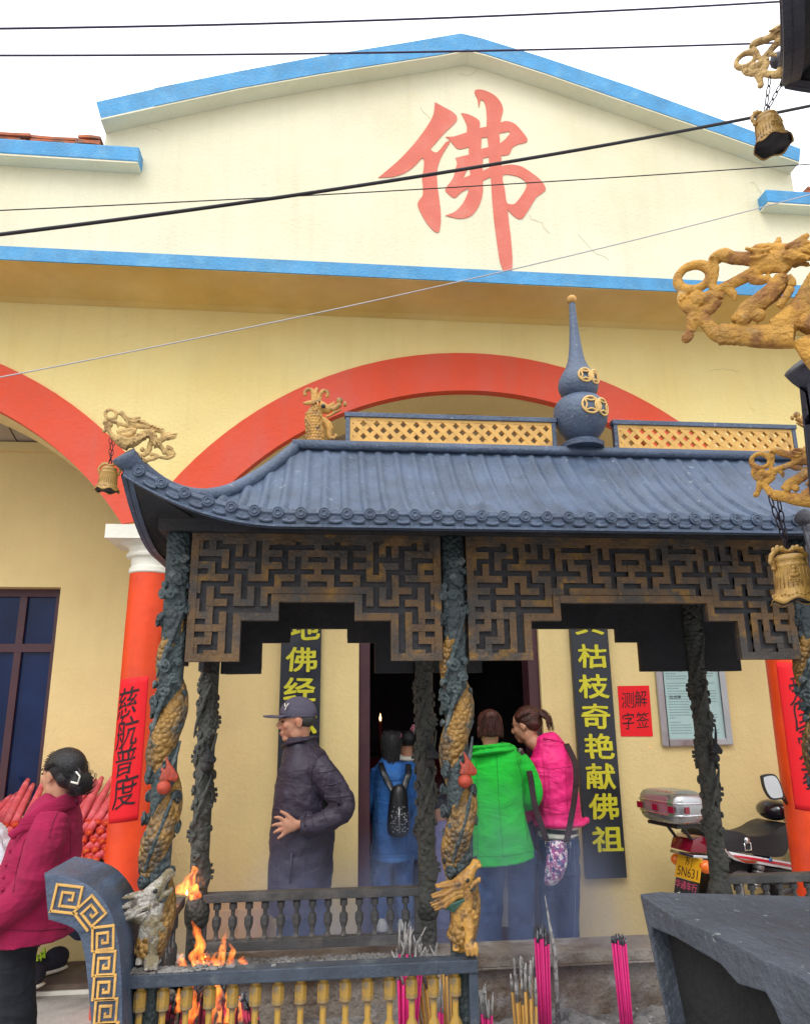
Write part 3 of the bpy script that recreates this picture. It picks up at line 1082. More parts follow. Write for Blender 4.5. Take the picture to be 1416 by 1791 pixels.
def stand_dragon(b, leaf):
    """dragon head, neck and claw at the foot of a front post; faces +x, muzzle up"""
    # neck and chest hugging the post
    b.tube([(0, -.012, -.03), (-.004, -.022, .03), (-.004, -.028, .08), (.0, -.03, .12), (.004, -.03, .15)], [(.034, .026), (.036, .030), (.037, .03), (.034, .028), (.030, .028)], 12, side=(1, 0, 0))
    # skull to muzzle
    b.tube([(-.030, -.036, .150), (-.012, -.040, .168), (.012, -.042, .190), (.030, -.042, .214), (.042, -.042, .228)], [(.018, .018), (.027, .024), (.024, .022), (.015, .017), (.014, .016)], 12, side=(.6, 0, -.8))
    b.ell((.044, -.042, .232), (.016, .016, .013)); b.ell((.055, -.050, .226), .008); b.ell((.055, -.034, .226), .008)
    # lower jaw with curled lip
    b.tube([(-.004, -.040, .150), (.018, -.042, .160), (.038, -.042, .172), (.052, -.042, .180), (.055, -.042, .190)], [.016, .013, .010, .008, .005], 9)
    # brow, eye socket
    b.ell((.006, -.060, .188), (.011, .008, .008)); b.ell((.006, -.024, .188), (.011, .008, .008))
    # mane swept back, four locks
    for k, (z, ln, up) in enumerate(((.178, .062, -.012), (.166, .075, -.030), (.152, .078, -.040), (.142, .068, -.044))):
        for yy in (-.056, -.030):
            b.tube([(-.005, yy, z), (-.03, yy - .004, z - .004), (-.03 - ln * .5, yy, z + up * .7), (-.03 - ln, yy + .004, z + up)], [.010, .010, .008, .003], 8)
    # scaly foreleg and claw set on the rail
    b.tube([(.010, -.044, .075), (.014, -.055, .045), (.012, -.058, .015), (.014, -.060, -.022)], [.015, .016, .014, .018], 10)
    for dx in (-.012, .002, .016):
        b.tube([(.012 + dx, -.066, .004), (.013 + dx, -.076, -.012), (.014 + dx, -.078, -.030)], [.008, .0085, .005], 8)
    b.ell((.034, -.040, .072), (.012, .012, .010))
    b.tube([(-.026, -.030, .05), (-.028, -.036, .0), (-.028, -.04, -.025)], [.012, .010, .013], 9)
    for dx in range(5):
        b.ell((-.02 + dx * .012, -.055 + abs(dx - 2) * .004, .085 + (dx % 2) * .012), (.009, .006, .009))
    # green feather fan under the mane
    for k in range(6):
        leaf.tube([(.000 - k * .004, -.058, .128 - k * .003), (-.035, -.060 + k * .003, .118 - k * .005), (-.088 + k * .006, -.052 + k * .003, .106 - k * .002)], [.004, .0055, .0015], 6)


ZPOST = .945
pm_f, pm_b = post_meshes(True), post_meshes(False)
M_FGREEN = pm('green_feathers', (.05, .14, .10), .6, .3, 20., .3, 90.)


def make_post(x, y, front, like=None):
    if like is not None:
        c = copy_tree(like, burner)
        c.location = Vector((x, y, ZPOST)) - wloc(burner)
        return c
    src = pm_f if front else pm_b
    # local meshes built at the origin then moved by their own location
    p = src['core'].build('dragon_post', M_DKSCALE if not front else M_TEAL, burner, smooth=True)
    off = wloc(burner)
    for v in p.data.vertices:
        v.co += off
    p.location = Vector((x, y, ZPOST)) - off

    def child(b, name, mat, vox, disp):
        b.v = [v + Vector((x, y, ZPOST)) for v in b.v]
        o = sculpt(b, name, mat, p, vox, 2, disp)
        return o
    child(src['dragon'], 'dragon_body', M_GOLDSC if front else M_DKSCALE, .0032, [(.012, .004, 'CLOUDS')])
    child(src['cloud'], 'cloud_scrolls', M_TEAL if front else M_DKSCALE, .0021, [])
    child(src['flame'], 'carved_flame', M_PEARL if front else M_IRONDK, .003, [])
    o = src['pearl'].build('pearl', M_PEARL if front else M_IRONDK, None, smooth=True)
    for v in o.data.vertices:
        pass
    o.parent = p
    return p


posts = {}
for i, x in enumerate(BX):
    posts['f', i] = make_post(x, BF, True, posts.get(('f', 0)))
    posts['b', i] = make_post(x, BK, False, posts.get(('b', 0)))
# dragon heads at the feet of the front posts: the left one white with ash
for i, (mat, lm) in enumerate(((M_ASHWHITE, M_ASHWHITE), (M_GOLD, M_FGREEN), (M_GOLD, M_FGREEN))):
    b, lf = B(), B()
    stand_dragon(b, lf)
    off = Vector((BX[i], BF, 1.155))
    SH = Vector((.76, .85, .76))
    base_ = Vector((0, 0, -.03))
    b.v = [off + base_ + (v - base_) * SH for v in b.v]
    lf.v = [off + base_ + (v - base_) * SH for v in lf.v]
    h = sculpt(b, 'dragon_head', mat, burner, .0018, 1, [(.008, .003, 'CLOUDS')])
    if i == 0:
        h['label'] = 'dragon head white with ash'
    lf.build('feather_fan', lm, h, smooth=True)
    e = B()
    e.ell(off + base_ + (Vector((.010, -.065, .186)) - base_) * SH, (.0055, .004, .0055), 10, 7)
    e.build('eye', M_BLACK, h, smooth=True)

# ---- basin, rims, ash
b = B()
x0, x1, y0, y1 = BX[0] - .085, BX[3] + .085, BF - .075, BK + .06
b.bx(x0, x1, y0, y0 + .03, .25, .80); b.bx(x0, x1, y1 - .03, y1, .25, .893)
b.bx(x0, x0 + .03, y0 + .031, y1 - .031, .25, .885); b.bx(x1 - .03, x1, y0 + .031, y1 - .031, .25, .885)
b.bx(x0 + .031, x1 - .031, y0 + .031, y1 - .031, .25, .29)
bas = b.build('basin', M_IRON, burner, bevel=.004)
b = B(); b.bx(BX[0] - .02, BX[3] + .02, BK - .045, y1 - .032, .4, .890)
b.build('burnt_back_lining', M_BASINWALL, bas)
b = B(); b.bx(BX[0] - .09, BX[3] + .09, BK - .085, y1 + .01, .8935, .899)
b.bx(BX[0] - .09, BX[3] + .09, BK - .08, y1 + .02, .8995, .932)
b.build('back_rim', M_BASINWALL, bas, bevel=.004)
for i in range(4):
    b = B()
    for (px, py) in ((0, 0),):
        b.lathe((BX[i], (BF, BK)[i % 2], 0), [(.06, .191), (.07, .205), (.055, .225), (.07, .249)], 14)
    b.build('foot', M_IRON, burner, smooth=True)
# ash bed with lumps
def ashz(x, y):
    v = Vector((x * 5, y * 5, .3))
    return .722 + .030 * mnoise.noise(v) + .02 * mnoise.noise(v * 3.1) + .03 * max(0, (y - 2.35) / .4) + .010 * mnoise.noise(v * 9)


b = B()
b.sheet(lambda u, v: Vector((x0 + .03 + (x1 - x0 - .06) * u, y0 + .03 + (y1 - y0 - .1) * v, ashz(x0 + (x1 - x0) * u, y0 + (y1 - y0) * v))), 240, 90)
o = b.build('ash_bed', M_ASH, None, smooth=True)
o['kind'] = 'stuff'
tag(o, 'grey ash filling the basin of the incense burner', 'ash')
rn = random.Random(2)
b = B()
for i in range(900):
    x, y = rn.uniform(x0 + .05, x1 - .05), rn.uniform(y0 + .06, y1 - .12)
    s_ = rn.uniform(.003, .010) * (1.4 if rn.random() < .1 else 1)
    b.ell((x, y, ashz(x, y) + s_ * .3), (s_, s_ * rn.uniform(.6, 1), s_ * .7), 6, 4)
for i in range(420):
    x, y = rn.uniform(x0 + .05, x1 - .05), rn.uniform(y0 + .06, y1 - .14)
    a = rn.uniform(0, 6.28)
    l = rn.uniform(.02, .06)
    z = ashz(x, y) + .006
    b.tube([(x, y, z), (x + l * math.cos(a), y + l * math.sin(a), z + rn.uniform(-.004, .02))], .0022, 4)
o = b.build('ash_rubble', M_TIPASH, None, smooth=True)
o['kind'] = 'stuff'
tag(o, 'ash crumbs and burnt stick ends strewn over the ash bed', 'ash')


# ---- railings in the side bays
def baluster_mesh(b, x, y, z0, z1, s=1.0, sq=True):
    h = z1 - z0
    prof = [(.012, 0), (.012, .05), (.008, .08), (.0075, .22), (.013, .30), (.0135, .36), (.0165, .38), (.0165, .56), (.012, .60), (.0075, .63), (.0075, .78), (.0145, .80), (.0145, .95), (.010, .97), (.010, 1.0)]
    vs = []
    n = 8
    for r, z in prof:
        for j in range(n):
            q = 2 * math.pi * (j + .5) / n
            rr = r * s
            if sq and r > .0125:
                rr = r * s / max(abs(math.cos(q)), abs(math.sin(q))) * .92
            vs.append((x + rr * math.cos(q), y + rr * math.sin(q), z0 + z * h))
    fs = [(i * n + j, i * n + (j + 1) % n, (i + 1) * n + (j + 1) % n, (i + 1) * n + j) for i in range(len(prof) - 1) for j in range(n)]
    b.add(vs, fs)


def rail(parent, xa, xb, y, ztop, zbot, thick, n, mat, bmat, posts_=True, s=1.0, flat=False):
    b = B()
    b.bx(xa, xb, y - .022, y + .022, ztop - thick, ztop)
    b.bx(xa, xb, y - .018, y + .018, zbot - .03, zbot)
    if posts_:
        b.bx(xa, xa + .022, y - .016, y + .016, zbot + .001, ztop - thick - .001)
        b.bx(xb - .022, xb, y - .016, y + .016, zbot + .001, ztop - thick - .001)
    r = b.build('railing', mat, parent, bevel=.003)
    first = None
    for i in range(n):
        x = xa + .028 + (xb - xa - .056) * (i + .5) / n
        if first is None:
            q = B()
            baluster_mesh(q, x, y, zbot + .0005, ztop - thick - .0005, s)
            first = sharp(q.build('baluster', bmat, r), 35)
            fx = x
        else:
            c = first.copy()
            COL.objects.link(c)
            c.parent = r
            c.location = first.location + Vector((x - fx, 0, 0))
    return r


M_RAILIRON = pm('black_blue_rail', (.045, .060, .085), .45, .3, 12., .3, 80., col2=(.10, .12, .13), mix=(18., .55, .68))
M_RAILGREY = pm('smoked_rail', (.085, .085, .085), .6, .3, 10., .4, 80., col2=(.15, .14, .13), mix=(12., .52, .66))
rail(burner, -.468, .373, BF - .045, 1.117, .835, .029, 15, M_RAILIRON, M_BALUSTER)
rail(burner, 1.343, 2.184, BF - .045, 1.117, .835, .029, 15, M_RAILIRON, M_BALUSTER)
rail(burner, BX[0] + .01, BX[1] - .02, BK, 1.128, .988, .026, 13, M_RAILGREY, M_RAILGREY, s=.9)
rail(burner, BX[2] + .01, BX[3] - .01, BK, 1.128, .988, .026, 13, M_RAILGREY, M_RAILGREY, s=.9)
for xx in (BX[0] - .062, BX[3] + .062):       # end railings, dusted with ash
    b = B()
    b.bx(xx - .02, xx + .02, BF - .02, BK + .02, 1.088, 1.117)
    b.bx(xx - .016, xx + .016, BF - .02, BK + .02, .835, .86)
    r = b.build('railing', M_RAILGREY, burner, bevel=.003)
    for k in range(12):
        q = B()
        baluster_mesh(q, xx, BF + .04 + k * .053, .861, 1.087, .9)
        q.build('baluster', M_RAILGREY, r)
# ash settled along the railing top
b = B()
rn = random.Random(9)
for i in range(260):
    x = -.46 + abs(rn.gauss(0, .10))
    if x > -.06:
        continue
    b.ell((x, BF - .045 + rn.uniform(-.016, .018), 1.118), (rn.uniform(.004, .014), rn.uniform(.003, .008), rn.uniform(.001, .006)), 6, 4)
for i in range(500):
    x = rn.uniform(BX[0], BX[1])
    b.ell((x, BK + rn.uniform(-.075, -.02), .933), (rn.uniform(.004, .016), rn.uniform(.003, .010), rn.uniform(.001, .010)), 6, 4)
o = b.build('settled_ash', M_ASH, None, smooth=True)
o['kind'] = 'stuff'
tag(o, 'pale ash settled on the burner rim and railing top', 'ash')
# gilt claw resting on the front corner
b = B()
b.tube([(-.478, 2.0, 1.115), (-.483, 1.995, 1.14), (-.481, 1.995, 1.17), (-.473, 2.0, 1.195)], [.018, .019, .015, .010], 10)
for k in range(4):
    b.ell((-.481, 1.983, 1.125 + .018 * k), (.017 - k * .0015, .010, .008))
sculpt(b, 'gilt_claw', M_GOLD, burner, .002, 1, [(.008, .002, 'CLOUDS')])

# ---- ridge lattice, finial, ridge fish
def clip_poly(poly, xa, xb, za, zb):
    def cut(P, f):
        out = []
        for i in range(len(P)):
            a, c = P[i], P[(i + 1) % len(P)]
            fa, fc = f(a), f(c)
            if fa >= 0:
                out.append(a)
            if (fa >= 0) != (fc >= 0):
                t = fa / (fa - fc)
                out.append((a[0] + (c[0] - a[0]) * t, a[1] + (c[1] - a[1]) * t))
        return out
    for f in (lambda p: p[0] - xa, lambda p: xb - p[0], lambda p: p[1] - za, lambda p: zb - p[1]):
        poly = cut(poly, f)
        if len(poly) < 3:
            return None
    return poly


for xa, xb in ((.052, .779), (.987, 1.664)):
    za, zb = 2.562, 2.672
    b = B()
    t = .014
    b.bx(xa, xa + t, YR - .012, YR + .012, za, zb - t); b.bx(xb - t, xb, YR - .012, YR + .012, za, zb - t)
    b.bx(xa - .004, xb + .004, YR - .015, YR + .015, zb - t + .0005, zb + .003)
    b.bx(xa + t, xb - t, YR - .012, YR + .012, za, za + .006)
    fr = b.build('ridge_frame', M_IRON, burner, bevel=.002)
    b = B()
    xi, xj, zi, zj = xa + t + .0005, xb - t - .0005, za + .0065, zb - t
    b.bx(xi, xj, YR - .0085, YR + .0085, zi, zi + .010); b.bx(xi, xj, YR - .0085, YR + .0085, zj - .010, zj)
    b.bx(xi, xi + .008, YR - .0085, YR + .0085, zi + .0105, zj - .0105); b.bx(xj - .008, xj, YR - .0085, YR + .0085, zi + .0105, zj - .0105)
    pt, hw_ = .0452, .0076
    k = -8
    while xi + k * pt < xj + .2:
        xs = xi + k * pt
        for d, yo in ((1, 0), (-1, .0009)):
            L_ = .16
            o_ = hw_ * math.sqrt(2)
            q = [(xs - o_, zi), (xs + o_, zi), (xs + o_ + d * L_, zi + L_), (xs - o_ + d * L_, zi + L_)]
            q = clip_poly(q, xi + .002, xj - .002, zi + .002, zj - .002)
            if q:
                b.xz(q, YR - .007 - yo, YR + .007 - yo)
        k += 1
    b.build('lattice_panel', M_LATTICE, fr)

gx, gz = .874, 2.556
prof_px = [(785, 70), (778, 72), (774, 60), (770, 45), (765, 58), (755, 74), (742, 86), (730, 91), (716, 90), (706, 80), (699, 66), (695, 50), (690, 60), (682, 67), (674, 69), (664, 64), (655, 54), (645, 40), (632, 30), (620, 25), (600, 20), (570, 15), (540, 11.5), (532, 11), (531, 9)]
KR = (at(1011, 700, YR) - at(1010, 700, YR)).length * .985
prof = []
for y, wd in prof_px:
    z = at(1010, y, YR).z
    prof.append((wd / 2 * KR, z - gz))
b = B()
b.lathe((gx, YR, gz), [(.001, prof[0][1])] + prof + [(.001, prof[-1][1])], 36)
fin = sharp(b.build('gourd_finial', M_IRON, burner), 50)
b = B()
zt = at(1004, 525, YR).z
b.ell((gx, YR, zt), .0185, 18, 12)
b.build('gilt_knob', M_GOLD, fin, smooth=True)
M_COIN = pm('gilt_coin', (.68, .44, .15), .45, .15, 20., .3, 100.)
for zc, Rb, rr, name in ((at(1012, 725, YR).z, 45.5 * KR, 14.6 * KR, 'coin_emblem'), (at(1012, 670, YR).z, 34.5 * KR, 11.6 * KR, 'coin_emblem')):
    b = B()

    def S(a, h):     # angle about the axis, height -> point on the bulb
        ang = R(-90 + 20) + a / Rb
        q = math.sqrt(max(Rb * Rb - h * h * .8, 1e-6)) + .002
        return Vector((gx + q * math.cos(ang), YR + q * math.sin(ang), zc + h))
    for c in (-.88 * rr, .88 * rr):
        b.tube([S(c + rr * math.cos(a), rr * math.sin(a)) for a in [2 * math.pi * i / 28 for i in range(28)]], .0042, 7, closed=True)
        for k in range(4):
            a0 = k * math.pi / 2 + math.pi / 4
            p0 = Vector((rr * math.cos(a0), rr * math.sin(a0)))
            a1 = a0 + math.pi / 2
            p1 = Vector((rr * math.cos(a1), rr * math.sin(a1)))
            P = []
            for i in range(9):
                t = i / 8
                p = p0.lerp(p1, t) * (1 - .30 * math.sin(math.pi * t))
                P.append(S(c + p.x, p.y))
            b.tube(P, .0036, 6)
    b.build(name, M_COIN, fin, smooth=True)


def fish_ornament():
    """ridge end dragon fish: traced in pixels of an enlarged view, mapped to metres"""
    def F(x, y, d=0):
        p = at(520 + x / 7.867, 670 + y / 7.867, YR)
        return Vector((p.x, YR + d, p.z))
    k = .000250
    b = B()

    def T(pts, rad, sq=.75, d=0):
        b.tube(curve3([F(p[0], p[1], p[2] if len(p) > 2 else d) for p in pts], 4), [(r * k, r * k * sq) for r in lerpr(rad, 4)], 12, side=(1, 0, .001))
    T([(260, 850), (255, 720), (235, 600), (225, 500), (250, 400), (290, 330)], [120, 125, 125, 122, 105, 80], .6)
    T([(270, 330), (330, 330), (390, 360), (440, 380)], [80, 85, 68, 52], .8)
    T([(400, 360), (470, 370), (540, 330), (590, 290)], [62, 42, 38, 40], .9)          # snout
    b.ell(F(580, 245), (48 * k, 40 * k, 50 * k)); b.ell(F(655, 290), (26 * k, 30 * k, 40 * k))
    for x, y in ((440, 320), (470, 305), (500, 285)):
        b.ell(F(x, y), (16 * k, 20 * k, 40 * k))
    T([(390, 470), (440, 455), (520, 410), (600, 370)], [14, 18, 18, 8], 1.2, -.004)   # upper lip
    for i in range(6):
        b.ell(F(460 + i * 28, 440 - i * 14), (9 * k, 12 * k, 20 * k))
    T([(300, 480), (390, 540), (440, 640), (440, 740), (490, 770), (530, 730), (520, 700)], [45, 50, 42, 38, 34, 24, 14], .9)   # jaw/beard
    T([(380, 500), (450, 560), (480, 630), (500, 660)], [18, 18, 14, 5], 1., -.006)
    T([(240, 290), (170, 290), (110, 300), (75, 290)], [30, 36, 28, 6], .6, -.012)     # ear
    T([(220, 280), (215, 180), (200, 100), (150, 85), (105, 120), (110, 175)], [30, 28, 28, 26, 24, 20], .9)
    T([(300, 260), (310, 170), (350, 110), (400, 110), (420, 160), (395, 195)], [34, 30, 28, 26, 24, 18], .9)
    T([(260, 280), (245, 170), (265, 90), (285, 70)], [36, 34, 28, 10], .9)
    for c, r in (((240, 370), 38), ((265, 450), 36)):                                   # cheek curls
        P = [F(c[0] + r * (1 - i / 20) * math.cos(i * .55), c[1] + r * (1 - i / 20) * math.sin(i * .55), -.018) for i in range(18)]
        b.tube(P, 11 * k, 7)
    # scales: overlapping rows over the body
    for row in range(11):
        y = 440 + row * 40
        for j in range(7):
            x = 130 + j * 42 + (21 if row % 2 else 0)
            if row > 5 and x > 360 or row <= 5 and x > 330 - row * 4:
                continue
            dd = -.0135 * math.sqrt(max(.05, 1 - ((x - 240) / 130) ** 2)) * 1.25 - .002
            b.ell(F(x, y, dd), (23 * k, 14 * k, 26 * k), 8, 6, Matrix.Rotation(.35, 3, 'X'))
    o = sculpt(b, 'ridge_fish', M_GOLD, burner, .0013, 1, [])
    e = B(); e.ell(F(358, 345, -.019), (30 * k, 22 * k, 30 * k), 12, 8)
    e.build('eye', M_BLACK, o, smooth=True)
    return o


fish = fish_ornament()
fish2 = fish.copy(); COL.objects.link(fish2)
fish2.parent = burner
fish2.scale = (-1, 1, 1)
for ch in fish.children:
    c = ch.copy(); COL.objects.link(c); c.parent = fish2

# ---- ear handle with key pattern at the left end
def meander(b, c, ux, uz, w_, h_, nrm, off):
    """square spiral of raised gilt bars round a centre"""
    t = .0052
    zk = 0
    pts = [(-.5, -.5), (-.5, .5), (.5, .5), (.5, -.28), (-.22, -.28), (-.22, .24), (.22, .24), (.22, -.02), (.0, -.02)]
    pts = [(x * w_, z * h_) for x, z in pts] + []
    pts = [(-.5 * w_, -.5 * h_)] + [(.5 * w_, -.5 * h_)] * 0 + pts[1:]
    P = [c + ux * x + uz * z + nrm * off for x, z in pts]
    base = [c + ux * x + uz * z + nrm * off for x, z in ((-.5 * w_, -.5 * h_), (.5 * w_, -.5 * h_))]
    for a, q in list(zip(P[:-1], P[1:])) + [(base[0], base[1])]:
        d = (q - a)
        L_ = d.length
        if L_ < 1e-5:
            continue
        x_ = d.normalized()
        m = Matrix((x_, nrm, x_.cross(nrm))).transposed()
        zk += 1
        b.box((a + q) / 2 + nrm * (.0007 * (zk % 2)), (L_ + t * (1 if zk % 2 else -1), .006, t), m)


def Fe(px, py):
    p = at(px, py, 1.92)
    return (p.x, p.z)


outer = [Fe(*p) for p in smoothpoly([(78, 1527, 1), (118, 1534), (160, 1552), (192, 1592), (206, 1640), (212, 1700), (214, 1791), (216, 1900, 1), (163, 1900, 1), (160, 1791), (152, 1700), (146, 1660), (138, 1634), (122, 1620), (85, 1608, 1)], 6)]
b = B()
ex = Vector((.004, .20, .0))
b.prism(outer, lambda x, z: Vector((x, 1.92, z)), lambda x, z: Vector((x, 1.92, z)) + ex)
b.bx(-.50, -.44, 1.93, 2.10, .60, .78)
ear = sharp(b.build('ear_handle', M_IRON, burner, bevel=.005), 40)
b = B()
nrm = Vector((0, -1, 0))
for (px, py, wd, hh, ang) in ((118, 1572, 40, 46, -8), (158, 1596, 36, 42, -48), (181, 1640, 33, 38, -86), (183, 1684, 33, 38, -90), (183, 1726, 33, 38, -90), (186, 1768, 33, 38, -90), (188, 1810, 33, 38, -90)):
    c2 = Fe(px, py)
    c = Vector((c2[0], 1.92, c2[1]))
    a = R(ang)
    ux = Vector((math.cos(a), 0, math.sin(a)))
    uz = Vector((-math.sin(a), 0, math.cos(a)))
    meander(b, c, ux, uz, wd * .00140, hh * .00140 * .84, nrm, .002)
b.build('key_pattern', M_LATTICE, ear, bevel=.0012)
# ------------------------------------------------------------------ people
def cloth(name, col, bs=140., bump=.25, col2=None, mix=(8., .5, .65), rough=.85, vs=6., var=.16, fold=.34):
    return pm(name, col, rough, var, vs, bump, bs, col2=col2, mix=mix, bd=.004, fold=fold)


class Fig:
    """a person standing on the plane y = Y, laid out from the photograph's outline at its true size"""

    def __init__(s, Y, root):
        s.Y, s.root = Y, root
        s.k = (at(701, 1400, Y) - at(700, 1400, Y)).length

    def P(s, px, py, dy=0.):
        p = at(px, py, s.Y)
        return Vector((p.x, s.Y + dy, p.z))

    def rows(s, b, rows, n=28):
        """stacked cross-sections (py, left px, right px, half depth[, dy]) closed into one garment"""
        pts, rad = [], []
        g_ = .82 if b is body else 1.
        for r in rows:
            py, a, c, d = r[:4]
            dy = r[4] if len(r) > 4 else 0
            pts.append(s.P((a + c) / 2, py, dy))
            rad.append(((c - a) / 2 * s.k * g_, d * g_))
        P, Q = curve3(pts, 4), None
        ra = lerpr([r[0] for r in rad], 4)
        rb = lerpr([r[1] for r in rad], 4)
        b.tube(P, list(zip(ra, rb)), n, side=(1, 0, 0))

    def limb(s, b, pts, rad, n=14):
        P = curve3([s.P(*p) for p in pts], 5)
        g_ = .80 if b is body else 1.
        b.tube(P, [r * s.k * g_ for r in lerpr(rad, 5)], n)


def head(b, O, h, f, pitch=0., neck_to=None, nr=.24):
    """O: point under the skull at chin level; f: horizontal facing; pitch > 0 looks down. Returns the local frame."""
    f = Vector((f[0], f[1], 0)).normalized()
    sd_ = Vector((-f.y, f.x, 0))
    up = Vector((0, 0, 1))
    f2 = f * math.cos(pitch) - up * math.sin(pitch)
    u2 = up * math.cos(pitch) + f * math.sin(pitch)

    def L(fw, sdv, u):
        return O + (f2 * fw + sd_ * sdv + u2 * u) * h
    M = Matrix((f2, sd_, u2)).transposed()

    def e(fw, sv, u, r, n=16, m=12):
        b.ell(L(fw, sv, u), tuple(x * h for x in r), n, m, M)
    e(-.06, 0, .62, (.42, .335, .37), 20, 14)
    e(.10, 0, .38, (.27, .265, .33), 18, 12)
    e(.22, 0, .10, (.12, .13, .095))
    e(.24, 0, .58, (.14, .24, .10))                       # brow
    for q in (-1, 1):
        e(.24, q * .17, .40, (.10, .09, .10))              # cheekbones
        e(-.05, q * .335, .46, (.085, .035, .135))         # ears
        e(-.02, q * .35, .50, (.06, .03, .08))
        e(.0, q * .20, .22, (.16, .07, .16))               # jaw angle
    b.tube([L(.34, 0, .55), L(.40, 0, .46), L(.455, 0, .375)], [(.040 * h, .05 * h), (.045 * h, .05 * h), (.06 * h, .055 * h)], 9)
    for q in (-1, 1):
        e(.40, q * .065, .345, (.05, .04, .035))
    e(.345, 0, .235, (.055, .11, .030))                    # lips
    e(.335, 0, .185, (.055, .095, .032))
    if neck_to is not None:
        b.tube([L(-.10, 0, .35), L(-.08, 0, .05), neck_to], [nr * h, nr * .95 * h, nr * 1.15 * h], 14)
    return L, M


def face_marks(L, M, h, body, hair=M_HAIRBK):
    e = B()
    for q in (-1, 1):
        e.ell(L(.335, q * .145, .495), (.035 * h, .055 * h, .024 * h), 10, 7, M)
    e.build('eye', M_BLACK, body, smooth=True)
    e = B()
    for q in (-1, 1):
        e.tube([L(.365, q * .07, .565), L(.36, q * .15, .595), L(.30, q * .24, .575)], [.016 * h, .02 * h, .010 * h], 6)
    e.build('eyebrow', hair, body, smooth=True)
    e = B()
    e.tube([L(.385, -.09, .213), L(.402, 0, .211), L(.385, .09, .213)], [.006 * h, .012 * h, .006 * h], 6)
    e.build('mouth', pm('lip', (.30, .07, .06), .5, .1, 20, 0), body, smooth=True)


def hand(b, wrist, palm, tips, k, thumb=None, r=3.0):
    """palm and five separate bent fingers; points are world points; k metres per pixel"""
    b.tube([wrist, wrist.lerp(palm, .5), palm], [(r * 1.9 * k, r * 1.5 * k), (r * 3.2 * k, r * 1.5 * k), (r * 3.6 * k, r * 1.5 * k)], 12, side=(0, 0, 1))
    for i, (kn, mid, tip) in enumerate(tips):
        b.tube([palm.lerp(kn, .5), kn, mid, tip], [r * k * 1.15, r * k * 1.1, r * k * .95, r * k * .72], 9)
    if thumb:
        b.tube(thumb, [r * k * 1.4, r * k * 1.15, r * k * .95, r * k * .75][:len(thumb)], 9)


def person(label, Y, px, floor=FLOOR):
    p = at(px, 1600, Y)
    return thing('person', label, 'person', (p.x, Y, floor))


def finish_body(b, root, vox=.0062):
    return sculpt(b, 'body', M_SKIN, root, vox, 3, [])


def strands(L, h, fn, n, mat, parent, r=.0011, seed=1, jit=.03):
    """loose hair lying over the hair's mass; fn(t) gives a path in head units"""
    rn = random.Random(seed)
    b = B()
    for i in range(n):
        pts = fn(i / (n - 1) + rn.uniform(-.5, .5) / n)
        P = [L(p[0] * (1 + rn.uniform(-.01, .05)) + rn.uniform(-jit, jit) * .5, p[1] * (1 + rn.uniform(-.01, .05)) + rn.uniform(-jit, jit), p[2] + rn.uniform(-jit, jit)) for p in pts]
        P = curve3(P, 4)
        b.tube(P, [r * (1 - .6 * k / len(P)) for k in range(len(P))], 5)
    b.build('hair_strands', mat, parent, smooth=True)


def seam(o, pts, name, mat, r=.0022, step=4., closed=False, lift=.4):
    """stitched seam lying on a garment, through points given in the photograph's pixels"""
    off = wloc(o)
    Q_ = []
    for (x0, y0), (x1, y1) in zip(pts[:-1], pts[1:]):
        n_ = max(1, int(math.hypot(x1 - x0, y1 - y0) / step))
        Q_ += [(x0 + (x1 - x0) * i / n_, y0 + (y1 - y0) * i / n_) for i in range(n_)]
    Q_.append(pts[-1])
    P = []
    for x, y in Q_:
        d = (at(x, y, 1.) - CAM).normalized()
        ok_, co, no, _ = o.ray_cast(CAM - off, d)
        if ok_:
            if P and (co + off - P[-1]).length > .12:
                break
            P.append(co + off + no * r * lift)
    if len(P) < 3:
        return None
    b = B(); b.tube(P, r, 6)
    return b.build(name, mat, o, smooth=True)


def stud(o, px, py, rad, name, mat):
    off = wloc(o)
    ok_, co, no, _ = o.ray_cast(CAM - off, (at(px, py, 1.) - CAM).normalized())
    if ok_:
        b = B(); b.ell(co + off + no * rad * .3, rad, 10, 7)
        b.build(name, mat, o, smooth=True)


WR = [(.09, .016, 'CLOUDS'), (.035, .006, 'CLOUDS')]


body = None
# ---- man in a dark cap and long padded coat
MY = 4.55
man = person('man in a grey cap and long dark padded coat with one hand on his belly', MY, 522)
F = Fig(MY, man)
body = B()
h = 72 * F.k
O = F.P(518, 1298)
L, HM = head(body, O, h, (-1, -.10), .03, F.P(528, 1325))
face = L
F.rows(body, [(1318, 505, 555, .10), (1345, 498, 570, .15), (1400, 490, 572, .16), (1470, 486, 570, .15), (1560, 492, 566, .15)])
F.limb(body, [(556, 1340, -.15), (597, 1404, -.19), (560, 1422, -.22), (524, 1432, -.23)], [13, 11, 9, 8])
F.limb(body, [(540, 1340, .17), (545, 1410, .2), (510, 1440, .16)], [13, 11, 8])
for lx, dy in ((508, .08), (546, -.08)):
    F.limb(body, [(lx + 4, 1555, dy), (lx, 1620, dy), (lx - 2, 1678, dy)], [20, 16, 12])
d = -.235


def hp(x, y, e=0.):
    return F.P(x, y, d + e)


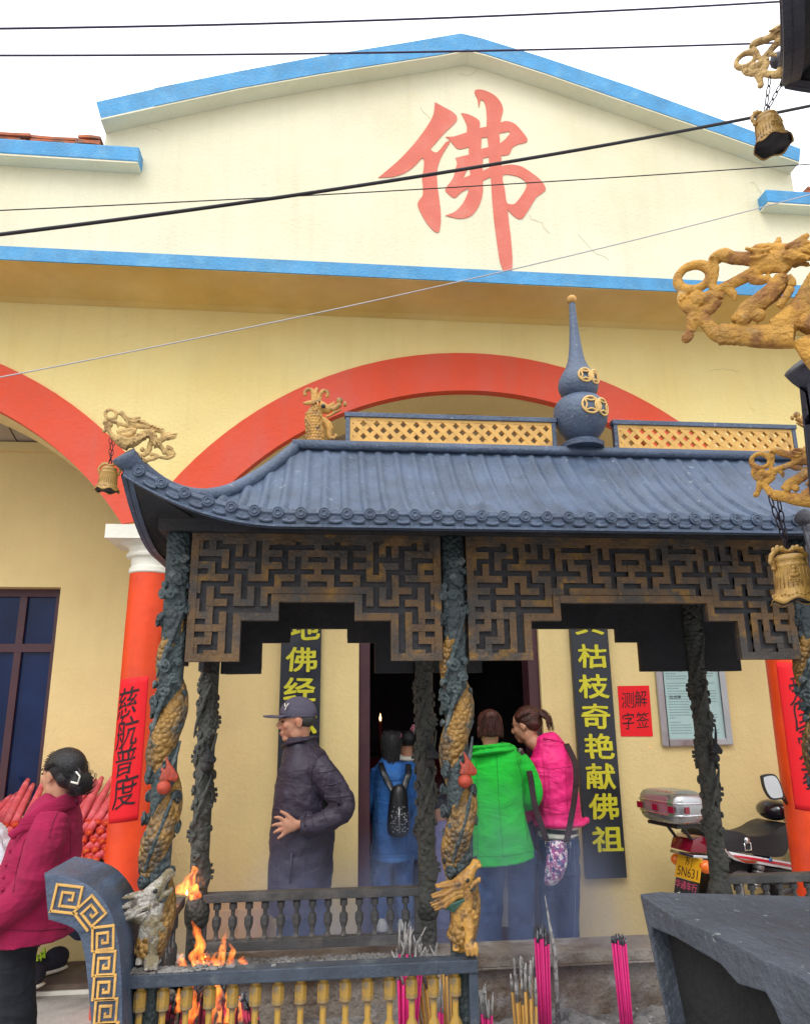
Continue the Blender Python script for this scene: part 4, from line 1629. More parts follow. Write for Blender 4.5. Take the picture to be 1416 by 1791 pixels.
hand(body, hp(528, 1431), hp(506, 1434), [
    (hp(497, 1422), hp(490, 1419, -.004), hp(484, 1420, .004)),
    (hp(495, 1431), hp(487, 1431, -.006), hp(480, 1434, .004)),
    (hp(496, 1440), hp(488, 1442, -.006), hp(483, 1446, .004)),
    (hp(500, 1448), hp(495, 1451, -.004), hp(490, 1455, .002))], F.k,
    [hp(514, 1424), hp(506, 1416), hp(500, 1412), hp(494, 1409)], r=3.1)
body.ell(hp(505, 1434), (9 * F.k, 4.2 * F.k, 13 * F.k)); body.ell(hp(512, 1430), (9 * F.k, 4.5 * F.k, 11 * F.k))
bo = finish_body(body, man, .0052)
face_marks(L, HM, h, bo)
M_COAT = cloth('dark_plum_padded_cloth', (.030, .022, .040), 60., .35, col2=(.040, .032, .060), rough=.6)
M_NAVYTR = cloth('navy_trousers', (.020, .024, .060))
c = B()
F.rows(c, [(1288, 503, 548, .085), (1300, 499, 552, .10), (1318, 493, 562, .15), (1340, 487, 578, .19), (1380, 481, 584, .20), (1420, 477, 584, .20), (1460, 475, 583, .20), (1510, 473, 580, .20), (1555, 470, 577, .20), (1592, 469, 575, .20)])
F.limb(c, [(552, 1334, -.14), (580, 1368, -.18), (598, 1402, -.21), (575, 1424, -.23), (545, 1434, -.235), (527, 1434, -.235)], [24, 23, 20, 18, 16, 13.5])
F.limb(c, [(545, 1334, .14), (560, 1400, .20), (515, 1440, .18)], [22, 19, 15])
# quilt seams as shallow rolls down the sleeve
for i in range(6):
    t = i / 6
    F.limb(c, [(568 - 10 * t + 6, 1345 + 46 * t, -.29), (590 + 6 * t, 1360 + 42 * t, -.285)], [3.5, 2.5], 8)
coat = sculpt(c, 'coat', M_COAT, man, .0075, 2, [(.11, .020, 'CLOUDS'), (.04, .009, 'CLOUDS')])
for pts in ([(560, 1318), (546, 1345), (544, 1372), (556, 1392)], [(540, 1446), (534, 1500), (530, 1584)], [(506, 1478), (514, 1532)]):
    seam(coat, pts, 'seam', M_COAT, .0026)
for x0, y0, x1, y1 in ((556, 1352, 592, 1344), (560, 1374, 604, 1366), (570, 1394, 614, 1392), (600, 1428, 586, 1396), (572, 1436, 560, 1408), (548, 1444, 544, 1420)):
    seam(coat, [(x0, y0), ((x0 + x1) / 2, (y0 + y1) / 2 + 2), (x1, y1)], 'quilt_seam', M_COAT, .0030)
seam(coat, [(534, 1446), (531, 1434), (534, 1420)], 'cuff', M_COAT, .0055)
c = B()      # stand collar, front placket, pocket
c.tube([F.P(548, 1290, 0), F.P(530, 1293, -.10), F.P(508, 1299, -.08), F.P(498, 1306, -.0), F.P(508, 1300, .08), F.P(530, 1294, .10)], [(.012, .030)] * 6, 8, side=(0, 0, 1), closed=True)
c.build('collar', M_COAT, coat, smooth=True)
c = B()
c.tube([F.P(513, 1480, -.196), F.P(510, 1530, -.197)], [.006, .006], 6)
c.build('pocket_welt', M_COAT, coat, smooth=True)
t = B()
for lx, dy in ((506, .09), (545, -.09)):
    F.limb(t, [(lx + 4, 1560, dy), (lx, 1620, dy), (lx - 2, 1690, dy)], [27, 23, 20])
sculpt(t, 'trousers', M_NAVYTR, man, .009, 2, WR)


def shoes(root, pts, f, mat, sole, L_=.26):
    f = Vector((f[0], f[1], 0)).normalized()
    M = Matrix((f, Vector((-f.y, f.x, 0)), Vector((0, 0, 1)))).transposed()
    for p in pts:
        b = B()
        b.ell(p + f * .05 + Vector((0, 0, .045)), (L_ * .5, .047, .042), 16, 10, M)
        b.ell(p - f * .02 + Vector((0, 0, .075)), (.07, .043, .055), 14, 9, M)
        o = b.build('shoe', mat, root, smooth=True)
        q = B()
        q.ell(p + f * .05 + Vector((0, 0, .018)), (L_ * .52, .050, .018), 16, 8, M)
        q.build('sole', sole, o, smooth=True)


def foot(px, dy, floor=FLOOR, Y=None, F_=None):
    p = at(px, 1680, F_.Y)
    return Vector((p.x, F_.Y + dy, floor))


shoes(man, [foot(505, .09, F_=F), foot(544, -.09, F_=F)], (-1, -.1), M_BLACK, M_RUBBER)
M_CAP = cloth('grey_violet_cotton_cap', (.085, .078, .115), 200., .3)
c = B()
c.ell(face(-.055, 0, .68), (.455 * h, .375 * h, .40 * h), 24, 16, HM)
cap = c.build('cap', M_CAP, man, smooth=True)
bm = bmesh.new(); bm.from_mesh(cap.data)      # open dome: keep what lies above the band
off = wloc(man)
pl = face(-.05, 0, .60) - off
nz = (HM @ Vector((.10, 0, 1))).normalized()
bmesh.ops.bisect_plane(bm, geom=bm.verts[:] + bm.edges[:] + bm.faces[:], plane_co=pl, plane_no=nz, clear_inner=True)
bm.to_mesh(cap.data); bm.free()
q = B()
pk = []
for i in range(13):
    a = -1.25 + 2.5 * i / 12
    pk.append((face(-.055 + .44 * math.cos(a), .36 * math.sin(a), .635 - .02 * math.cos(a)), face(.02 + .80 * math.cos(a * .86) - .02, .31 * math.sin(a * .95), .665 - .02 - .06 * abs(math.sin(a)))))
vs = [p for a, b_ in pk for p in (a, a.lerp(b_, .5) + HM @ Vector((0, 0, .022 * h)), b_)]
q.add(vs, [(3 * i + j, 3 * i + 3 + j, 3 * i + 4 + j, 3 * i + 1 + j) for i in range(12) for j in (0, 1)])
br = q.build('brim', M_CAP, cap, smooth=True)
sm = br.modifiers.new('t', 'SOLIDIFY'); sm.thickness = .006; sm.offset = 0
bake(br)
q = B()
q.tube([face(.29, .305, .92), face(.27, .335, .82)], .012 * h, 6); q.tube([face(.20, .325, .92), face(.27, .335, .82)], .012 * h, 6); q.tube([face(.27, .335, .82), face(.285, .345, .76)], .010 * h, 6)
q.build('cap_emblem', M_WHITE, cap, smooth=True)
q = B()
q.tube([face(-.06, 0, .60) + HM @ Vector((.43 * h * math.cos(a), .36 * h * math.sin(a), .0)) for a in [math.pi * .5 + math.pi * i / 12 for i in range(13)]], .02 * h, 6)
q.build('cap_strap', M_CAP, cap, smooth=True)
c = B()
c.ell(face(-.13, 0, .55), (.36 * h, .345 * h, .26 * h), 18, 12, HM)
c.build('hair', pm('grey_hair', (.06, .055, .055), .6, .3, 30., .5, 160.), man, smooth=True)

# ---- woman in the green coat, seen from behind
GY = 4.66
gw = person('woman in a bright green wool coat seen from behind at the doorway', GY, 880)
F = Fig(GY, gw)
body = B()
h = 58 * F.k
O = F.P(857, 1302, .0)
L, HM = head(body, O, h, (.05, 1), .12, F.P(857, 1322))
F.rows(body, [(1315, 835, 885, .09), (1340, 830, 905, .11), (1420, 838, 905, .12), (1500, 845, 920, .085)])
F.limb(body, [(910, 1330, 0), (932, 1390, -.02), (905, 1410, .18)], [11, 9, 7]); F.limb(body, [(832, 1330, 0), (822, 1390, .02), (845, 1412, .2)], [11, 9, 7])
for s_, (x, y) in ((1, (893, 1412)), (-1, (858, 1414))):     # hands joined in front, fingers up
    W0 = F.P(x, y, .22)
    hand(body, W0, F.P((x + 875) / 2, y - 10, .26), [(F.P(875 + s_ * (2 + i), y - 18, .27 + .01 * i), F.P(875 + s_ * 2, y - 26, .275 + .012 * i), F.P(875 + s_ * 1, y - 33 + i, .275 + .012 * i)) for i in range(4)], F.k, [W0, F.P(874, y - 14, .22), F.P(873, y - 20, .215)], r=2.6)
for lx in (857, 911):
    F.limb(body, [(lx, 1515), (lx, 1590), (lx - 1, 1668)], [16, 12, 9])
finish_body(body, gw, .007)
M_GREEN = cloth('green_wool', (.010, .46, .032), 220., .4, col2=(.010, .40, .040), rough=.95)
M_JEAN = cloth('blue_denim', (.011, .027, .085), 260., .3, col2=(.035, .070, .165), mix=(5., .46, .66))
c = B()
F.rows(c, [(1305, 832, 884, .085), (1316, 826, 897, .11), (1332, 822, 914, .135), (1360, 822, 916, .15), (1410, 823, 914, .155), (1450, 825, 922, .165), (1485, 827, 932, .17), (1504, 828, 937, .172)], 32)
F.limb(c, [(905, 1328, .0), (925, 1360, -.02), (931, 1392, -.02), (918, 1408, .08), (900, 1412, .20)], [18, 17, 15.5, 14, 12])
F.limb(c, [(838, 1326, .0), (826, 1360, .0), (824, 1392, .02), (842, 1412, .2)], [17, 15, 14, 12])
gc = sculpt(c, 'coat', M_GREEN, gw, .0075, 3, [(.16, .018, 'CLOUDS'), (.05, .004, 'CLOUDS')])
M_GREEND = cloth('dark_green_thread', (.006, .26, .018), 220., .2)
for pts in ([(868, 1322), (872, 1400), (880, 1500)], [(904, 1328), (912, 1360), (914, 1402), (922, 1470)], [(832, 1330), (836, 1400), (836, 1496)], [(830, 1497), (880, 1498), (934, 1488)]):
    seam(gc, pts, 'seam', M_GREEND, .0020)
c = B()
P = [F.P(857 + 29 * math.cos(a), 1306 - 4 * math.cos(a + .8), .105 * math.sin(a)) for a in [2 * math.pi * i / 20 for i in range(20)]]
c.tube(P, [(.013, .030)] * 20, 10, side=(0, 0, 1), closed=True)
P = [F.P(859 + 34 * math.cos(a), 1316 - 6 * math.cos(a + .8), .125 * math.sin(a)) for a in [2 * math.pi * i / 20 for i in range(20)]]
c.tube(P, [(.013, .026)] * 20, 10, side=(0, 0, 1), closed=True)
sculpt(c, 'collar', M_GREEN, gc, .006, 3, [(.05, .008, 'CLOUDS')])
c = B()
c.tube([F.P(899, 1311, -.06), F.P(903, 1309, -.075), F.P(908, 1310, -.06), F.P(904, 1313, -.05)], .006, 7, closed=True)
c.build('shoulder_ring', M_STEEL, gc, smooth=True)
t = B()
for lx in (857, 911):
    F.limb(t, [(lx + 2, 1485), (lx, 1550), (lx - 1, 1615), (lx - 2, 1690)], [27, 23.5, 21, 22.5])
sculpt(t, 'jeans', M_JEAN, gw, .009, 2, WR)
shoes(gw, [foot(858, 0, F_=F), foot(912, 0, F_=F)], (0, 1), M_BLACK, M_RUBBER, .23)
c = B()
c.ell(L(-.12, 0, .66), (.43 * h, .39 * h, .39 * h), 22, 14, HM)
c.ell(L(-.25, 0, .48), (.30 * h, .35 * h, .30 * h), 18, 12, HM)
c.ell(L(-.48, 0, .82), (.16 * h, .20 * h, .16 * h), 14, 9, HM)
for i in range(40):     # strands
    a = -1.2 + 2.4 * i / 39
    c.tube([L(-.50 * math.cos(a) - .03, .36 * math.sin(a), .30 + .05 * math.sin(i)), L(-.56 * math.cos(a * .9), .33 * math.sin(a), .58), L(-.52, .06 * math.sin(a), .83)], [.010 * h, .022 * h, .015 * h], 5)
hr = sculpt(c, 'hair', M_HAIRBR, gw, .0045, 1, [(.02, .006, 'CLOUDS')])
def gfn(t):
    a = -1.35 + 2.7 * t
    return [(-.52 * math.cos(a) - .04, .375 * math.sin(a), .20), (-.60 * math.cos(a * .9), .385 * math.sin(a), .50), (-.58 * math.cos(a * .6), .24 * math.sin(a), .78), (-.56, .10 * math.sin(a), .90)]
strands(L, h, gfn, 110, M_HAIRBR, hr, .0016, 3)

# ---- woman in the pink jacket, turned to the left
KY = 4.78
pw = person('woman in a hot pink jacket and jeans with brown ponytail leaning left', KY, 975)
F = Fig(KY, pw)
body = B()
h = 61 * F.k
O = F.P(928, 1299, .05)
L, HM = head(body, O, h, (-.80, .60), .18, F.P(950, 1308))
F.rows(body, [(1302, 930, 972, .09), (1330, 932, 995, .11), (1400, 935, 1005, .12), (1470, 948, 1006, .12), (1520, 955, 1006, .12)])
F.limb(body, [(932, 1325, -.02), (938, 1395, 0), (915, 1432, .14), (903, 1436, .18)], [10, 8, 6, 5]); F.limb(body, [(985, 1325, .08), (975, 1395, .16), (930, 1420, .22)], [10, 8, 6])
W0 = F.P(903, 1437, .18)
hand(body, W0, F.P(893, 1434, .21), [(F.P(887, 1428 + 4 * i, .225), F.P(883, 1424 + 5 * i, .23), F.P(880, 1422 + 6 * i, .23)) for i in range(4)], F.k, [W0, F.P(893, 1428, .2), F.P(888, 1421, .2)], r=2.5)
W0 = F.P(930, 1420, .22)
hand(body, W0, F.P(912, 1418, .25), [(F.P(904, 1412 + 4 * i, .26), F.P(899, 1409 + 5 * i, .265), F.P(895, 1408 + 6 * i, .265)) for i in range(4)], F.k, [W0, F.P(911, 1411, .24), F.P(905, 1404, .24)], r=2.5)
for lx, dy in ((964, .04), (990, -.03)):
    F.limb(body, [(lx + 2, 1500, dy), (lx + 1, 1580, dy), (lx + 1, 1668, dy)], [14, 10, 8])
bo = finish_body(body, pw, .007)
face_marks(L, HM, h, bo)
M_PINK = cloth('hot_pink_jacket', (.82, .012, .19), 200., .2, col2=(.70, .012, .15), rough=.6)
c = B()
F.rows(c, [(1290, 938, 974, .07, .02), (1302, 931, 985, .10), (1322, 925, 1000, .135), (1350, 924, 1007, .145), (1390, 927, 1011, .15), (1420, 932, 1014, .15), (1436, 934, 1016, .152)], 32)
F.limb(c, [(936, 1325, -.05), (938, 1360, -.06), (940, 1395, -.03), (926, 1425, .06), (908, 1440, .15)], [17, 16, 14.5, 12.5, 10.5])
F.limb(c, [(992, 1325, .06), (985, 1395, .16), (935, 1422, .21)], [17, 14, 10])
F.limb(c, [(934, 1440, .0), (960, 1438, -.13), (1000, 1436, -.14), (1019, 1432, -.06)], [6, 6, 6, 6])
pj_ = sculpt(c, 'jacket', M_PINK, pw, .0075, 2, [(.10, .022, 'CLOUDS'), (.035, .010, 'CLOUDS')])
M_PINKD = cloth('dark_pink_thread', (.50, .008, .11), 200., .2)
for pts in ([(930, 1338), (965, 1345), (1004, 1340)], [(958, 1345), (962, 1424)], [(988, 1344), (992, 1422)], [(934, 1424), (975, 1424), (1013, 1420)], [(946, 1308), (950, 1340), (954, 1390), (948, 1420)]):
    seam(pj_, pts, 'seam', M_PINKD, .0020)
c = B()
c.tube([F.P(944, 1290, -.07), F.P(960, 1293, -.09), F.P(976, 1298, -.06), F.P(982, 1303, .04)], [(.008, .020)] * 4, 8, side=(0, 0, 1))
c.build('collar', M_PINK, pj_, smooth=True)
c = B()
for z in range(2):
    pass
F.rows(c, [(1434, 938, 1008, .14), (1445, 939, 1009, .14), (1462, 941, 1009, .138)], 28)
sh = c.build('striped_shirt', M_WHITE, pw, smooth=True)
c = B()
F.rows(c, [(1446.5, 938, 1010, .142), (1450, 938, 1010, .142), (1453.5, 938, 1010, .142)], 28)
c.build('black_stripe', M_BLACK, sh, smooth=True)
t = B()
F.rows(t, [(1458, 941, 1010, .135), (1490, 944, 1012, .14), (1525, 950, 1008, .14)], 28)
F.limb(t, [(964, 1510, .03), (964, 1560, .04), (966, 1610, .04), (964, 1690, .03)], [24, 19, 17, 20])
F.limb(t, [(988, 1510, -.02), (990, 1560, -.03), (990, 1610, -.03), (993, 1690, -.03)], [24, 20, 18, 21])
jn = sculpt(t, 'jeans', M_JEAN, pw, .0075, 2, WR)
M_THREAD = cloth('denim_thread', (.20, .22, .28), 200., .1)
for pts in ([(972, 1480), (996, 1478), (997, 1500), (985, 1510), (973, 1501), (972, 1480)], [(944, 1468), (978, 1470), (1008, 1467)], [(976, 1470), (977, 1520)], [(1003, 1480), (1006, 1540), (1004, 1640)]):
    seam(jn, pts, 'seam', M_THREAD, .0015)
shoes(pw, [foot(965, .03, F_=F), foot(986, -.03, F_=F)], (-.6, .8), M_BLACK, M_RUBBER, .23)
c = B()
c.ell(L(-.13, 0, .68), (.43 * h, .385 * h, .38 * h), 22, 14, HM)
c.ell(L(-.28, 0, .52), (.26 * h, .34 * h, .26 * h), 18, 12, HM)
for i in range(26):
    a = -1.3 + 2.6 * i / 25
    c.tube([L(.10 * math.cos(a), .36 * math.sin(a), .90 - .2 * abs(math.sin(a))), L(-.30, .34 * math.sin(a), .78), L(-.50, .05 * math.sin(a), .72)], [.010 * h, .018 * h, .012 * h], 5)
for i in range(14):
    a = i * 2.4
    r = .02 + .012 * (i % 5)
    c.tube([L(-.50, 0, .72), L(-.66 + r, r * math.cos(a) * 2, .74 + r * math.sin(a)), L(-.76, .10 * math.cos(a), .56 + .06 * math.sin(a)), L(-.70 - r, .13 * math.cos(a), .30 + .03 * (i % 4))], [.05 * h, .07 * h, .06 * h, .012 * h], 7)
hr = sculpt(c, 'hair', M_HAIRBR, pw, .0045, 1, [(.02, .006, 'CLOUDS')])
def pfn(t):
    a = -1.4 + 2.8 * t
    return [(.16 * math.cos(a), .40 * math.sin(a), .92 - .25 * abs(math.sin(a))), (-.28, .385 * math.sin(a), .80), (-.48, .10 * math.sin(a), .76)]
strands(L, h, pfn, 90, M_HAIRBR, hr, .0015, 4)
def tfn(t):
    a = t * 6.28
    return [(-.50, 0, .72), (-.66, .09 * math.cos(a), .74 + .07 * math.sin(a)), (-.78, .14 * math.cos(a), .54), (-.74 + .06 * math.sin(a), .17 * math.cos(a), .22)]
strands(L, h, tfn, 50, M_HAIRBR, hr, .0015, 5, .05)
c = B(); c.ell(L(-.53, .05, .74), (.05 * h, .07 * h, .05 * h), 10, 7, HM)
c.build('hair_tie', M_WHITE, pw, smooth=True)

# ---- shoulder bag between the two women
bag = thing('shoulder_bag', 'patterned cloth shoulder bag hanging on dark straps between green and pink jackets', 'bag', F.P(953, 1500, -.20))
M_BAGP = pm('floral_print', (.30, .05, .20), .8, .3, 30., .2, 120., col2=(.70, .66, .68), mix=(48., .50, .53), col3=(.03, .035, .16), mix3=(40., .53, .56))
M_STRAP = cloth('dark_brown_strap', (.030, .012, .014), 200., .2)
c = B()
P = [F.P(956, 1463, -.18), F.P(956, 1478, -.20), F.P(953, 1500, -.22), F.P(946, 1520, -.22), F.P(938, 1533, -.20)]
c.tube(curve3(P, 4), list(zip(lerpr([.050, .062, .062, .048, .018], 4), lerpr([.022, .04, .045, .04, .015], 4))), 18, side=(1, 0, 0))
sculpt(c, 'pouch', M_BAGP, bag, .006, 2, [(.04, .012, 'CLOUDS')])
c = B()
c.tube(curve3([F.P(904, 1312, -.085), F.P(911, 1345, -.19), F.P(918, 1400, -.215), F.P(930, 1440, -.23), F.P(938, 1462, -.22)], 5), [(.018, .003)] * 21, 8, side=(1, 0, .1))
c.build('strap', M_STRAP, bag, smooth=True)
c = B()
c.tube(curve3([F.P(983, 1300, -.08), F.P(991, 1335, -.165), F.P(989, 1380, -.18), F.P(980, 1430, -.19), F.P(971, 1464, -.21)], 5), [(.018, .003)] * 21, 8, side=(1, 0, .1))
c.build('strap', M_STRAP, bag, smooth=True)
for (x, y) in ((938, 1464), (972, 1466)):
    c = B()
    c.tube([F.P(x - 4, y - 4, -.235), F.P(x + 4, y - 4, -.235), F.P(x + 4, y + 5, -.235), F.P(x - 4, y + 5, -.235)], .0035, 6, closed=True)
    c.build('buckle', M_STEEL, bag, smooth=True)

# ---- girl in denim jacket with a black backpack, inside the doorway
DY = 5.36
dg_ = person('girl in a blue denim jacket with long black hair standing inside the doorway', DY, 683, FLOOR)
F = Fig(DY, dg_)
body = B()
h = 44 * F.k
L, HM = head(body, F.P(684, 1325), h, (.1, 1), .08, F.P(684, 1340))
F.rows(body, [(1332, 668, 702, .09), (1350, 660, 708, .11), (1420, 662, 708, .11), (1495, 664, 708, .075)])
F.limb(body, [(659, 1345), (649, 1400, .02), (652, 1432, .10), (662, 1444, .2)], [8, 7, 6, 5]); F.limb(body, [(709, 1345), (718, 1400, .02), (714, 1432, .10), (704, 1444, .2)], [8, 7, 6, 5])
for s_, x in ((-1, 664), (1, 702)):
    W0 = F.P(x, 1441, .22)
    hand(body, W0, F.P(x - s_ * 5, 1436, .27), [(F.P(x - s_ * (9 + i), 1430 - i, .28 + .01 * i), F.P(x - s_ * 12, 1424 - i, .285 + .01 * i), F.P(x - s_ * 13, 1419, .285 + .01 * i)) for i in range(4)], F.k, [W0, F.P(x - s_ * 4, 1430, .25), F.P(x - s_ * 6, 1425, .25)], r=1.9)
for lx in (669, 706):
    F.limb(body, [(lx, 1505), (lx, 1560), (lx, 1612)], [14, 10, 8])
finish_body(body, dg_, .008)
M_DENIM = cloth('bright_denim', (.025, .130, .42), 240., .3, col2=(.05, .19, .50), mix=(7., .46, .66))
M_DENIM2 = cloth('washed_denim', (.035, .10, .30), 240., .3, col2=(.14, .24, .44), mix=(4., .46, .62))
c = B()
F.rows(c, [(1326, 671, 699, .07), (1334, 661, 706, .10), (1348, 653, 714, .125), (1400, 652, 716, .13), (1450, 650, 718, .135), (1503, 652, 720, .14)], 28)
F.limb(c, [(659, 1345), (649, 1400, .02), (652, 1432, .10), (662, 1446, .2)], [11, 10, 9, 7.5]); F.limb(c, [(709, 1345), (718, 1400, .02), (714, 1432, .1), (704, 1446, .2)], [11, 10, 9, 7.5])
dj = sculpt(c, 'denim_jacket', M_DENIM, dg_, .0075, 2, WR)
M_DTH = cloth('dark_denim_thread', (.012, .065, .22), 200., .1)
for pts in ([(654, 1362), (684, 1366), (714, 1362)], [(654, 1492), (684, 1494), (717, 1492)], [(660, 1366), (662, 1490)], [(711, 1366), (710, 1490)]):
    seam(dj, pts, 'seam', M_DTH, .0022)
t = B()
for lx, q in ((667, -1), (706, 1)):
    F.limb(t, [(lx, 1495), (lx, 1540), (lx + q, 1580), (lx + q * 2, 1606)], [18, 15.5, 13, 11])
sculpt(t, 'jeans', M_DENIM2, dg_, .009, 2, WR)
shoes(dg_, [foot(666, -.03, F_=F), foot(708, .02, F_=F)], (.15, 1), M_WHITE, M_WHITE, .24)
c = B()
c.ell(L(-.10, 0, .66), (.44 * h, .37 * h, .38 * h), 20, 14, HM)
for i in range(22):
    a = -1.45 + 2.9 * i / 21
    c.tube([L(-.1 - .36 * math.cos(a), .31 * math.sin(a), .75), L(-.12 - .38 * math.cos(a), .33 * math.sin(a), .35), L(-.14 - .36 * math.cos(a), .27 * math.sin(a), -.05), L(-.14 - .30 * math.cos(a), .18 * math.sin(a), -.45 + .08 * math.sin(i * 5))], [.05 * h, .055 * h, .055 * h, .015 * h], 6)
hr = sculpt(c, 'hair', M_HAIRBK, dg_, .006, 1, [(.02, .006, 'CLOUDS')])
def dfn(t):
    a = -1.5 + 3. * t
    return [(-.1 - .30 * math.cos(a), .30 * math.sin(a), .98), (-.12 - .42 * math.cos(a), .37 * math.sin(a), .55), (-.14 - .42 * math.cos(a), .31 * math.sin(a), .05), (-.16 - .38 * math.cos(a), .22 * math.sin(a) + .03, -.55 + .12 * math.cos(t * 40))]
strands(L, h, dfn, 90, M_HAIRBK, hr, .0030, 6, .06)
M_FLOWER = pm('pink_blossom', (.80, .28, .36), .6, .2, 30., .1, 60.)
c = B()
rn = random.Random(4)
for i in range(26):
    a = i / 26 * 2 * math.pi
    if i not in (19, 20, 21, 22, 5):
        continue
    p = L(-.10 + .40 * math.cos(a), .34 * math.sin(a), .88 + .10 * rn.uniform(-1, 1))
    for k in range(5):
        b_ = k * 1.257
        c.ell(p + Vector((.009 * math.cos(b_), -.004, .009 * math.sin(b_))), (.0065, .005, .0065), 6, 4)
c.build('flower_crown', M_FLOWER, dg_, smooth=True)
bp = thing('backpack', 'small black studded leather backpack on the denim jacket', 'backpack', F.P(690, 1450, -.2))
c = B()
F.rows(c, [(1372, 684, 700, .05, -.19), (1380, 678, 706, .07, -.2), (1410, 674, 709, .08, -.205), (1440, 672, 710, .08, -.205), (1452, 676, 706, .06, -.2)], 20)
bpb = sculpt(c, 'bag_body', M_BLACK, bp, .007, 3, [(.03, .004, 'CLOUDS')])
c = B()
rn = random.Random(6)
for i in range(60):
    x, y = rn.uniform(678, 706), rn.uniform(1402, 1444)
    c.ell(F.P(x, y, -.205 - .077 * math.sqrt(max(.1, 1 - ((x - 692) / 20) ** 2))), .0045, 6, 4)
c.tube([F.P(691, 1402, -.287), F.P(691, 1446, -.287)], .005, 6)
c.build('studs', M_STEEL, bpb, smooth=True)
for pts in ([(664, 1333, -.08), (668, 1348, -.145), (676, 1366, -.17), (683, 1378, -.2)], [(712, 1336, -.06), (710, 1350, -.145), (704, 1366, -.17), (700, 1378, -.2)]):
    c = B()
    c.tube(curve3([F.P(*p) for p in pts], 4), [(.020, .005)] * 13, 8, side=(1, 0, 0))
    c.build('strap', M_BLACK, bp, smooth=True)

# ---- second worshipper just beyond her
WY = 5.8
wp = person('worshipper with white collar and pink blossom headband half hidden beside the denim jacket girl', WY, 712, FLOOR)
F = Fig(WY, wp)
body = B()
h = 42 * F.k
L, HM = head(body, F.P(711, 1322), h, (-.35, 1), .05, F.P(712, 1336))
F.rows(body, [(1328, 698, 728, .09), (1345, 692, 734, .11), (1420, 694, 732, .11), (1500, 694, 734, .12)])
F.limb(body, [(690, 1342), (684, 1400), (694, 1430, .2)], [8, 6, 5]); F.limb(body, [(736, 1342), (741, 1400), (730, 1430, .2)], [8, 6, 5])
for lx in (700, 728):
    F.limb(body, [(lx, 1495), (lx, 1550), (lx, 1605)], [14, 10, 8])
finish_body(body, wp, .009)
c = B()
F.rows(c, [(1328, 700, 726, .07), (1336, 692, 734, .10), (1350, 686, 740, .12), (1420, 686, 740, .12), (1500, 688, 742, .13)], 26)
F.limb(c, [(690, 1345), (683, 1400), (694, 1432, .2)], [10, 9, 7]); F.limb(c, [(736, 1345), (742, 1400), (730, 1432, .2)], [10, 9, 7])
sculpt(c, 'jacket', M_DENIM, wp, .009, 2, WR)
c = B()
c.tube([F.P(711 + 12 * math.cos(a), 1325 - 2 * math.sin(a), .065 * math.sin(a)) for a in [2 * math.pi * i / 16 for i in range(16)]], [(.02, .035)] * 16, 8, side=(0, 0, 1), closed=True)
c.build('white_collar', M_WHITE, wp, smooth=True)
t = B()
for lx in (700, 728):
    F.limb(t, [(lx, 1490), (lx, 1550), (lx, 1606)], [16, 13, 11])
sculpt(t, 'trousers', M_NAVYTR, wp, .01, 2, WR)
shoes(wp, [foot(700, 0, F_=F), foot(728, 0, F_=F)], (0, 1), M_BLACK, M_RUBBER, .24)
c = B()
c.ell(L(-.10, 0, .68), (.44 * h, .38 * h, .38 * h), 18, 12, HM)
c.build('hair', M_HAIRBK, wp, smooth=True)
c = B()
rn = random.Random(8)
for i in range(20):
    a = i / 20 * 2 * math.pi
    if i not in (13, 14, 15, 16, 4):
        continue
    p = L(-.10 + .37 * math.cos(a), .31 * math.sin(a), .93 + .08 * rn.uniform(-1, 1) + (.22 if i in (14, 15, 16) else 0))
    for k in range(5):
        b_ = k * 1.257
        c.ell(p + Vector((.009 * math.cos(b_), -.004, .009 * math.sin(b_))), (.0065, .005, .0065), 6, 4)
c.build('flower_crown', M_FLOWER, wp, smooth=True)

# ---- kneeling worshipper in lavender grey
NY = 5.5
kn = person('worshipper in lavender grey clothes kneeling and bowing at the threshold', NY, 785, FLOOR)
F = Fig(NY, kn)
body = B()
h = 46 * F.k
L, HM = head(body, F.P(783, 1448, .34), h, (.1, 1), .9, F.P(783, 1462, .18))
F.rows(body, [(1455, 768, 802, .10, .12), (1480, 762, 806, .12, .06), (1530, 760, 808, .13, 0), (1570, 758, 810, .15, -.02), (1600, 760, 808, .14, .05)])
F.limb(body, [(760, 1475, .1), (754, 1530, .2), (772, 1560, .34)], [8, 7, 5]); F.limb(body, [(808, 1475, .1), (812, 1530, .2), (796, 1560, .34)], [8, 7, 5])
for s_, x in ((-1, 773), (1, 795)):
    W0 = F.P(x, 1560, .35)
    hand(body, W0, F.P(x - s_ * 4, 1555, .40), [(F.P(x - s_ * (6 + i), 1549, .41 + .01 * i), F.P(x - s_ * 8, 1543, .415 + .01 * i), F.P(x - s_ * 9, 1538, .415 + .01 * i)) for i in range(4)], F.k, [W0, F.P(x - s_ * 3, 1549, .38), F.P(x - s_ * 5, 1544, .38)], r=2.0)
for x in (770, 798):
    F.limb(body, [(x, 1598, .02), (x, 1622, .32), (x, 1632, .05), (x, 1634, -.22)], [13, 11, 8, 6])
finish_body(body, kn, .009)
M_LAV = cloth('lavender_grey_cloth', (.17, .16, .32), 160., .25, col2=(.13, .13, .27))
c = B()
F.rows(c, [(1446, 770, 800, .07, .14), (1456, 762, 806, .11, .12), (1480, 756, 812, .135, .06), (1530, 753, 814, .15, 0), (1575, 750, 816, .17, -.02), (1612, 754, 814, .16, .02)], 28)
F.limb(c, [(761, 1472, .1), (753, 1530, .2), (771, 1562, .32)], [12, 10, 7]); F.limb(c, [(808, 1472, .1), (814, 1530, .2), (797, 1562, .32)], [12, 10, 7])
sculpt(c, 'tunic', M_LAV, kn, .009, 2, [(.10, .025, 'CLOUDS')])
t = B()
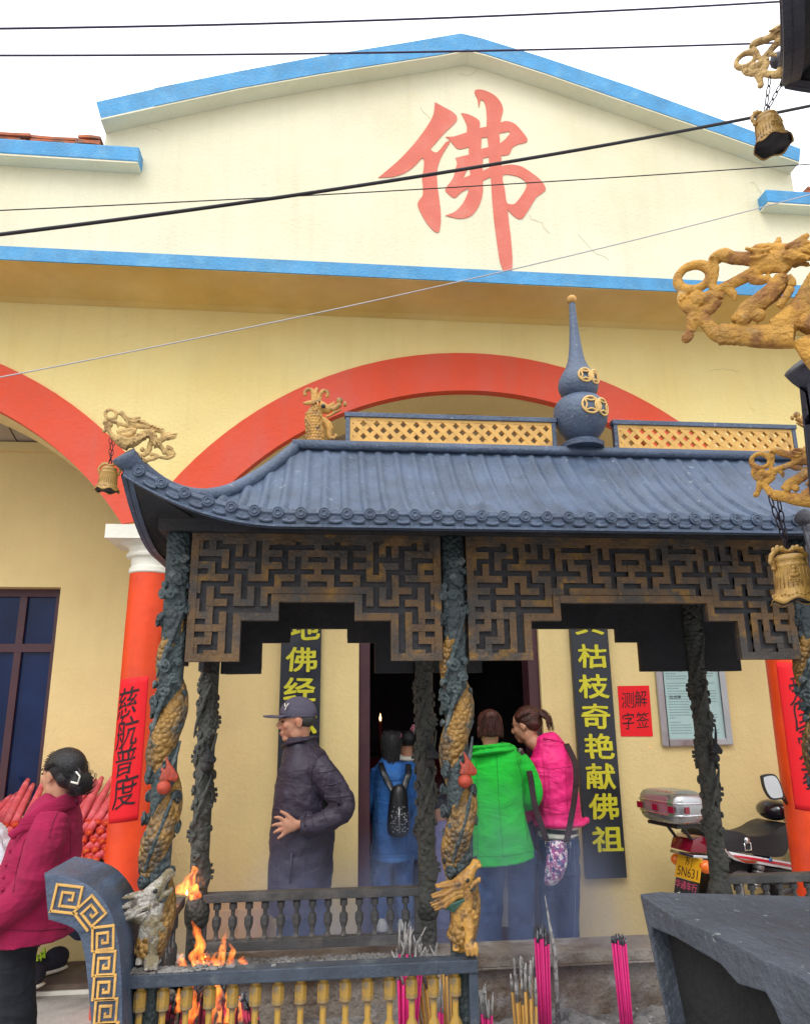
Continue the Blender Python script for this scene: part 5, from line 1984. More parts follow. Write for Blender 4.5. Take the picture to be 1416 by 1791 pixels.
for x in (770, 798):
    F.limb(t, [(x, 1598, .02), (x, 1620, .34), (x, 1630, .1), (x, 1633, -.2)], [17, 15, 11, 8])
sculpt(t, 'trousers', M_NAVYTR, kn, .009, 2, WR)
c = B()
c.ell(L(-.10, 0, .66), (.45 * h, .40 * h, .40 * h), 18, 12, HM)
c.build('hair', M_HAIRBK, kn, smooth=True)

# ---- woman in the crimson coat at the left
LY = 3.3
STEP = .80
lw = person('woman in a crimson wool coat with black hair in a clipped bun looking away', LY, 60, .19)
F = Fig(LY, lw)
body = B()
h = 80 * F.k
O = F.P(101, 1398)
L, HM = head(body, O, h, (-.86, .50), -.03, F.P(108, 1418))
F.rows(body, [(1415, 75, 130, .08), (1450, 45, 125, .13), (1520, 25, 115, .14), (1600, 5, 85, .14), (1640, 5, 60, .12)])
F.limb(body, [(110, 1430, -.12), (88, 1530, -.17), (0, 1606, -.16), (-30, 1622, -.15)], [17, 14, 11, 9])
F.limb(body, [(70, 1440, .12), (10, 1520, .2), (-50, 1560, .2)], [17, 14, 10])
W0 = F.P(-34, 1624, -.15)
hand(body, W0, F.P(-56, 1634, -.15), [(F.P(-70, 1628 + 6 * i, -.16), F.P(-80, 1632 + 7 * i, -.165), F.P(-86, 1638 + 7 * i, -.16)) for i in range(4)], F.k, [W0, F.P(-54, 1622, -.15), F.P(-66, 1615, -.155)], r=4.2)
W0 = F.P(-50, 1560, .2)
hand(body, W0, F.P(-72, 1568, .2), [(F.P(-88, 1562 + 6 * i, .2), F.P(-98, 1564 + 7 * i, .2), F.P(-105, 1568 + 7 * i, .2)) for i in range(4)], F.k, [W0, F.P(-70, 1556, .2), F.P(-82, 1550, .2)], r=4.2)
for lx, lx2, dy in ((8, -6, .07), (36, 44, -.07)):
    F.limb(body, [(lx, 1660, dy), ((lx + lx2) / 2, 1740, dy), (lx2, 1850, dy)], [26, 20, 14])
bo = finish_body(body, lw, .0055)
face_marks(L, HM, h, bo)
M_CRIM = cloth('crimson_wool', (.31, .006, .058), 150., .5, col2=(.25, .006, .050), rough=.95)
M_BLKTR = cloth('black_trousers', (.008, .010, .016), 120., .3)
c = B()
F.rows(c, [(1393, 88, 134, .075), (1402, 76, 136, .11), (1420, 58, 138, .15), (1450, 42, 138, .175), (1490, 24, 134, .185), (1540, 8, 126, .19), (1590, -4, 122, .20), (1634, -14, 124, .21)], 36)
F.limb(c, [(108, 1425, -.11), (104, 1470, -.17), (88, 1528, -.19), (52, 1568, -.195), (4, 1606, -.18), (-20, 1622, -.165)], [29, 28, 26, 24, 22, 20])
F.limb(c, [(72, 1432, .12), (12, 1520, .21), (-45, 1560, .2)], [26, 24, 19])
lc = sculpt(c, 'coat', M_CRIM, lw, .0065, 2, [(.14, .016, 'CLOUDS'), (.04, .005, 'CLOUDS')])
c = B()      # lapel collar
c.tube(curve3([F.P(134, 1396, -.03), F.P(120, 1402, -.125), F.P(98, 1412, -.15), F.P(72, 1432, -.165), F.P(48, 1452, -.17)], 5), [(.010, .034)] * 10 + [(.009, .030)] * 6 + [(.007, .018)] * 5, 10, side=(0, 1, 0))
c.tube(curve3([F.P(134, 1396, .0), F.P(126, 1398, .10), F.P(100, 1402, .12), F.P(84, 1410, .1)], 5), [(.010, .030)] * 16, 10, side=(0, 1, 0))
sculpt(c, 'lapel', M_CRIM, lc, .006, 2, [])
for (x, y) in ((28, 1464), (19, 1488), (12, 1512), (8, 1534), (6, 1556)):
    stud(lc, x, y, .0075, 'button', M_CRIM)
M_CRIMD = cloth('dark_crimson_thread', (.17, .004, .035), 150., .2)
for pts in ([(104, 1414), (92, 1440), (86, 1466)], [(124, 1450), (122, 1520), (116, 1626)], [(44, 1468), (30, 1520), (24, 1560)], [(2, 1626), (60, 1628), (118, 1624)]):
    seam(lc, pts, 'seam', M_CRIMD, .0020)
c = B()
c.tube([F.P(100 + 24 * math.cos(a), 1401, .065 * math.sin(a)) for a in [2 * math.pi * i / 16 for i in range(16)]], [(.014, .026)] * 16, 8, side=(0, 0, 1), closed=True)
c.build('turtleneck', cloth('grey_knit', (.10, .11, .13)), lw, smooth=True)
t = B()
for lx, lx2, dy in ((6, -8, .09), (38, 46, -.08)):
    F.limb(t, [(lx, 1605, dy), ((lx + lx2) / 2, 1715, dy), (lx2, 1835, dy)], [38, 30, 26])
sculpt(t, 'trousers', M_BLKTR, lw, .008, 2, WR)
shoes(lw, [Vector((F.P(6, 1800).x, LY + .09 - .06, .19)), Vector((F.P(46, 1800).x, LY - .14, .19))], (-.86, .1), M_BLACK, M_RUBBER, .24)
c = B()
c.ell(L(-.14, 0, .67), (.44 * h, .375 * h, .375 * h), 24, 16, HM)
c.ell(L(-.30, 0, .46), (.25 * h, .33 * h, .24 * h), 18, 12, HM)
c.ell(L(-.60, .02, .36), (.22 * h, .24 * h, .22 * h), 16, 12, HM)
for i in range(34):
    a = -1.4 + 2.8 * i / 33
    c.tube([L(.22 * math.cos(a), .36 * math.sin(a), .92 - .30 * abs(math.sin(a)) ** 2), L(-.28 + .05 * math.cos(a * 3), .375 * math.sin(a), .70), L(-.52, .14 * math.sin(a), .40)], [.008 * h, .016 * h, .014 * h], 5)
for i in range(12):
    a = i * .52
    c.tube([L(-.58 + .20 * math.cos(a + .5 * q), .18 * math.sin(q * 1.3), .36 + .20 * math.sin(a + .5 * q)) for q in (-1.2, -.6, 0, .6, 1.2)], .022 * h, 5)
hr = sculpt(c, 'hair', M_HAIRBK, lw, .0042, 1, [(.02, .004, 'CLOUDS')])
def lfn(t):
    a = -1.45 + 2.9 * t
    return [(.24 * math.cos(a), .385 * math.sin(a), .94 - .36 * abs(math.sin(a)) ** 2), (-.26, .40 * math.sin(a), .74), (-.46, .27 * math.sin(a), .50), (-.56, .10 * math.sin(a), .40)]
strands(L, h, lfn, 120, M_HAIRBK, hr, .0012, 7, .025)
def lfn2(t):
    a = t * 6.28
    return [(-.58 + .24 * math.cos(a + q), .24 * math.sin(q * 1.1), .36 + .24 * math.sin(a + q)) for q in (-1., -.3, .4, 1.1)]
strands(L, h, lfn2, 40, M_HAIRBK, hr, .0011, 8, .015)
c = B()
for dz in (-.07, .05):
    c.tube([L(-.66, .20, .62 + dz), L(-.78, .23, .56 + dz), L(-.82, .22, .44 + dz * .6), L(-.76, .20, .36)], [(.02 * h, .05 * h)] * 4, 8)
hc = c.build('claw_clip', M_BLACK, lw, smooth=True)
c = B()
c.tube([L(-.70, .25, .60), L(-.83, .26, .52), L(-.80, .26, .40)], .018 * h, 6)
c.tube([L(-.62, .27, .40), L(-.82, .28, .38)], .020 * h, 6)
c.build('clip_stripe', M_WHITE, hc, smooth=True)

# ---- person crouching behind her: white sleeves, jeans, black shoes with lime laces
CY = 4.42
cp = person('person in white sleeves and jeans crouching behind the crimson coat with lime shoe laces', CY, 60, FLOOR)
F = Fig(CY, cp)
body = B()
h = 66 * F.k
L, HM = head(body, F.P(-52, 1442, .05), h, (-.6, -.5), .25, F.P(-36, 1460, .05))
F.rows(body, [(1455, -52, -8, .10, .05), (1490, -50, 8, .12, .05), (1560, -30, 30, .13, .05), (1620, -15, 52, .13, .05)])
F.limb(body, [(-10, 1470, -.08), (16, 1520, -.14), (-20, 1545, -.2)], [11, 9, 7])
W0 = F.P(-24, 1547, -.2)
hand(body, W0, F.P(-38, 1552, -.2), [(F.P(-46, 1547 + 4 * i, -.21), F.P(-52, 1549 + 5 * i, -.21), F.P(-56, 1553 + 5 * i, -.21)) for i in range(4)], F.k, [W0, F.P(-36, 1544, -.2), F.P(-43, 1540, -.2)], r=3.2)
F.limb(body, [(40, 1610, -.05), (122, 1590, -.06), (116, 1640, .16), (104, 1668, .34)], [15, 13, 11, 9])
F.limb(body, [(20, 1612, .1), (60, 1600, .12), (42, 1660, .1)], [15, 13, 9])
finish_body(body, cp, .007)
M_WSHIRT = cloth('white_blue_shirt', (.66, .70, .78), 160., .3)
c = B()
F.rows(c, [(1446, -48, -14, .07, .05), (1462, -54, -2, .11, .05), (1490, -54, 10, .14, .05), (1530, -44, 22, .15, .05)], 26)
F.limb(c, [(-8, 1466, -.07), (10, 1490, -.13), (18, 1512, -.15)], [16, 17, 15])
ws = sculpt(c, 'shirt', M_WSHIRT, cp, .007, 2, [(.06, .022, 'CLOUDS')])
c = B()
F.rows(c, [(1512, -50, 22, .152, .05), (1560, -34, 36, .155, .05), (1610, -18, 54, .15, .05)], 26)
F.limb(c, [(18, 1510, -.15), (8, 1535, -.18), (-16, 1546, -.2)], [15, 13, 11])
sculpt(c, 'dark_vest', M_NAVYTR, ws, .008, 2, [(.06, .015, 'CLOUDS')])
t = B()
F.limb(t, [(40, 1608, -.05), (120, 1590, -.06), (118, 1635, .16), (106, 1664, .34)], [21, 19, 16, 14])
F.limb(t, [(20, 1610, .1), (60, 1600, .12), (42, 1665, .1)], [21, 18, 14])
sculpt(t, 'jeans', cloth('dark_denim', (.020, .035, .085), 240., .3), cp, .008, 2, WR)
sp = F.P(102, 1690, 0)
SHY = 4.78
SHZ = at(88, 1703, SHY).z
sx = Vector((at(90, 1700, SHY).x, SHY, SHZ))
fdir = Vector((-.80, -.60, 0))
shoes(cp, [sx, Vector((F.P(40, 1690).x, CY + .1, SHZ))], fdir, pm('navy_canvas', (.020, .020, .035), .8, .2, 20., .2, 100.), M_WHITE, .27)
M_LIME = pm('lime_lace', (.45, .75, .02), .6, .1, 20., .1, 90.)
c = B()
sv = Vector((-fdir.y, fdir.x, 0))
for i in range(6):
    o_ = sx + fdir * (.045 + .018 * i) + Vector((0, 0, .118 - .0085 * i))
    c.tube([o_ - sv * .040 - Vector((0, 0, .022)), o_ + Vector((0, 0, .004)), o_ + sv * .040 - Vector((0, 0, .022)) + fdir * .012], .0055, 6)
c.tube([sx + fdir * .03 - sv * .05 + Vector((0, 0, z)) for z in (.12, .07, .04)], .008, 6)
c.build('laces', M_LIME, cp, smooth=True)
c = B()
c.ell(L(-.10, 0, .66), (.45 * h, .40 * h, .40 * h), 18, 12, HM)
c.build('hair', M_HAIRBK, cp, smooth=True)

# low wooden step under the crouching person's shoe
ws_ = thing('wooden_step', 'low dark brown wooden step with pale bottom edge under the lime laced shoe', 'step', (at(90, 1700, SHY).x, SHY, FLOOR))
xa_, xb_ = at(30, 1740, 4.6).x, at(160, 1740, 4.6).x
b = B(); b.bx(xa_ - .3, xb_, 4.60, 4.99, FLOOR + .022, SHZ - .001)
b.build('tread', M_STEP, ws_, bevel=.006)
b = B(); b.bx(xa_ - .3, xb_ + .004, 4.592, 4.98, FLOOR + .001, FLOOR + .021)
b.build('edge_strip', M_WHITE, ws_)
# ------------------------------------------------------------------ writing on the walls
def write_flat(text, x, z, size, y, mat, parent, name, sx=1., sz=1., shear=0., bold=0., jit=0., rot=0., depth=.005, rs=0):
    vs, fs = glyphs(text, size, 0, depth)
    if bold:
        n0 = len(vs)
        q = bold
        vs = [v + Vector((dx * q, dy * q, -dz * .0002)) for dz, (dx, dy) in enumerate(((1, .4), (-1, -.4), (.4, -1), (-.4, 1))) for v in vs]
        fs = [tuple(i + n0 * k for i in f) for k in range(4) for f in fs]
    b = B()
    out = []
    for v in vs:
        a, c = v.x * sx, v.y * sz
        n = mnoise.noise_vector(Vector((a * 14 / size * .12 + rs, c * 14 / size * .12, rs))) * jit * size
        a, c = a + n.x + c * shear, c + n.y
        a, c = a * math.cos(rot) - c * math.sin(rot), a * math.sin(rot) + c * math.cos(rot)
        out.append(Vector((x + a, y - v.z - depth / 2, z + c)))
    b.add(out, fs)
    return b.build(name, mat, parent, fix=False)


# couplet boards
def board(label, x0, x1, z0, z1, chars, grp):
    t = thing('couplet_board', label, 'sign', ((x0 + x1) / 2, YB - .03, z0), grp)
    b = B(); b.bx(x0, x1, YB - .045, YB - .004, z0, z1)
    p = b.build('board', M_BOARD, t, bevel=.004)
    for ch, zc, xo in chars:
        write_flat(ch, (x0 + x1) / 2 + xo, zc, .181, YB - .0465, M_GOLDPAINT, p, 'character', 1.16, .90, 0., .0035, .05, 0, .006, rs=zc)
    return t


def zb(py):
    return at(1050, py, YB - .046).z


def xb_(px, py):
    return at(px, py, YB - .046).x


x0, x1 = xb_(1000, 1150), xb_(1066, 1150)
board('black couplet board with gold characters hanging right of the doorway', x0, x1, zb(1537), zb(1040),
      [('其', zb(1090), -.0), ('枯', zb(1147), .005), ('枝', zb(1200), .0), ('奇', zb(1252), 0), ('艳', zb(1305), .01), ('献', zb(1358), .005), ('佛', zb(1411), .01), ('祖', zb(1468), .02)], 'couplet boards')


def zc(py):
    return at(525, py, YB - .046).z


x0, x1 = xb_(492, 1110), xb_(562, 1110)
board('black couplet board with gold characters behind the man in the cap', x0, x1, zc(1500), zc(1030),
      [('地', zc(1098), .015), ('佛', zc(1153), 0), ('经', zc(1205), -.005), ('念', zc(1262), .01), ('心', zc(1320), .01)], 'couplet boards')

# red slip for fortune reading
t = thing('red_notice', 'small red paper notice with four black handwritten characters', 'notice', (at(1110, 1288, YB).x, YB, at(1110, 1288, YB).z))
c0, c1, c2, c3 = at(1079, 1200, YB - .003), at(1134, 1199, YB - .003), at(1141, 1288, YB - .003), at(1085, 1288, YB - .003)
b = B()
b.prism([(c0.x, c0.z), (c1.x, c1.z), (c2.x, c2.z), (c3.x, c3.z)], lambda x, z: (x, YB - .0045, z), lambda x, z: (x, YB - .003, z))
p = b.build('paper', M_REDPAPER, t)
for ch, px, py in (('测', 1097, 1224), ('解', 1120, 1222), ('字', 1098, 1261), ('签', 1123, 1259)):
    q = at(px, py, YB - .005)
    write_flat(ch, q.x, q.z, .100, YB - .0048, M_INK, p, 'character', .95, 1.15, .12, 0, .05, .06, .0012, rs=px)

# framed notice
t = thing('framed_notice', 'silver framed pale teal notice sheet with fine print on the wall', 'notice', (at(1215, 1303, YB).x, YB, at(1215, 1303, YB).z))
xa, xb2 = at(1157, 1303, YB - .02).x, at(1281, 1303, YB - .02).x
za, zb2 = at(1215, 1304, YB - .02).z, at(1215, 1118, YB - .02).z
b = B()
w_ = .045
b.bx(xa, xa + w_, YB - .03, YB - .002, za, zb2); b.bx(xb2 - w_, xb2, YB - .03, YB - .002, za, zb2)
b.bx(xa + w_, xb2 - w_, YB - .03, YB - .002, za, za + w_); b.bx(xa + w_, xb2 - w_, YB - .03, YB - .002, zb2 - w_, zb2)
fr = b.build('frame', M_STEEL, t, bevel=.006)
b = B(); b.bx(xa + w_ + .0005, xb2 - w_ - .0005, YB - .016, YB - .004, za + w_ + .0005, zb2 - w_ - .0005)
pp = b.build('sheet', pm('pale_teal_paper', (.40, .58, .56), .4, .08, 6., 0, coat=.2), t)
b = B()
rn = random.Random(12)
M_FINE = pm('fine_print', (.20, .32, .33), .7, .2, 20., 0)
z = zb2 - w_ - .04
while z > za + w_ + .03:
    for s0, s1 in ((xa + w_ + .03, (xa + xb2) / 2 - .02), ((xa + xb2) / 2 + .02, xb2 - w_ - .03)):
        x = s0
        e = s1 - (rn.random() < .25) * rn.uniform(.05, .12)
        while x < e - .01:
            l = rn.uniform(.006, .011)
            b.bx(x, x + l, YB - .0168, YB - .0160, z - .0035, z + .0035)
            x += l + .0035
    z -= .0175 if rn.random() > .12 else .03
b.build('fine_print', M_FINE, pp)
q = at(1180, 1219, YB - .017)
write_flat('仪式录', q.x, q.z, .026, YB - .0170, M_INK, pp, 'heading', 1.1, .9, 0, 0, .02, 0, .001)


# red paper couplets pasted on the columns
def column_paper(label, cx, a0, a1, z0, z1, chars, rot, tilt=0.):
    Rc = .1152
    cyl = YF + .15

    def S(a, z, r=Rc):
        return Vector((cx + r * math.sin(a), cyl - r * math.cos(a), z))
    t = thing('red_couplet', label, 'notice', S((a0 + a1) / 2, z0), 'red paper couplets on columns')
    b = B()

    def rad(z):
        return .114 + .0012 - max(0, z - 1.45) * .006
    b.sheet(lambda u, v: S(a0 + (a1 - a0) * u, z0 + (z1 - z0) * v + tilt * (u - .5), rad(z0 + (z1 - z0) * v)), 24, 24)
    p = b.build('paper', M_REDPAPER, t, smooth=True)
    s_ = p.modifiers.new('t', 'SOLIDIFY'); s_.thickness = .001
    bake(p)
    for ch, zc_, am, sz in chars:
        vs, fs = glyphs(ch, sz, 0, .001)
        gm = bmesh.new()
        gv = [gm.verts.new(v) for v in vs]
        for f_ in fs:
            try:
                gm.faces.new([gv[i] for i in f_])
            except ValueError:
                pass
        bmesh.ops.triangulate(gm, faces=gm.faces[:])
        for _ in range(4):
            es = [e for e in gm.edges if e.calc_length() > .014]
            if not es:
                break
            bmesh.ops.subdivide_edges(gm, edges=es, cuts=1)
            bmesh.ops.triangulate(gm, faces=gm.faces[:])
        gm.verts.index_update()
        vs = [v.co.copy() for v in gm.verts]
        fs = [tuple(v.index for v in f_.verts) for f_ in gm.faces]
        gm.free()
        b = B()
        out = []
        for v in vs:
            n = mnoise.noise_vector(Vector((v.x * 14, v.y * 14, zc_))) * .012
            x, y = v.x * .88 + n.x + v.y * .10, v.y * 1.12 + n.y + v.x * .22
            out.append(S(am + x / Rc, zc_ + y, rad(zc_ + y) + .0022 + v.z))
        b.add(out, fs)
        b.build('character', M_INK, p, fix=False)


def zcol(py, px=240):
    return at(px, py, YF + .06).z


column_paper('red paper couplet pasted on the left column beside the dragon post', CX[2], -1.0, .52, zcol(1437), zcol(1186),
             [('慈', zcol(1228), -.40, .150), ('航', zcol(1280), -.30, .145), ('普', zcol(1330), -.26, .14), ('度', zcol(1383), -.16, .15)], 0, .02)
column_paper('red paper couplet pasted on the right column behind the motorcycle mirror', CX[3], -1.05, .75, zcol(1420, 1380), zcol(1160, 1370),
             [('爱', zcol(1205, 1385), -.05, .155), ('国', zcol(1250, 1395), 0, .15), ('爱', zcol(1298, 1400), .02, .155), ('教', zcol(1350, 1405), .05, .155)], 0, -.02)

# ------------------------------------------------------------------ overhead cables
def cable(label, a, c, Y0, Y1, r, mat, sag):
    p0, p1 = at(a[0], a[1], Y0), at(c[0], c[1], Y1)
    d = p1 - p0
    p0, p1 = p0 - d * .35, p1 + d * .35
    P = []
    for i in range(41):
        t = i / 40
        p = p0.lerp(p1, t)
        p.z -= sag * (4 * t * (1 - t) - 4 * .206 * .794)
        P.append(p)
    b = B(); b.tube(P, r, 7)
    o = b.build('overhead_cable', mat, None, smooth=True)
    tag(o, label, 'cable', 'overhead cables')


cable('topmost black overhead cable crossing the white sky', (0, 50), (1360, 3), 3.5, 3.5, .0062, M_WIREP, .10)
cable('overhead cable crossing just below the gable peak', (0, 97), (1295, 77), 3.35, 3.35, .0055, M_WIREP, .06)
cable('thick black overhead cable crossing the painted character', (0, 410), (1416, 185), 3.0, 3.2, .0088, M_WIRE, .14)
cable('thin dark overhead wire crossing the painted character below the thick cable', (0, 368), (1416, 287), 3.3, 3.3, .0030, M_WIRE, .05)
cable('pale overhead wire crossing the eave and ochre soffit', (0, 660), (1416, 340), 2.9, 3.2, .0028, M_WIREW, .12)

# ------------------------------------------------------------------ incense in the burner
def incense(label, px, ytop, ybot, Y, n, spread, mat, tipmat, tiplen, lean=0., grp='incense bundles standing in the ash', frayed=0., seed=1, name='incense_bundle', r=.0034, taper=.75):
    rn = random.Random(seed)
    top = at(px, ytop, Y)
    base = Vector((top.x - lean, Y, .75))
    t = thing(name, label, 'incense', base, grp)
    for i in range(n):
        a = i * 2.4
        rr = spread * math.sqrt((i + .5) / n)
        dx, dy = rr * math.cos(a), rr * math.sin(a) * .8
        tl = tiplen * rn.uniform(.65, 1.2)
        zt = top.z - rn.uniform(0, tiplen * .8) - tl
        p0 = base + Vector((dx * taper, dy * taper, -.02))
        p1 = Vector((top.x + dx, Y + dy, zt))
        b = B(); b.tube([p0, p1], r, 6)
        s_ = b.build('incense_stick', mat, t, smooth=True)
        dirv = (p1 - p0).normalized()
        fr = Vector((rn.gauss(0, 1), rn.gauss(0, 1), 0)) * frayed * tl
        b = B()
        b.tube([p1, p1 + dirv * tl * .5 + fr * .4, p1 + dirv * tl + fr], [r * 1.12, r * 1.15, r * .55], 6)
        b.build('ash_tip', tipmat, s_, smooth=True)
    return t


incense('tall pink incense bundle in front of the pink jacket', 946, 1615, 1791, 2.402, 18, .021, M_PINKSTICK, M_TIPBLACK, .030, .004, seed=1)
incense('pink incense bundle standing alone rightmost in the burner', 1081, 1634, 1791, 2.385, 20, .022, M_PINKSTICK, M_TIPBLACK, .016, -.006, seed=2)
incense('tan incense bundle with long grey ash tips', 914, 1674, 1791, 2.268, 18, .034, M_TANSTICK, M_TIPASH, .062, .0, frayed=.06, seed=3, r=.0038)
incense('short pink incense bundle beside the railing post', 844, 1722, 1791, 2.151, 14, .020, M_PINKSTICK, M_TIPASH, .058, .0, frayed=.14, seed=4)
incense('pink incense bundle with grey tips behind the last balusters', 762, 1706, 1791, 2.167, 14, .015, M_PINKSTICK, M_TIPASH, .058, .0, frayed=.10, seed=5)
incense('pink incense bundle with tall frayed ash tips rising above the railing', 716, 1615, 1791, 2.343, 26, .036, M_PINKSTICK, M_TIPASH, .085, .012, frayed=.22, seed=6, taper=.45)
incense('leaning incense bundle burnt down to frayed grey ash', 745, 1648, 1791, 2.402, 22, .040, M_TANSTICK, M_TIPASH, .080, -.02, frayed=.28, seed=7, taper=.5)
incense('small cluster of incense stubs beside the gilt dragon foot', 785, 1672, 1791, 2.201, 9, .024, M_TANSTICK, M_TIPASH, .030, 0, frayed=.2, seed=8)
# a lone tall ash-grey stick
b = B()
p0, p1 = at(969, 1665, 2.427), at(952, 1565, 2.427)
b.tube([p0 - Vector((0, 0, .25)), p0, p1], [.007, .007, .001], 8)
o = b.build('joss_stick', M_TIPASH, None, smooth=True)
tag(o, 'single thick grey joss stick tapering to a point behind the tall pink bundle', 'incense')
# burning bundles in the left bay
M_CHARRED = pm('charred_pink', (.22, .02, .05), .8, .4, 40., .3, 90., col2=(.03, .025, .03), mix=(40., .48, .58), col3=(.60, .05, .12), mix3=(30., .55, .6))
for i, (px, yt, Y, n, lean, lab) in enumerate(((338, 1712, 2.217, 16, .05, 'burning red incense bundle under the tallest flame'), (366, 1706, 2.268, 16, .02, 'burning red incense bundle second from the left flame'), (405, 1712, 2.234, 20, -.01, 'charred red incense bundle with glowing streaks'), (436, 1730, 2.201, 14, -.04, 'black tipped incense bundle rightmost of the burning ones'), (300, 1735, 2.343, 12, .03, 'blackened incense bundle behind the left balusters'))):
    incense(lab, px, yt, 1791, Y, n, .020, M_CHARRED, M_TIPBLACK, .03, lean, 'burning incense bundles', .3, 30 + i)
# clay jar shapes in the ash at the left
for i, (px, py, Y) in enumerate(((262, 1748, 2.318), (293, 1735, 2.469))):
    p = at(px, py, Y)
    b = B(); b.lathe((p.x, Y, 0), [(.02, .76), (.034, .79), (.036, p.z - .03), (.028, p.z - .012), (.022, p.z), (.018, p.z - .006)], 18)
    o = b.build('candle_cup', (M_IRONDK, M_ASHWHITE)[i], None, smooth=True)
    tag(o, ('black candle cup in the ash behind the left balusters', 'ash whitened candle cup in the ash near the back post')[i], 'cup')


# flames
def flame_mat():
    """fire as a glowing gas: thin at its edges, brightest where it is deep"""
    m = bpy.data.materials.new('flame')
    m.use_nodes = True
    N, L_ = m.node_tree.nodes, m.node_tree.links
    N.remove(N["Principled BSDF"])
    e = N.new("ShaderNodeEmission")
    tc = N.new("ShaderNodeTexCoord")
    mp = N.new("ShaderNodeMapping"); mp.inputs['Scale'].default_value = (1, 1, .45)
    n = N.new("ShaderNodeTexNoise"); n.inputs['Scale'].default_value = 55; n.inputs['Detail'].default_value = 3; n.inputs['Distortion'].default_value = .6
    L_.new(tc.outputs['Object'], mp.inputs[0]); L_.new(mp.outputs[0], n.inputs['Vector'])
    r = N.new("ShaderNodeValToRGB")
    r.color_ramp.elements[0].position = .34; r.color_ramp.elements[0].color = (1., .06, .002, 1)
    r.color_ramp.elements[1].position = .68; r.color_ramp.elements[1].color = (1., .34, .045, 1)
    L_.new(n.outputs['Fac'], r.inputs[0])
    L_.new(r.outputs[0], e.inputs['Color'])
    st = N.new("ShaderNodeMapRange"); st.inputs[1].default_value = .30; st.inputs[2].default_value = .70; st.inputs[3].default_value = 14.; st.inputs[4].default_value = 120.
    L_.new(n.outputs['Fac'], st.inputs[0]); L_.new(st.outputs[0], e.inputs['Strength'])
    L_.new(e.outputs[0], N["Material Output"].inputs['Volume'])
    return m


M_FLAME = flame_mat()


def flame(label, pts, rad, Y):
    rn = random.Random(len(label))
    b = B()
    for t in range(3):
        ph = rn.uniform(0, 6)
        sc = (1., .62, .45)[t]
        off = (0, 5, -5)[t]
        n_ = len(pts) if t == 0 else max(3, len(pts) - 1)
        P = curve3([at(x + off * (1 - i / len(pts)) + rn.uniform(-2, 2) * i * .5, y, Y) + Vector((0, .012 * math.sin(i * 1.7 + ph), 0)) for i, (x, y) in enumerate(pts[:n_])], 7)
        rr = lerpr([r * .00165 * sc for r in rad[:n_]], 7)
        rr[-1] = .0006
        b.tube(P, [(a * (1 + .22 * math.sin(i * .9 + ph)), a * .55) for i, a in enumerate(rr)], 14, side=(1, 0, 0))
    o = b.build('flame', M_FLAME, None, smooth=True)
    tag(o, label, 'flame', 'flames on the burning incense')


flame('tallest orange flame rising above the railing', [(348, 1700), (346, 1672), (352, 1650), (346, 1630), (338, 1612)], [8, 12, 8, 6, 1], 2.268)
flame('orange flame licking the lower part of the back dragon post', [(342, 1572), (334, 1555), (322, 1556), (330, 1540), (338, 1522), (334, 1514)], [10, 14, 13, 10, 6, 1], 2.636)
flame('small orange flame right of the tallest flame above the railing', [(402, 1692), (404, 1675), (408, 1662), (402, 1652)], [4, 5, 4, 1], 2.318)
flame('thin orange flame between the taller flames', [(386, 1690), (388, 1668), (392, 1645), (396, 1625)], [3, 6, 4, 1], 2.368)
flame('orange flame behind the third baluster under the rail', [(330, 1790), (338, 1760), (330, 1735), (334, 1712)], [5, 9, 8, 3], 2.167)
flame('orange flame curling under the rail behind the fifth baluster', [(366, 1791), (372, 1755), (380, 1735), (370, 1715), (362, 1722)], [4, 8, 9, 7, 1], 2.167)
for k_, (fx, fy, fh) in enumerate(((318, 1698, 30), (360, 1690, 26), (376, 1700, 34), (424, 1690, 18), (312, 1770, 40), (384, 1790, 50), (420, 1785, 46), (350, 1780, 60))):
    flame(('small orange tongue of fire above the railing at its left end', 'small orange tongue of fire just right of the tallest flame', 'short flame between the tallest and the thin one', 'rightmost small flame above the railing', 'flame behind the leftmost balusters', 'flame behind the middle balusters of the left bay', 'flame rising from the rightmost burning bundle', 'flame at the foot of the tallest flame behind the balusters')[k_],
          [(fx, fy), (fx + 3, fy - fh * .35), (fx - 2, fy - fh * .7), (fx + 2, fy - fh)], [4, 6, 4, 1], 2.18 + .02 * k_)
flame('low orange flame glowing among the charred bundle', [(398, 1791), (404, 1765), (400, 1740), (405, 1722)], [6, 9, 6, 1], 2.184)

# ------------------------------------------------------------------ red incense packets on a table by the left column
TY = 4.72
pt = at(105, 1505, TY)
tz = at(105, 1512, TY - .3).z
table = thing('goods_table', 'low wooden table holding red incense packets by the window', 'table', (pt.x, TY, FLOOR))
b = B(); b.bx(pt.x - .75, pt.x + .42, TY - .32, TY + .42, tz - .04, tz)
b.build('table_top', M_STEP, table, bevel=.006)
for sx in (-.70, .37):
    for sy in (-.27, .37):
        b = B(); b.bx(pt.x + sx - .025, pt.x + sx + .025, TY + sy - .025, TY + sy + .025, FLOOR, tz - .041)
        b.build('leg', M_STEP, table)
M_PKT = pm('salmon_red_paper', (.60, .085, .105), .65, .15, 20., .2, 60., col2=(.68, .16, .17), mix=(12., .5, .65))
M_PKTE = pm('rosette_end', (.60, .035, .025), .6, .3, 30., .3, 100., col2=(.75, .16, .03), mix=(40., .5, .6))
M_PKTW = pm('violet_white_end', (.34, .10, .20), .6, .3, 40., .3, 120., col2=(.62, .5, .55), mix=(60., .52, .6))
first = None
rn = random.Random(15)
k = 0
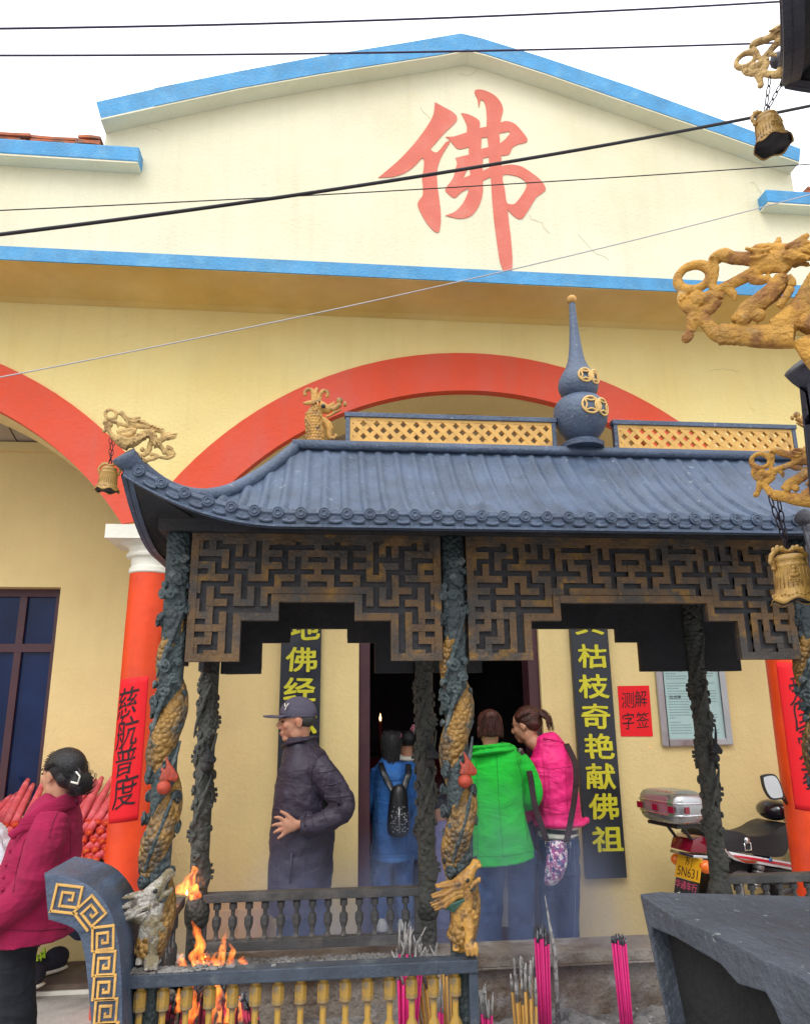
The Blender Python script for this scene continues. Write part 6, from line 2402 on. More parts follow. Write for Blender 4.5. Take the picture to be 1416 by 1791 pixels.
for row in range(5):
    n = 17
    for i in range(n):
        x = pt.x - .44 + i * .048 + (.024 if row % 2 else 0) + rn.uniform(-.006, .006)
        if row > 3 and rn.random() < .25:
            continue
        z = tz + .024 + row * .040 + rn.uniform(-.004, .004)
        y = TY - .30 + row * .030 + rn.uniform(-.03, .03)
        lean = rn.uniform(.16, .30) + row * .045
        if first is None:
            first = thing('incense_packet', 'red paper incense packet with rosette end stacked on the table', 'incense packet', (0, 0, 0), 'red incense packets stacked on the table')
            b = B(); b.tube([(0, 0, 0), (0, .15, 0), (0, .42, 0), (0, .47, 0)], [.0205, .0215, .0175, .0125], 12)
            b.build('wrapper', M_PKT, first, smooth=True)
            b = B()
            for r_, yy in ((.020, -.002), (.013, -.006), (.006, -.010)):
                b.tube([(r_ * math.cos(a), yy, r_ * math.sin(a)) for a in [2 * math.pi * q / 14 for q in range(14)]], .0042, 6, closed=True)
            b.ell((0, -.006, 0), (.02, .004, .02), 10, 6)
            endo = b.build('rosette', M_PKTE, first, smooth=True)
            o = first
        else:
            o = copy_tree(first)
        if rn.random() < .22 and row > 2:
            for ch in o.children:
                if ch.name.startswith('rosette'):
                    ch.material_slots[0].link = 'OBJECT'
                    ch.material_slots[0].material = M_PKTW
            o['label'] = 'red incense packet with violet and white end stacked on the table'
        o.location = (x, y, z)
        o.rotation_euler = (lean, 0, rn.uniform(-.10, .14) - (i - 7) * .02)
        k += 1

# cardboard box on the porch floor behind the back railing
p = at(410, 1600, 4.8)
bxo = thing('cardboard_box', 'brown cardboard box on the porch floor behind the railing', 'box', (p.x, 4.8, FLOOR))
b = B(); b.bx(at(352, 1600, 4.7).x, at(468, 1600, 4.7).x, 4.7, 5.0, FLOOR + .003, at(400, 1592, 4.7).z)
b.build('carton', M_CARD, bxo, bevel=.004)
b = B(); z = at(400, 1592, 4.7).z
b.bx(at(352, 1600, 4.7).x, at(468, 1600, 4.7).x, 4.6985, 4.6998, z - .15, z - .14)
b.bx(at(405, 1600, 4.7).x, at(417, 1600, 4.7).x, 4.698, 4.6996, FLOOR + .05, z)
b.build('tape', pm('packing_tape', (.38, .21, .09), .3, .1, 10, 0), bxo)
# altar table far inside the hall, with red cloth and candle
al = thing('altar_table', 'altar table under a dark red cloth deep inside the dim hall', 'table', (1.0, 8.2, FLOOR))
b = B(); b.bx(.1, 2.0, 8.0, 8.6, FLOOR + .92, FLOOR + .97); b.build('table_top', M_MAROON, al, bevel=.006)
b = B(); b.bx(.12, 1.98, 7.98, 7.998, FLOOR + .15, FLOOR + .95); b.build('cloth', pm('dark_red_cloth', (.18, .01, .02), .9, .2, 8, .2, 40), al)
p = at(665, 1306, 8.2)
cd = thing('candle', 'lit candle glowing inside the dim hall left of the girls', 'candle', (p.x, 8.2, FLOOR + .971))
b = B(); b.lathe((p.x, 8.2, 0), [(.02, FLOOR + .971), (.02, FLOOR + 1.3)], 12); b.build('wax', M_PEARL, cd, smooth=True)
b = B(); b.tube([(p.x, 8.2, FLOOR + 1.31), (p.x, 8.2, FLOOR + 1.34), (p.x, 8.2, FLOOR + 1.39)], [.008, .013, .001], 8); b.build('wick_flame', em('candle_flame', (1., .55, .25), 3.0), cd, smooth=True)
# ------------------------------------------------------------------ cast corner dragons
def dragon_mesh(voxel):
    """cast iron dragon holding a ring, in metres, foot at the origin, ring towards -x; traced in an enlarged view"""
    k = .000156

    def D(x, y, d=0):
        return Vector(((x - 590) * k, d * k, (960 - y) * k))
    b = B()

    def T(pts, rad, sq=.85, n=5):
        P = curve3([D(*p) for p in pts], n)
        b.tube(P, [(r * k * .88, r * k * sq * .88) for r in lerpr(rad, n)], 11, side=(.3, 0, 1))

    def lump(x, y, r, d=0, sq=.9):
        b.ell(D(x, y, d), (r * k, r * k * sq, r * k), 10, 7)
    b.tube([D(218 + 84 * math.cos(a), 205 - 84 * math.sin(a)) for a in [2 * math.pi * i / 36 for i in range(36)]], 29 * k, 10, closed=True)
    # pedestal under the belly
    T([(620, 820), (590, 900), (585, 960), (590, 1010)], [70, 62, 55, 50])
    # lower jaw / collar reaching up to the ring
    T([(150, 290), (150, 340), (170, 400), (200, 450), (240, 540), (320, 620), (420, 700), (540, 750)], [30, 42, 48, 46, 42, 55, 75, 92], .9)
    lump(150, 360, 48); lump(225, 400, 46); lump(175, 440, 44)
    T([(180, 430), (160, 480), (135, 510), (120, 525)], [34, 34, 38, 24])
    # upper jaw bridge from the ring to the head
    T([(190, 290), (250, 325), (340, 350), (430, 375), (520, 385)], [34, 34, 36, 42, 58], .9)
    T([(345, 385), (352, 420), (350, 440)], [26, 20, 8])
    T([(300, 190), (310, 240), (300, 290)], [28, 26, 26])
    # snout, brow and horns
    T([(330, 185), (385, 175), (440, 235), (520, 270), (600, 290)], [26, 50, 44, 48, 55], .8)
    lump(385, 178, 46)
    T([(560, 290), (620, 250), (680, 235), (672, 225)], [40, 36, 26, 10], .9)
    T([(600, 300), (700, 300), (750, 285), (765, 300)], [40, 30, 24, 8], .9)
    lump(560, 340, 70); lump(600, 350, 66)
    lump(548, 268, 22, -40); lump(548, 268, 22, 40)
    # neck
    T([(560, 360), (660, 380), (760, 390), (850, 400)], [68, 55, 48, 38])
    T([(530, 400), (560, 430), (570, 450), (500, 480), (400, 490), (340, 520)], [40, 44, 50, 54, 50, 40])
    # chest loop and the body's S
    T([(600, 440), (610, 480), (560, 530), (480, 560), (420, 580), (370, 600)], [40, 50, 56, 58, 60, 60])
    T([(400, 640), (520, 690), (620, 660), (700, 590), (770, 530), (850, 500), (910, 540), (930, 620), (990, 680), (1060, 670)], [80, 100, 95, 86, 82, 78, 72, 74, 62, 52], .85)
    # tail up
    T([(960, 640), (1020, 620), (1090, 570), (1160, 530), (1230, 500), (1300, 470)], [50, 56, 58, 56, 44, 8], .8)
    T([(1090, 540), (1130, 480), (1200, 470)], [34, 30, 6], .8)
    T([(1150, 560), (1230, 560), (1290, 535)], [34, 28, 5], .8)
    # mane on the back
    T([(830, 400), (900, 420), (980, 440), (1050, 470), (1060, 530), (1030, 600)], [34, 40, 44, 40, 34, 28], .8)
    for x, y in ((870, 400), (930, 420), (1000, 440), (1050, 470), (690, 300), (760, 350), (810, 370)):
        lump(x, y, 32)
    # hind leg and claw to the lower right
    T([(900, 640), (870, 720), (875, 790), (840, 850), (770, 890), (700, 900)], [60, 54, 46, 44, 44, 40])
    T([(600, 820), (640, 900), (720, 960), (800, 990), (870, 960), (960, 930), (1000, 890), (940, 860), (880, 880)], [50, 56, 50, 44, 40, 40, 36, 32, 30])
    T([(1040, 700), (1080, 760), (1120, 800), (1200, 850)], [40, 46, 52, 48])
    T([(1130, 720), (1190, 720), (1240, 790), (1260, 850), (1180, 910), (1080, 910), (990, 890)], [36, 34, 38, 40, 36, 32, 30])
    lump(760, 790, 42); lump(820, 810, 38); lump(1110, 830, 40, -30); lump(1230, 850, 36); lump(690, 880, 40, -20); lump(1170, 740, 36)
    # fine strands: mane, whiskers, tail hair, claws
    rn = random.Random(8)
    for i in range(16):
        x0, y0 = 620 + i * 26, 300 + i * 9
        dd = (-1) ** i * rn.uniform(20, 60)
        T([(x0, y0, dd), (x0 + 50, y0 - 5 + rn.uniform(-14, 8), dd), (x0 + 105, y0 + 26 + rn.uniform(-12, 12), dd * .8)], [17, 15, 5], .9, 3)
    for i in range(5):
        T([(1130 + i * 14, 590 - i * 26, (-1) ** i * 30), (1210 + i * 12, 560 - i * 24, (-1) ** i * 30), (1285 + i * 4, 535 - i * 20, 0)], [18, 15, 4], .9, 3)
    for q in (-1, 1):
        T([(420, 250, q * 45), (470, 300, q * 62), (560, 330, q * 66), (640, 330, q * 60)], [12, 12, 11, 5], .9, 3)
        for j in range(4):
            T([(700 + j * 34, 890 + j * 16, q * 40), (716 + j * 34, 925 + j * 12, q * 56), (708 + j * 34, 955 + j * 8, q * 50)], [14, 13, 4], .9, 3)
    # scale bosses along the body
    rn = random.Random(3)
    path = curve3([D(*p) for p in ((400, 640), (520, 690), (620, 660), (700, 590), (770, 530), (850, 500), (910, 540), (930, 620), (990, 680))], 8)
    for p in path:
        for q in (-1, 1):
            for j in range(3):
                b.ell(p + Vector((rn.uniform(-45, 45) * k, q * rn.uniform(60, 78) * k, rn.uniform(-55, 55) * k)), (19 * k, 12 * k, 19 * k), 7, 5)
    return b


M_CHAIN = pm('dark_chain', (.030, .022, .028), .5, .3, 20., .2, 90., metal=.6)
proto_b = dragon_mesh(0)


def ring_dragon_mesh():
    """fore part of the second burner's dragons: ring, open jaws, horned head, scaly neck and chest; ring centre at the origin"""
    k = .000101
    b = B()

    def D(x, y, d=0):
        return Vector(((x - 285) * k, d * k, (360 - y) * k * 1.13))

    def T(pts, rad, sq=.62, n=5, d=0):
        P = curve3([D(p[0], p[1], p[2] if len(p) > 2 else d) for p in pts], n)
        b.tube(P, [(r * k, r * k * sq) for r in lerpr(rad, n)], 12, side=(.3, 0, 1))

    def lump(x, y, r, d=0, sq=.8):
        b.ell(D(x, y, d), (r * k, r * k * sq, r * k), 10, 7)
    b.tube([D(285 + 142 * math.cos(a), 360 - 108 * math.sin(a)) for a in [2 * math.pi * i / 40 for i in range(40)]], [(44 + 6 * math.sin(i * .31)) * k for i in range(40)], 12, closed=True)
    T([(455, 260), (470, 340), (455, 440), (470, 490)], [38, 34, 38, 44])
    # snout and brow
    T([(425, 240), (470, 205), (530, 200), (610, 235), (700, 255), (790, 270)], [34, 52, 66, 62, 62, 74], .8)
    lump(535, 185, 52); lump(590, 220, 44, -30); lump(480, 225, 40, 25)
    T([(740, 215), (800, 180), (880, 185), (960, 210), (1040, 225)], [26, 34, 40, 46, 50], .8)
    T([(950, 215), (968, 160), (975, 115)], [46, 34, 14])
    T([(1020, 225), (1090, 205), (1150, 165), (1205, 128)], [46, 44, 36, 22])
    T([(1140, 190), (1210, 195), (1255, 178)], [28, 20, 8])
    for q in (-1, 1):
        b.ell(D(825, 250, q * 62), (38 * k, 26 * k, 34 * k), 12, 8)
        T([(720, 205), (800, 235), (890, 245), (930, 225)], [16, 20, 18, 10], .9, 5, q * 74)
        T([(760, 290), (830, 300), (900, 280)], [14, 16, 9], .9, 5, q * 78)
    T([(780, 280), (880, 310), (980, 310), (1100, 290), (1230, 270), (1380, 290), (1500, 330)], [78, 96, 90, 80, 84, 100, 110], .75)
    T([(800, 350), (900, 345), (1000, 360), (1060, 410)], [56, 76, 64, 46], .8)
    # lower jaw with its fang
    T([(470, 500), (540, 485), (640, 450), (740, 410), (830, 370)], [40, 46, 52, 58, 60], .8)
    T([(590, 500), (640, 555), (654, 612)], [46, 36, 8])
    T([(770, 440), (860, 460), (930, 440)], [44, 44, 30], .8)
    # bracket under the ring
    T([(200, 470), (215, 560), (280, 620), (350, 650)], [46, 58, 74, 70])
    T([(480, 500), (505, 570), (450, 650), (370, 690)], [48, 56, 58, 62])
    lump(330, 560, 84); lump(420, 560, 70); lump(230, 580, 52)
    T([(320, 650), (310, 740), (296, 830), (270, 885)], [62, 56, 46, 52])
    lump(268, 885, 48)
    # chin beam and belly
    T([(370, 700), (440, 790), (540, 880), (680, 890), (840, 920), (1000, 935), (1140, 940)], [54, 58, 72, 84, 104, 112, 118], .72)
    # foreleg loop
    T([(690, 800), (760, 700), (850, 640), (940, 570), (1000, 500), (1020, 440)], [70, 86, 88, 84, 76, 60], .75)
    T([(1070, 470), (1105, 540), (1070, 630), (1010, 720)], [26, 34, 36, 30], .8, 5, -50)
    lump(740, 780, 66, -40); lump(860, 770, 60, -40)
    # chest and neck mass
    T([(1420, 360), (1330, 480), (1260, 600), (1190, 720), (1080, 830), (980, 880)], [120, 110, 106, 110, 116, 100], .7)
    T([(1520, 420), (1420, 600), (1340, 780), (1250, 930)], [150, 150, 150, 120], .7)
    T([(1500, 700), (1600, 600), (1700, 620)], [140, 150, 130], .7)
    # foot
    T([(1220, 980), (1270, 1090), (1330, 1180), (1400, 1260)], [100, 84, 78, 76], .8)
    T([(1400, 900), (1450, 1050), (1440, 1180), (1420, 1280)], [90, 80, 74, 80], .8)
    rn = random.Random(4)
    # overlapping scales on neck, chest, foreleg and beam
    for path, hw_ in (([(1420, 380), (1330, 490), (1260, 600), (1190, 720), (1080, 830)], 95), ([(700, 790), (770, 695), (860, 640), (945, 570), (1000, 500)], 70), ([(560, 880), (700, 895), (850, 915), (1000, 930), (1130, 930)], 80), ([(1500, 440), (1420, 600), (1340, 780), (1260, 920)], 130)):
        P = curve3([(x, y, 0) for x, y in path], 7)
        for i, p in enumerate(P[:-1]):
            t = (P[i + 1] - p).normalized()
            nn = Vector((-t.y, t.x, 0))
            for j in range(-3, 4):
                off = (j + (.5 if i % 2 else 0)) / 3.5
                if abs(off) > .98:
                    continue
                q_ = p + nn * off * hw_
                for sg in (-1, 1):
                    dd = sg * hw_ * .74 * math.sqrt(max(.02, 1 - off * off))
                    b.ell(D(q_.x + rn.uniform(-4, 4), q_.y + rn.uniform(-4, 4), dd * .93), (23 * k, 10 * k, 17 * k), 8, 5, Matrix.Rotation(sg * .35, 3, 'Z'))
    # mane locks and wrinkles
    for i in range(26):
        x, y = rn.uniform(1000, 1480), rn.uniform(230, 360)
        for sg in (-1, 1):
            T([(x, y, sg * 66), (x + 70, y + rn.uniform(-26, 10), sg * 78), (x + 150, y + rn.uniform(-10, 40), sg * 66)], [16, 19, 5], .9, 3)
    for i in range(12):
        x, y = rn.choice(((330, 580), (480, 210), (300, 780), (440, 560), (230, 540), (850, 320), (620, 240)))
        lump(x + rn.uniform(-70, 70), y + rn.uniform(-50, 50), rn.uniform(12, 18), rn.choice((-1, 1)) * rn.uniform(36, 50))
    return b


proto_r = ring_dragon_mesh()


def corner_dragon(parent, foot, direction, scale, mat, voxel, pitch=0., ring=None, proto=None):
    b = B()
    pb = proto or proto_b
    b.v, b.f, b.mi = [v.copy() for v in pb.v], list(pb.f), list(pb.mi)
    d = Vector((direction[0], direction[1], 0)).normalized()
    X = -d
    Z = Vector((0, 0, 1)) + d * direction[2]
    Z.normalize()
    Yv = Z.cross(X)
    X = Yv.cross(Z)
    M = Matrix((X, Yv, Z)).transposed() @ Matrix.Rotation(-pitch, 3, 'Y')
    if ring is not None:      # hang it so that its ring sits here
        foot = Vector(ring)
    b.v = [Vector(foot) + M @ (v * scale) for v in b.v]
    o = sculpt(b, 'corner_dragon', mat, parent, voxel * scale, 1, [(.004 * scale, .0009 * scale, 'CLOUDS')])
    if proto:
        return o, (lambda x, y, dd=0: Vector(foot) + M @ (Vector(((x - 285) * .000101, dd * .000101, (360 - y) * .000114)) * scale))
    return o, (lambda x, y, dd=0: Vector(foot) + M @ (Vector(((x - 590) * .000156, dd * .000156, (960 - y) * .000156)) * scale))


M_BELL = pm('brass_bell', (.40, .235, .055), .45, .25, 26., .3, 90., col2=(.24, .13, .035), mix=(30., .5, .64))
M_BELLDK = pm('bell_inside', (.030, .026, .030), .7, .2, 10., .1, 60.)


def chain_link(b, p0, p1, w_, r, turn):
    ax = (p1 - p0).normalized()
    u = ax.orthogonal().normalized()
    u = Matrix.Rotation(turn, 3, ax) @ u
    c = (p0 + p1) / 2
    L_ = (p1 - p0).length / 2 + r * 1.2
    P = [c + ax * (L_ * math.sin(a)) + u * (w_ * math.cos(a)) for a in [2 * math.pi * i / 14 for i in range(14)]]
    b.tube(P, r, 5, closed=True)


def wind_bell(label, hooks, top, s, tilt=(0, 0), buddha=True, face=-1.5):
    """bell hung on a doubled chain; top = crown of the bell"""
    top = Vector(top)
    t = thing('wind_bell', label, 'bell', top, 'wind bells hanging from corner dragons')
    b = B()
    for h_ in hooks:
        n = max(3, int((h_ - top).length / (.013 * s)))
        for i in range(n):
            chain_link(b, h_.lerp(top, i / n), h_.lerp(top, (i + 1) / n), .0032 * s, .0010 * s, (i % 2) * 1.57 + .4)
    b.build('chain', M_CHAIN, t, smooth=True)
    A = Matrix.Rotation(tilt[0], 3, 'X') @ Matrix.Rotation(tilt[1], 3, 'Y')
    n = 40

    def lathe(prof, wob=0):
        b = B()
        b.lathe((0, 0, 0), [(r * s, z * s) for r, z in prof], n, (lambda i, q: wob * s * math.cos(6 * q) * max(0, (-prof[i][1] - .045) / .02)) if wob else None)
        b.v = [top + A @ v for v in b.v]
        return b
    out = [(.004, -.004), (.014, -.005), (.0185, -.008), (.0195, -.013), (.0190, -.0135), (.0205, -.019), (.0212, -.020), (.0208, -.021), (.0215, -.034), (.0225, -.046), (.0245, -.056), (.0280, -.063), (.0320, -.068)]
    inn = [(.0300, -.0675), (.0262, -.060), (.0225, -.050), (.018, -.030), (.015, -.02), (.001, -.018)]
    b = lathe(out + inn, .0028)
    b.f = [f for f in b.f if len(f) <= 4]
    body = b.build('bell_body', M_BELL, t, smooth=True)
    b = lathe([(.0292, -.0665), (.0255, -.0595), (.0218, -.0495), (.0173, -.030), (.0145, -.02), (.001, -.0185)], .0026)
    b.build('bell_inside', M_BELLDK, body, smooth=True)
    # vertical flutes
    b = B()
    for i in range(26):
        a = i / 26 * 2 * math.pi
        b.tube([top + A @ Vector((r * s * math.cos(a), r * s * math.sin(a), z * s)) for r, z in ((.0212, -.024), (.0219, -.036), (.0232, -.050))], .0007 * s, 5)
    # rim garland
    for i in range(36):
        a = i / 36 * 2 * math.pi
        b.ell(top + A @ Vector((.0268 * s * math.cos(a), .0268 * s * math.sin(a), (-.059 + .0015 * math.sin(i * 1.9)) * s)), .0016 * s, 6, 4)
    b.build('bell_relief', M_BELL, body, smooth=True)
    # crown: pair of dragon lugs
    b = B()
    for q in (-1, 1):
        P = [top + A @ (Vector(p) * s) for p in ((0, 0, -.001), (q * .012, 0, .003), (q * .022, 0, -.003), (q * .0265, 0, -.012), (q * .0235, 0, -.021), (q * .0255, 0, -.025))]
        b.tube(curve3(P, 4), [.0032 * s] * 21, 7)
        for x, z in ((.008, .004), (.014, .005), (.020, .002), (.025, -.006), (.027, -.014)):
            b.ell(top + A @ (Vector((q * x, 0, z)) * s), (.0036 * s, .0030 * s, .0040 * s), 7, 5)
    sculpt(b, 'bell_crown', M_BELL, t, .0009 * s, 1, [])
    if buddha:      # small seated figure in relief
        b = B()

        def R_(x, z, r, d=0.):
            a = face + x / .0215
            q = .0205 + (-z - .02) * .055 + d
            b.ell(top + A @ (Vector((q * math.cos(a), q * math.sin(a), z)) * s), tuple(c * s for c in r), 9, 7)
        R_(0, -.0245, (.0026, .0022, .0030), .001); R_(0, -.0300, (.0040, .0024, .0042)); R_(0, -.0350, (.0072, .0026, .0028)); R_(-.003, -.034, (.003, .003, .002)); R_(.003, -.034, (.003, .003, .002))
        for i in range(5):
            R_(-.006 + .003 * i, -.0395, (.0020, .002, .0016)); R_(-.006 + .003 * i, -.0425, (.0018, .002, .0012))
        for i in range(12):
            a = math.pi * (i / 11)
            R_(.0046 * math.cos(a), -.0250 + .0046 * math.sin(a), (.0011, .0012, .0011))
        b.build('buddha_relief', M_BELL, body, smooth=True)
    return t


# dragon and bell on the near left corner of the first burner
foot = at(229, 800, 1.875) - Vector((0, 0, .004))
dr, DP = corner_dragon(burner, foot, (-1, -.10, .0), 1.0, M_RUSTPALE, .00135)
hk = [DP(255, 640, -40), DP(300, 650, 30)]
wind_bell('small weathered bell hanging from the dragon at the curled left roof corner', hk, at(193, 814, 1.865), .98, (.05, .06), False)

# ------------------------------------------------------------------ second burner at the right edge
b2 = thing('incense_burner', 'tall two roofed iron incense burner cut off by the right edge of the photo', 'incense burner', (.85, .67, 0))
rot2 = R(-33.2)
C2 = (.853, .670)
M_IRON2 = pm('shaded_dark_iron', (.040, .042, .062), .6, .3, 9., .5, 90., col2=(.06, .065, .085), mix=(12., .5, .64))  # backlit shade of the second burner's roofs put into a darker iron colour
r1, WpA, zA = make_roof(b2, C2, .31, .31, .03, 1.885, 2.17, .095, rot2, (M_IRON2, M_IRONDK), pitch=.055, flare=.30, hipr=.45, ends=False)
r2, WpB, zB = make_roof(b2, (.757, .640), .19, .19, .02, 2.612, 2.85, .07, rot2, (M_IRON2, M_IRONDK), pitch=.05, flare=.18, hipr=.4, ends=False, name='upper_roof')
ca, sa = math.cos(rot2), math.sin(rot2)


def L2(x, y, z, c=C2):
    return Vector((c[0] + x * ca - y * sa, c[1] + x * sa + y * ca, z))


b = B()
b.box(L2(0, 0, 2.42, (.80, .645)), (.16, .16, .44), Matrix.Rotation(rot2, 3, 'Z'))
b.build('upper_body', M_IRONDK, b2, bevel=.006)
b = B()
b.box(L2(0, 0, 1.89), (.36, .36, .05), Matrix.Rotation(rot2, 3, 'Z'))
b.build('eave_beam', M_IRONDK, b2)
for sx in (-1, 1):
    for sy in (-1, 1):
        b = B(); b.tube([L2(sx * .15, sy * .15, 1.0), L2(sx * .15, sy * .15, 1.87)], .026, 14)
        b.build('dragon_post', M_IRON, b2, smooth=True)
b = B()
b.box(L2(0, 0, .80), (.46, .46, .44), Matrix.Rotation(rot2, 3, 'Z'))
b.build('basin', M_IRON, b2, bevel=.012)
for sx in (-1, 1):
    for sy in (-1, 1):
        b = B(); b.lathe(L2(sx * .17, sy * .17, 0), [(.05, .191), (.06, .22), (.04, .28), (.045, .45), (.07, .575)], 14)
        b.build('foot', M_IRON, b2, smooth=True)
# dragons on its corners
d1, P1 = corner_dragon(b2, None, (-.80, .60, .0), 1.0, M_RUST, .00085, R(-10), at(1212, 485, .585), proto_r)
d2, P2 = corner_dragon(b2, None, (-.80, .60, .0), .93, M_RUST, .0009, R(-12), at(1329, 806, 1.07), proto_r)
d3, P3 = corner_dragon(b2, None, (-.80, .60, .0), .98, M_RUSTPALE, .0010, R(16), at(1303, 105, .90), proto_r)
wind_bell('brass bell with seated figure hanging from the lower right dragon over the blue roof', [P2(480, 900, -30), P2(620, 960, 20)], at(1377, 964, 1.07), 1.16, (.02, -.04), True, -2.0)
wind_bell('weathered bell hanging against the white sky from the upper right dragon', [P3(430, 860, -30), P3(600, 960, 20)], at(1337, 200, .90), .88, (-.05, -.05), True, -1.7)

# its ear handle: curved hood, grey face band round a black recess
C0 = at(1117, 1562, .80)
sdir = (at(1416, 1714, .60) - C0)
sdir.z = 0
sdir.normalize()
edir = Vector((-sdir.y, sdir.x, 0))
if edir.x < 0:
    edir = -edir


def ear_sz(px, py):
    """where the photo's pixel meets the vertical plane of the ear's face"""
    d = cf + cr * ((px - PW / 2) / FPX) - cu * ((py - PH / 2) / FPX)
    t = (C0 - CAM).dot(edir) / d.dot(edir)
    p = CAM + d * t
    q = p - C0
    return (q.dot(sdir), q.z)


topl = [ear_sz(*p) for p in ((1117, 1563), (1179, 1604), (1268, 1643), (1340, 1682), (1400, 1708))]
s_end, z_end = topl[-1]
sb, zb_ = ear_sz(1165, 1791)
full = topl + [(s_end + .03, z_end - .012), (s_end + .055, z_end - .04), (s_end + .065, z_end - .09), (s_end + .065, -.62), (sb * 1.25, -.62), (sb, zb_), ear_sz(1138, 1660)]
inner = [ear_sz(*p) for p in ((1139, 1640), (1138, 1622), (1180, 1640), (1258, 1686), (1289, 1721), (1337, 1736), (1352, 1763), (1364, 1791))]
sx_, zx_ = inner[-1]
inner = inner + [(sx_ + .004, zx_ - .06), (sx_ + .004, -.56), (sb * 1.22 + .004, -.56), ear_sz(1168.5, 1791)]
full_s = [(a, c) for a, c in full]
wdt = .19


def E0(a, c):
    return C0 + sdir * a + Vector((0, 0, c))


b = B()
b.prism(full_s, lambda a, c: E0(a, c), lambda a, c: E0(a, c) + edir * .03, holes=[inner])
M_IRONGREY = pm('dusty_grey_iron', (.060, .070, .092), .55, .25, 8., .5, 90., col2=(.040, .047, .062), mix=(6., .42, .68), col3=(.30, .31, .32), mix3=(60., .64, .72))
fe = b.build('ear_handle', M_IRONGREY, b2, bevel=.0025)
b = B()
shr = [(a * .995 + .0005, c - .0012) for a, c in full_s]
b.prism(full_s, lambda a, c: E0(a, c - .0012) + edir * .0285, lambda a, c: E0(a, c) + edir * (.55 + .3 * max(a, 0)) + Vector((0, 0, -.055)))
sharp(b.build('ear_body', M_IRONGREY, fe), 35)
b = B()
b.prism([(a, c) for a, c in inner], lambda a, c: E0(a, c) + edir * .019, lambda a, c: E0(a, c) + edir * .0275)
b.build('black_recess', pm('recess_black', (.008, .008, .009), .95, .4, 20., .8, 60.), fe)  # plain near-black plate set back inside the face band

# ------------------------------------------------------------------ motorcycle beside the right column
ax = at(1300, 1600, 4.60)
bike = thing('motorcycle', 'black motorcycle with chrome top box and yellow licence plate parked by the right column', 'motorcycle', (ax.x, 4.60, FLOOR))
ha = R(14)
fw_ = Vector((math.cos(ha), math.sin(ha), 0))
lf_ = Vector((-math.sin(ha), math.cos(ha), 0))
O_ = Vector((ax.x, 4.60, FLOOR))
MB_ = Matrix((fw_, lf_, Vector((0, 0, 1)))).transposed()
KB = (at(1301, 1500, 4.6) - at(1300, 1500, 4.6)).length / math.cos(ha)


def Q(x, y, z):
    return O_ + fw_ * x + lf_ * y + Vector((0, 0, z))


def px2(px, py, y=-.12):
    """photo pixel on the bike's near side -> along, height"""
    d = cf + cr * ((px - PW / 2) / FPX) - cu * ((py - PH / 2) / FPX)
    n = lf_
    t = (Q(0, y, 0) - CAM).dot(n) / d.dot(n)
    p = CAM + d * t - O_
    return (p.dot(fw_), p.z)


def side(poly, y0, y1, name, mat, parent, bevel=.008, n=0, ym=None):
    P = [px2(*p[:2], y=min(y0, y1) if ym is None else ym) + tuple(p[2:]) for p in poly]
    if n:
        P = smoothpoly(P, n)
    b = B()
    b.prism(P, lambda a, c: Q(a, y0, c), lambda a, c: Q(a, y1, c))
    return sharp(b.build(name, mat, parent, bevel=bevel), 40)


M_SEAT = pm('black_vinyl', (.020, .022, .026), .45, .2, 6., .3, 160.)
M_REDLENS = pm('red_lens', (.24, .006, .022), .12, .1, 6., 0, coat=.6)
M_ORANGE = pm('orange_lens', (.85, .16, .01), .2, .1, 6., 0, coat=.5)
M_BIKEW = pm('white_bike_paint', (.72, .73, .76), .25, .05, 6., 0, coat=.5)
M_BIKER = pm('red_bike_paint', (.60, .012, .03), .25, .05, 6., 0, coat=.5)


def wheel(cx, name='wheel'):
    b = B()
    r = .285
    b.tube([Q(cx + .245 * math.cos(a), 0, r + .245 * math.sin(a)) for a in [2 * math.pi * i / 40 for i in range(40)]], .045, 10, closed=True)
    w_ = b.build('wheel', M_RUBBER, bike, smooth=True)
    b = B()
    b.tube([Q(cx + .200 * math.cos(a), 0, r + .200 * math.sin(a)) for a in [2 * math.pi * i / 40 for i in range(40)]], (.022), 8, closed=True)
    for i in range(5):
        a = i * 2 * math.pi / 5 + .3
        b.tube([Q(cx, 0, r), Q(cx + .2 * math.cos(a), 0, r + .2 * math.sin(a))], [.022, .014], 8)
    b.tube([Q(cx, -.07, r), Q(cx, .07, r)], .04, 14)
    b.build('rim', M_STEEL, w_, smooth=True)


wheel(.0); wheel(1.26)
# fenders
for cx, a0, a1 in ((0, .5, 3.1), (1.26, .6, 2.6)):
    b = B()
    b.tube([Q(cx + .325 * math.cos(a0 + (a1 - a0) * i / 20), 0, .285 + .325 * math.sin(a0 + (a1 - a0) * i / 20)) for i in range(21)], [(.075, .008)] * 21, 10, side=lf_)
    b.build('fender', M_BLACK, bike, smooth=True)
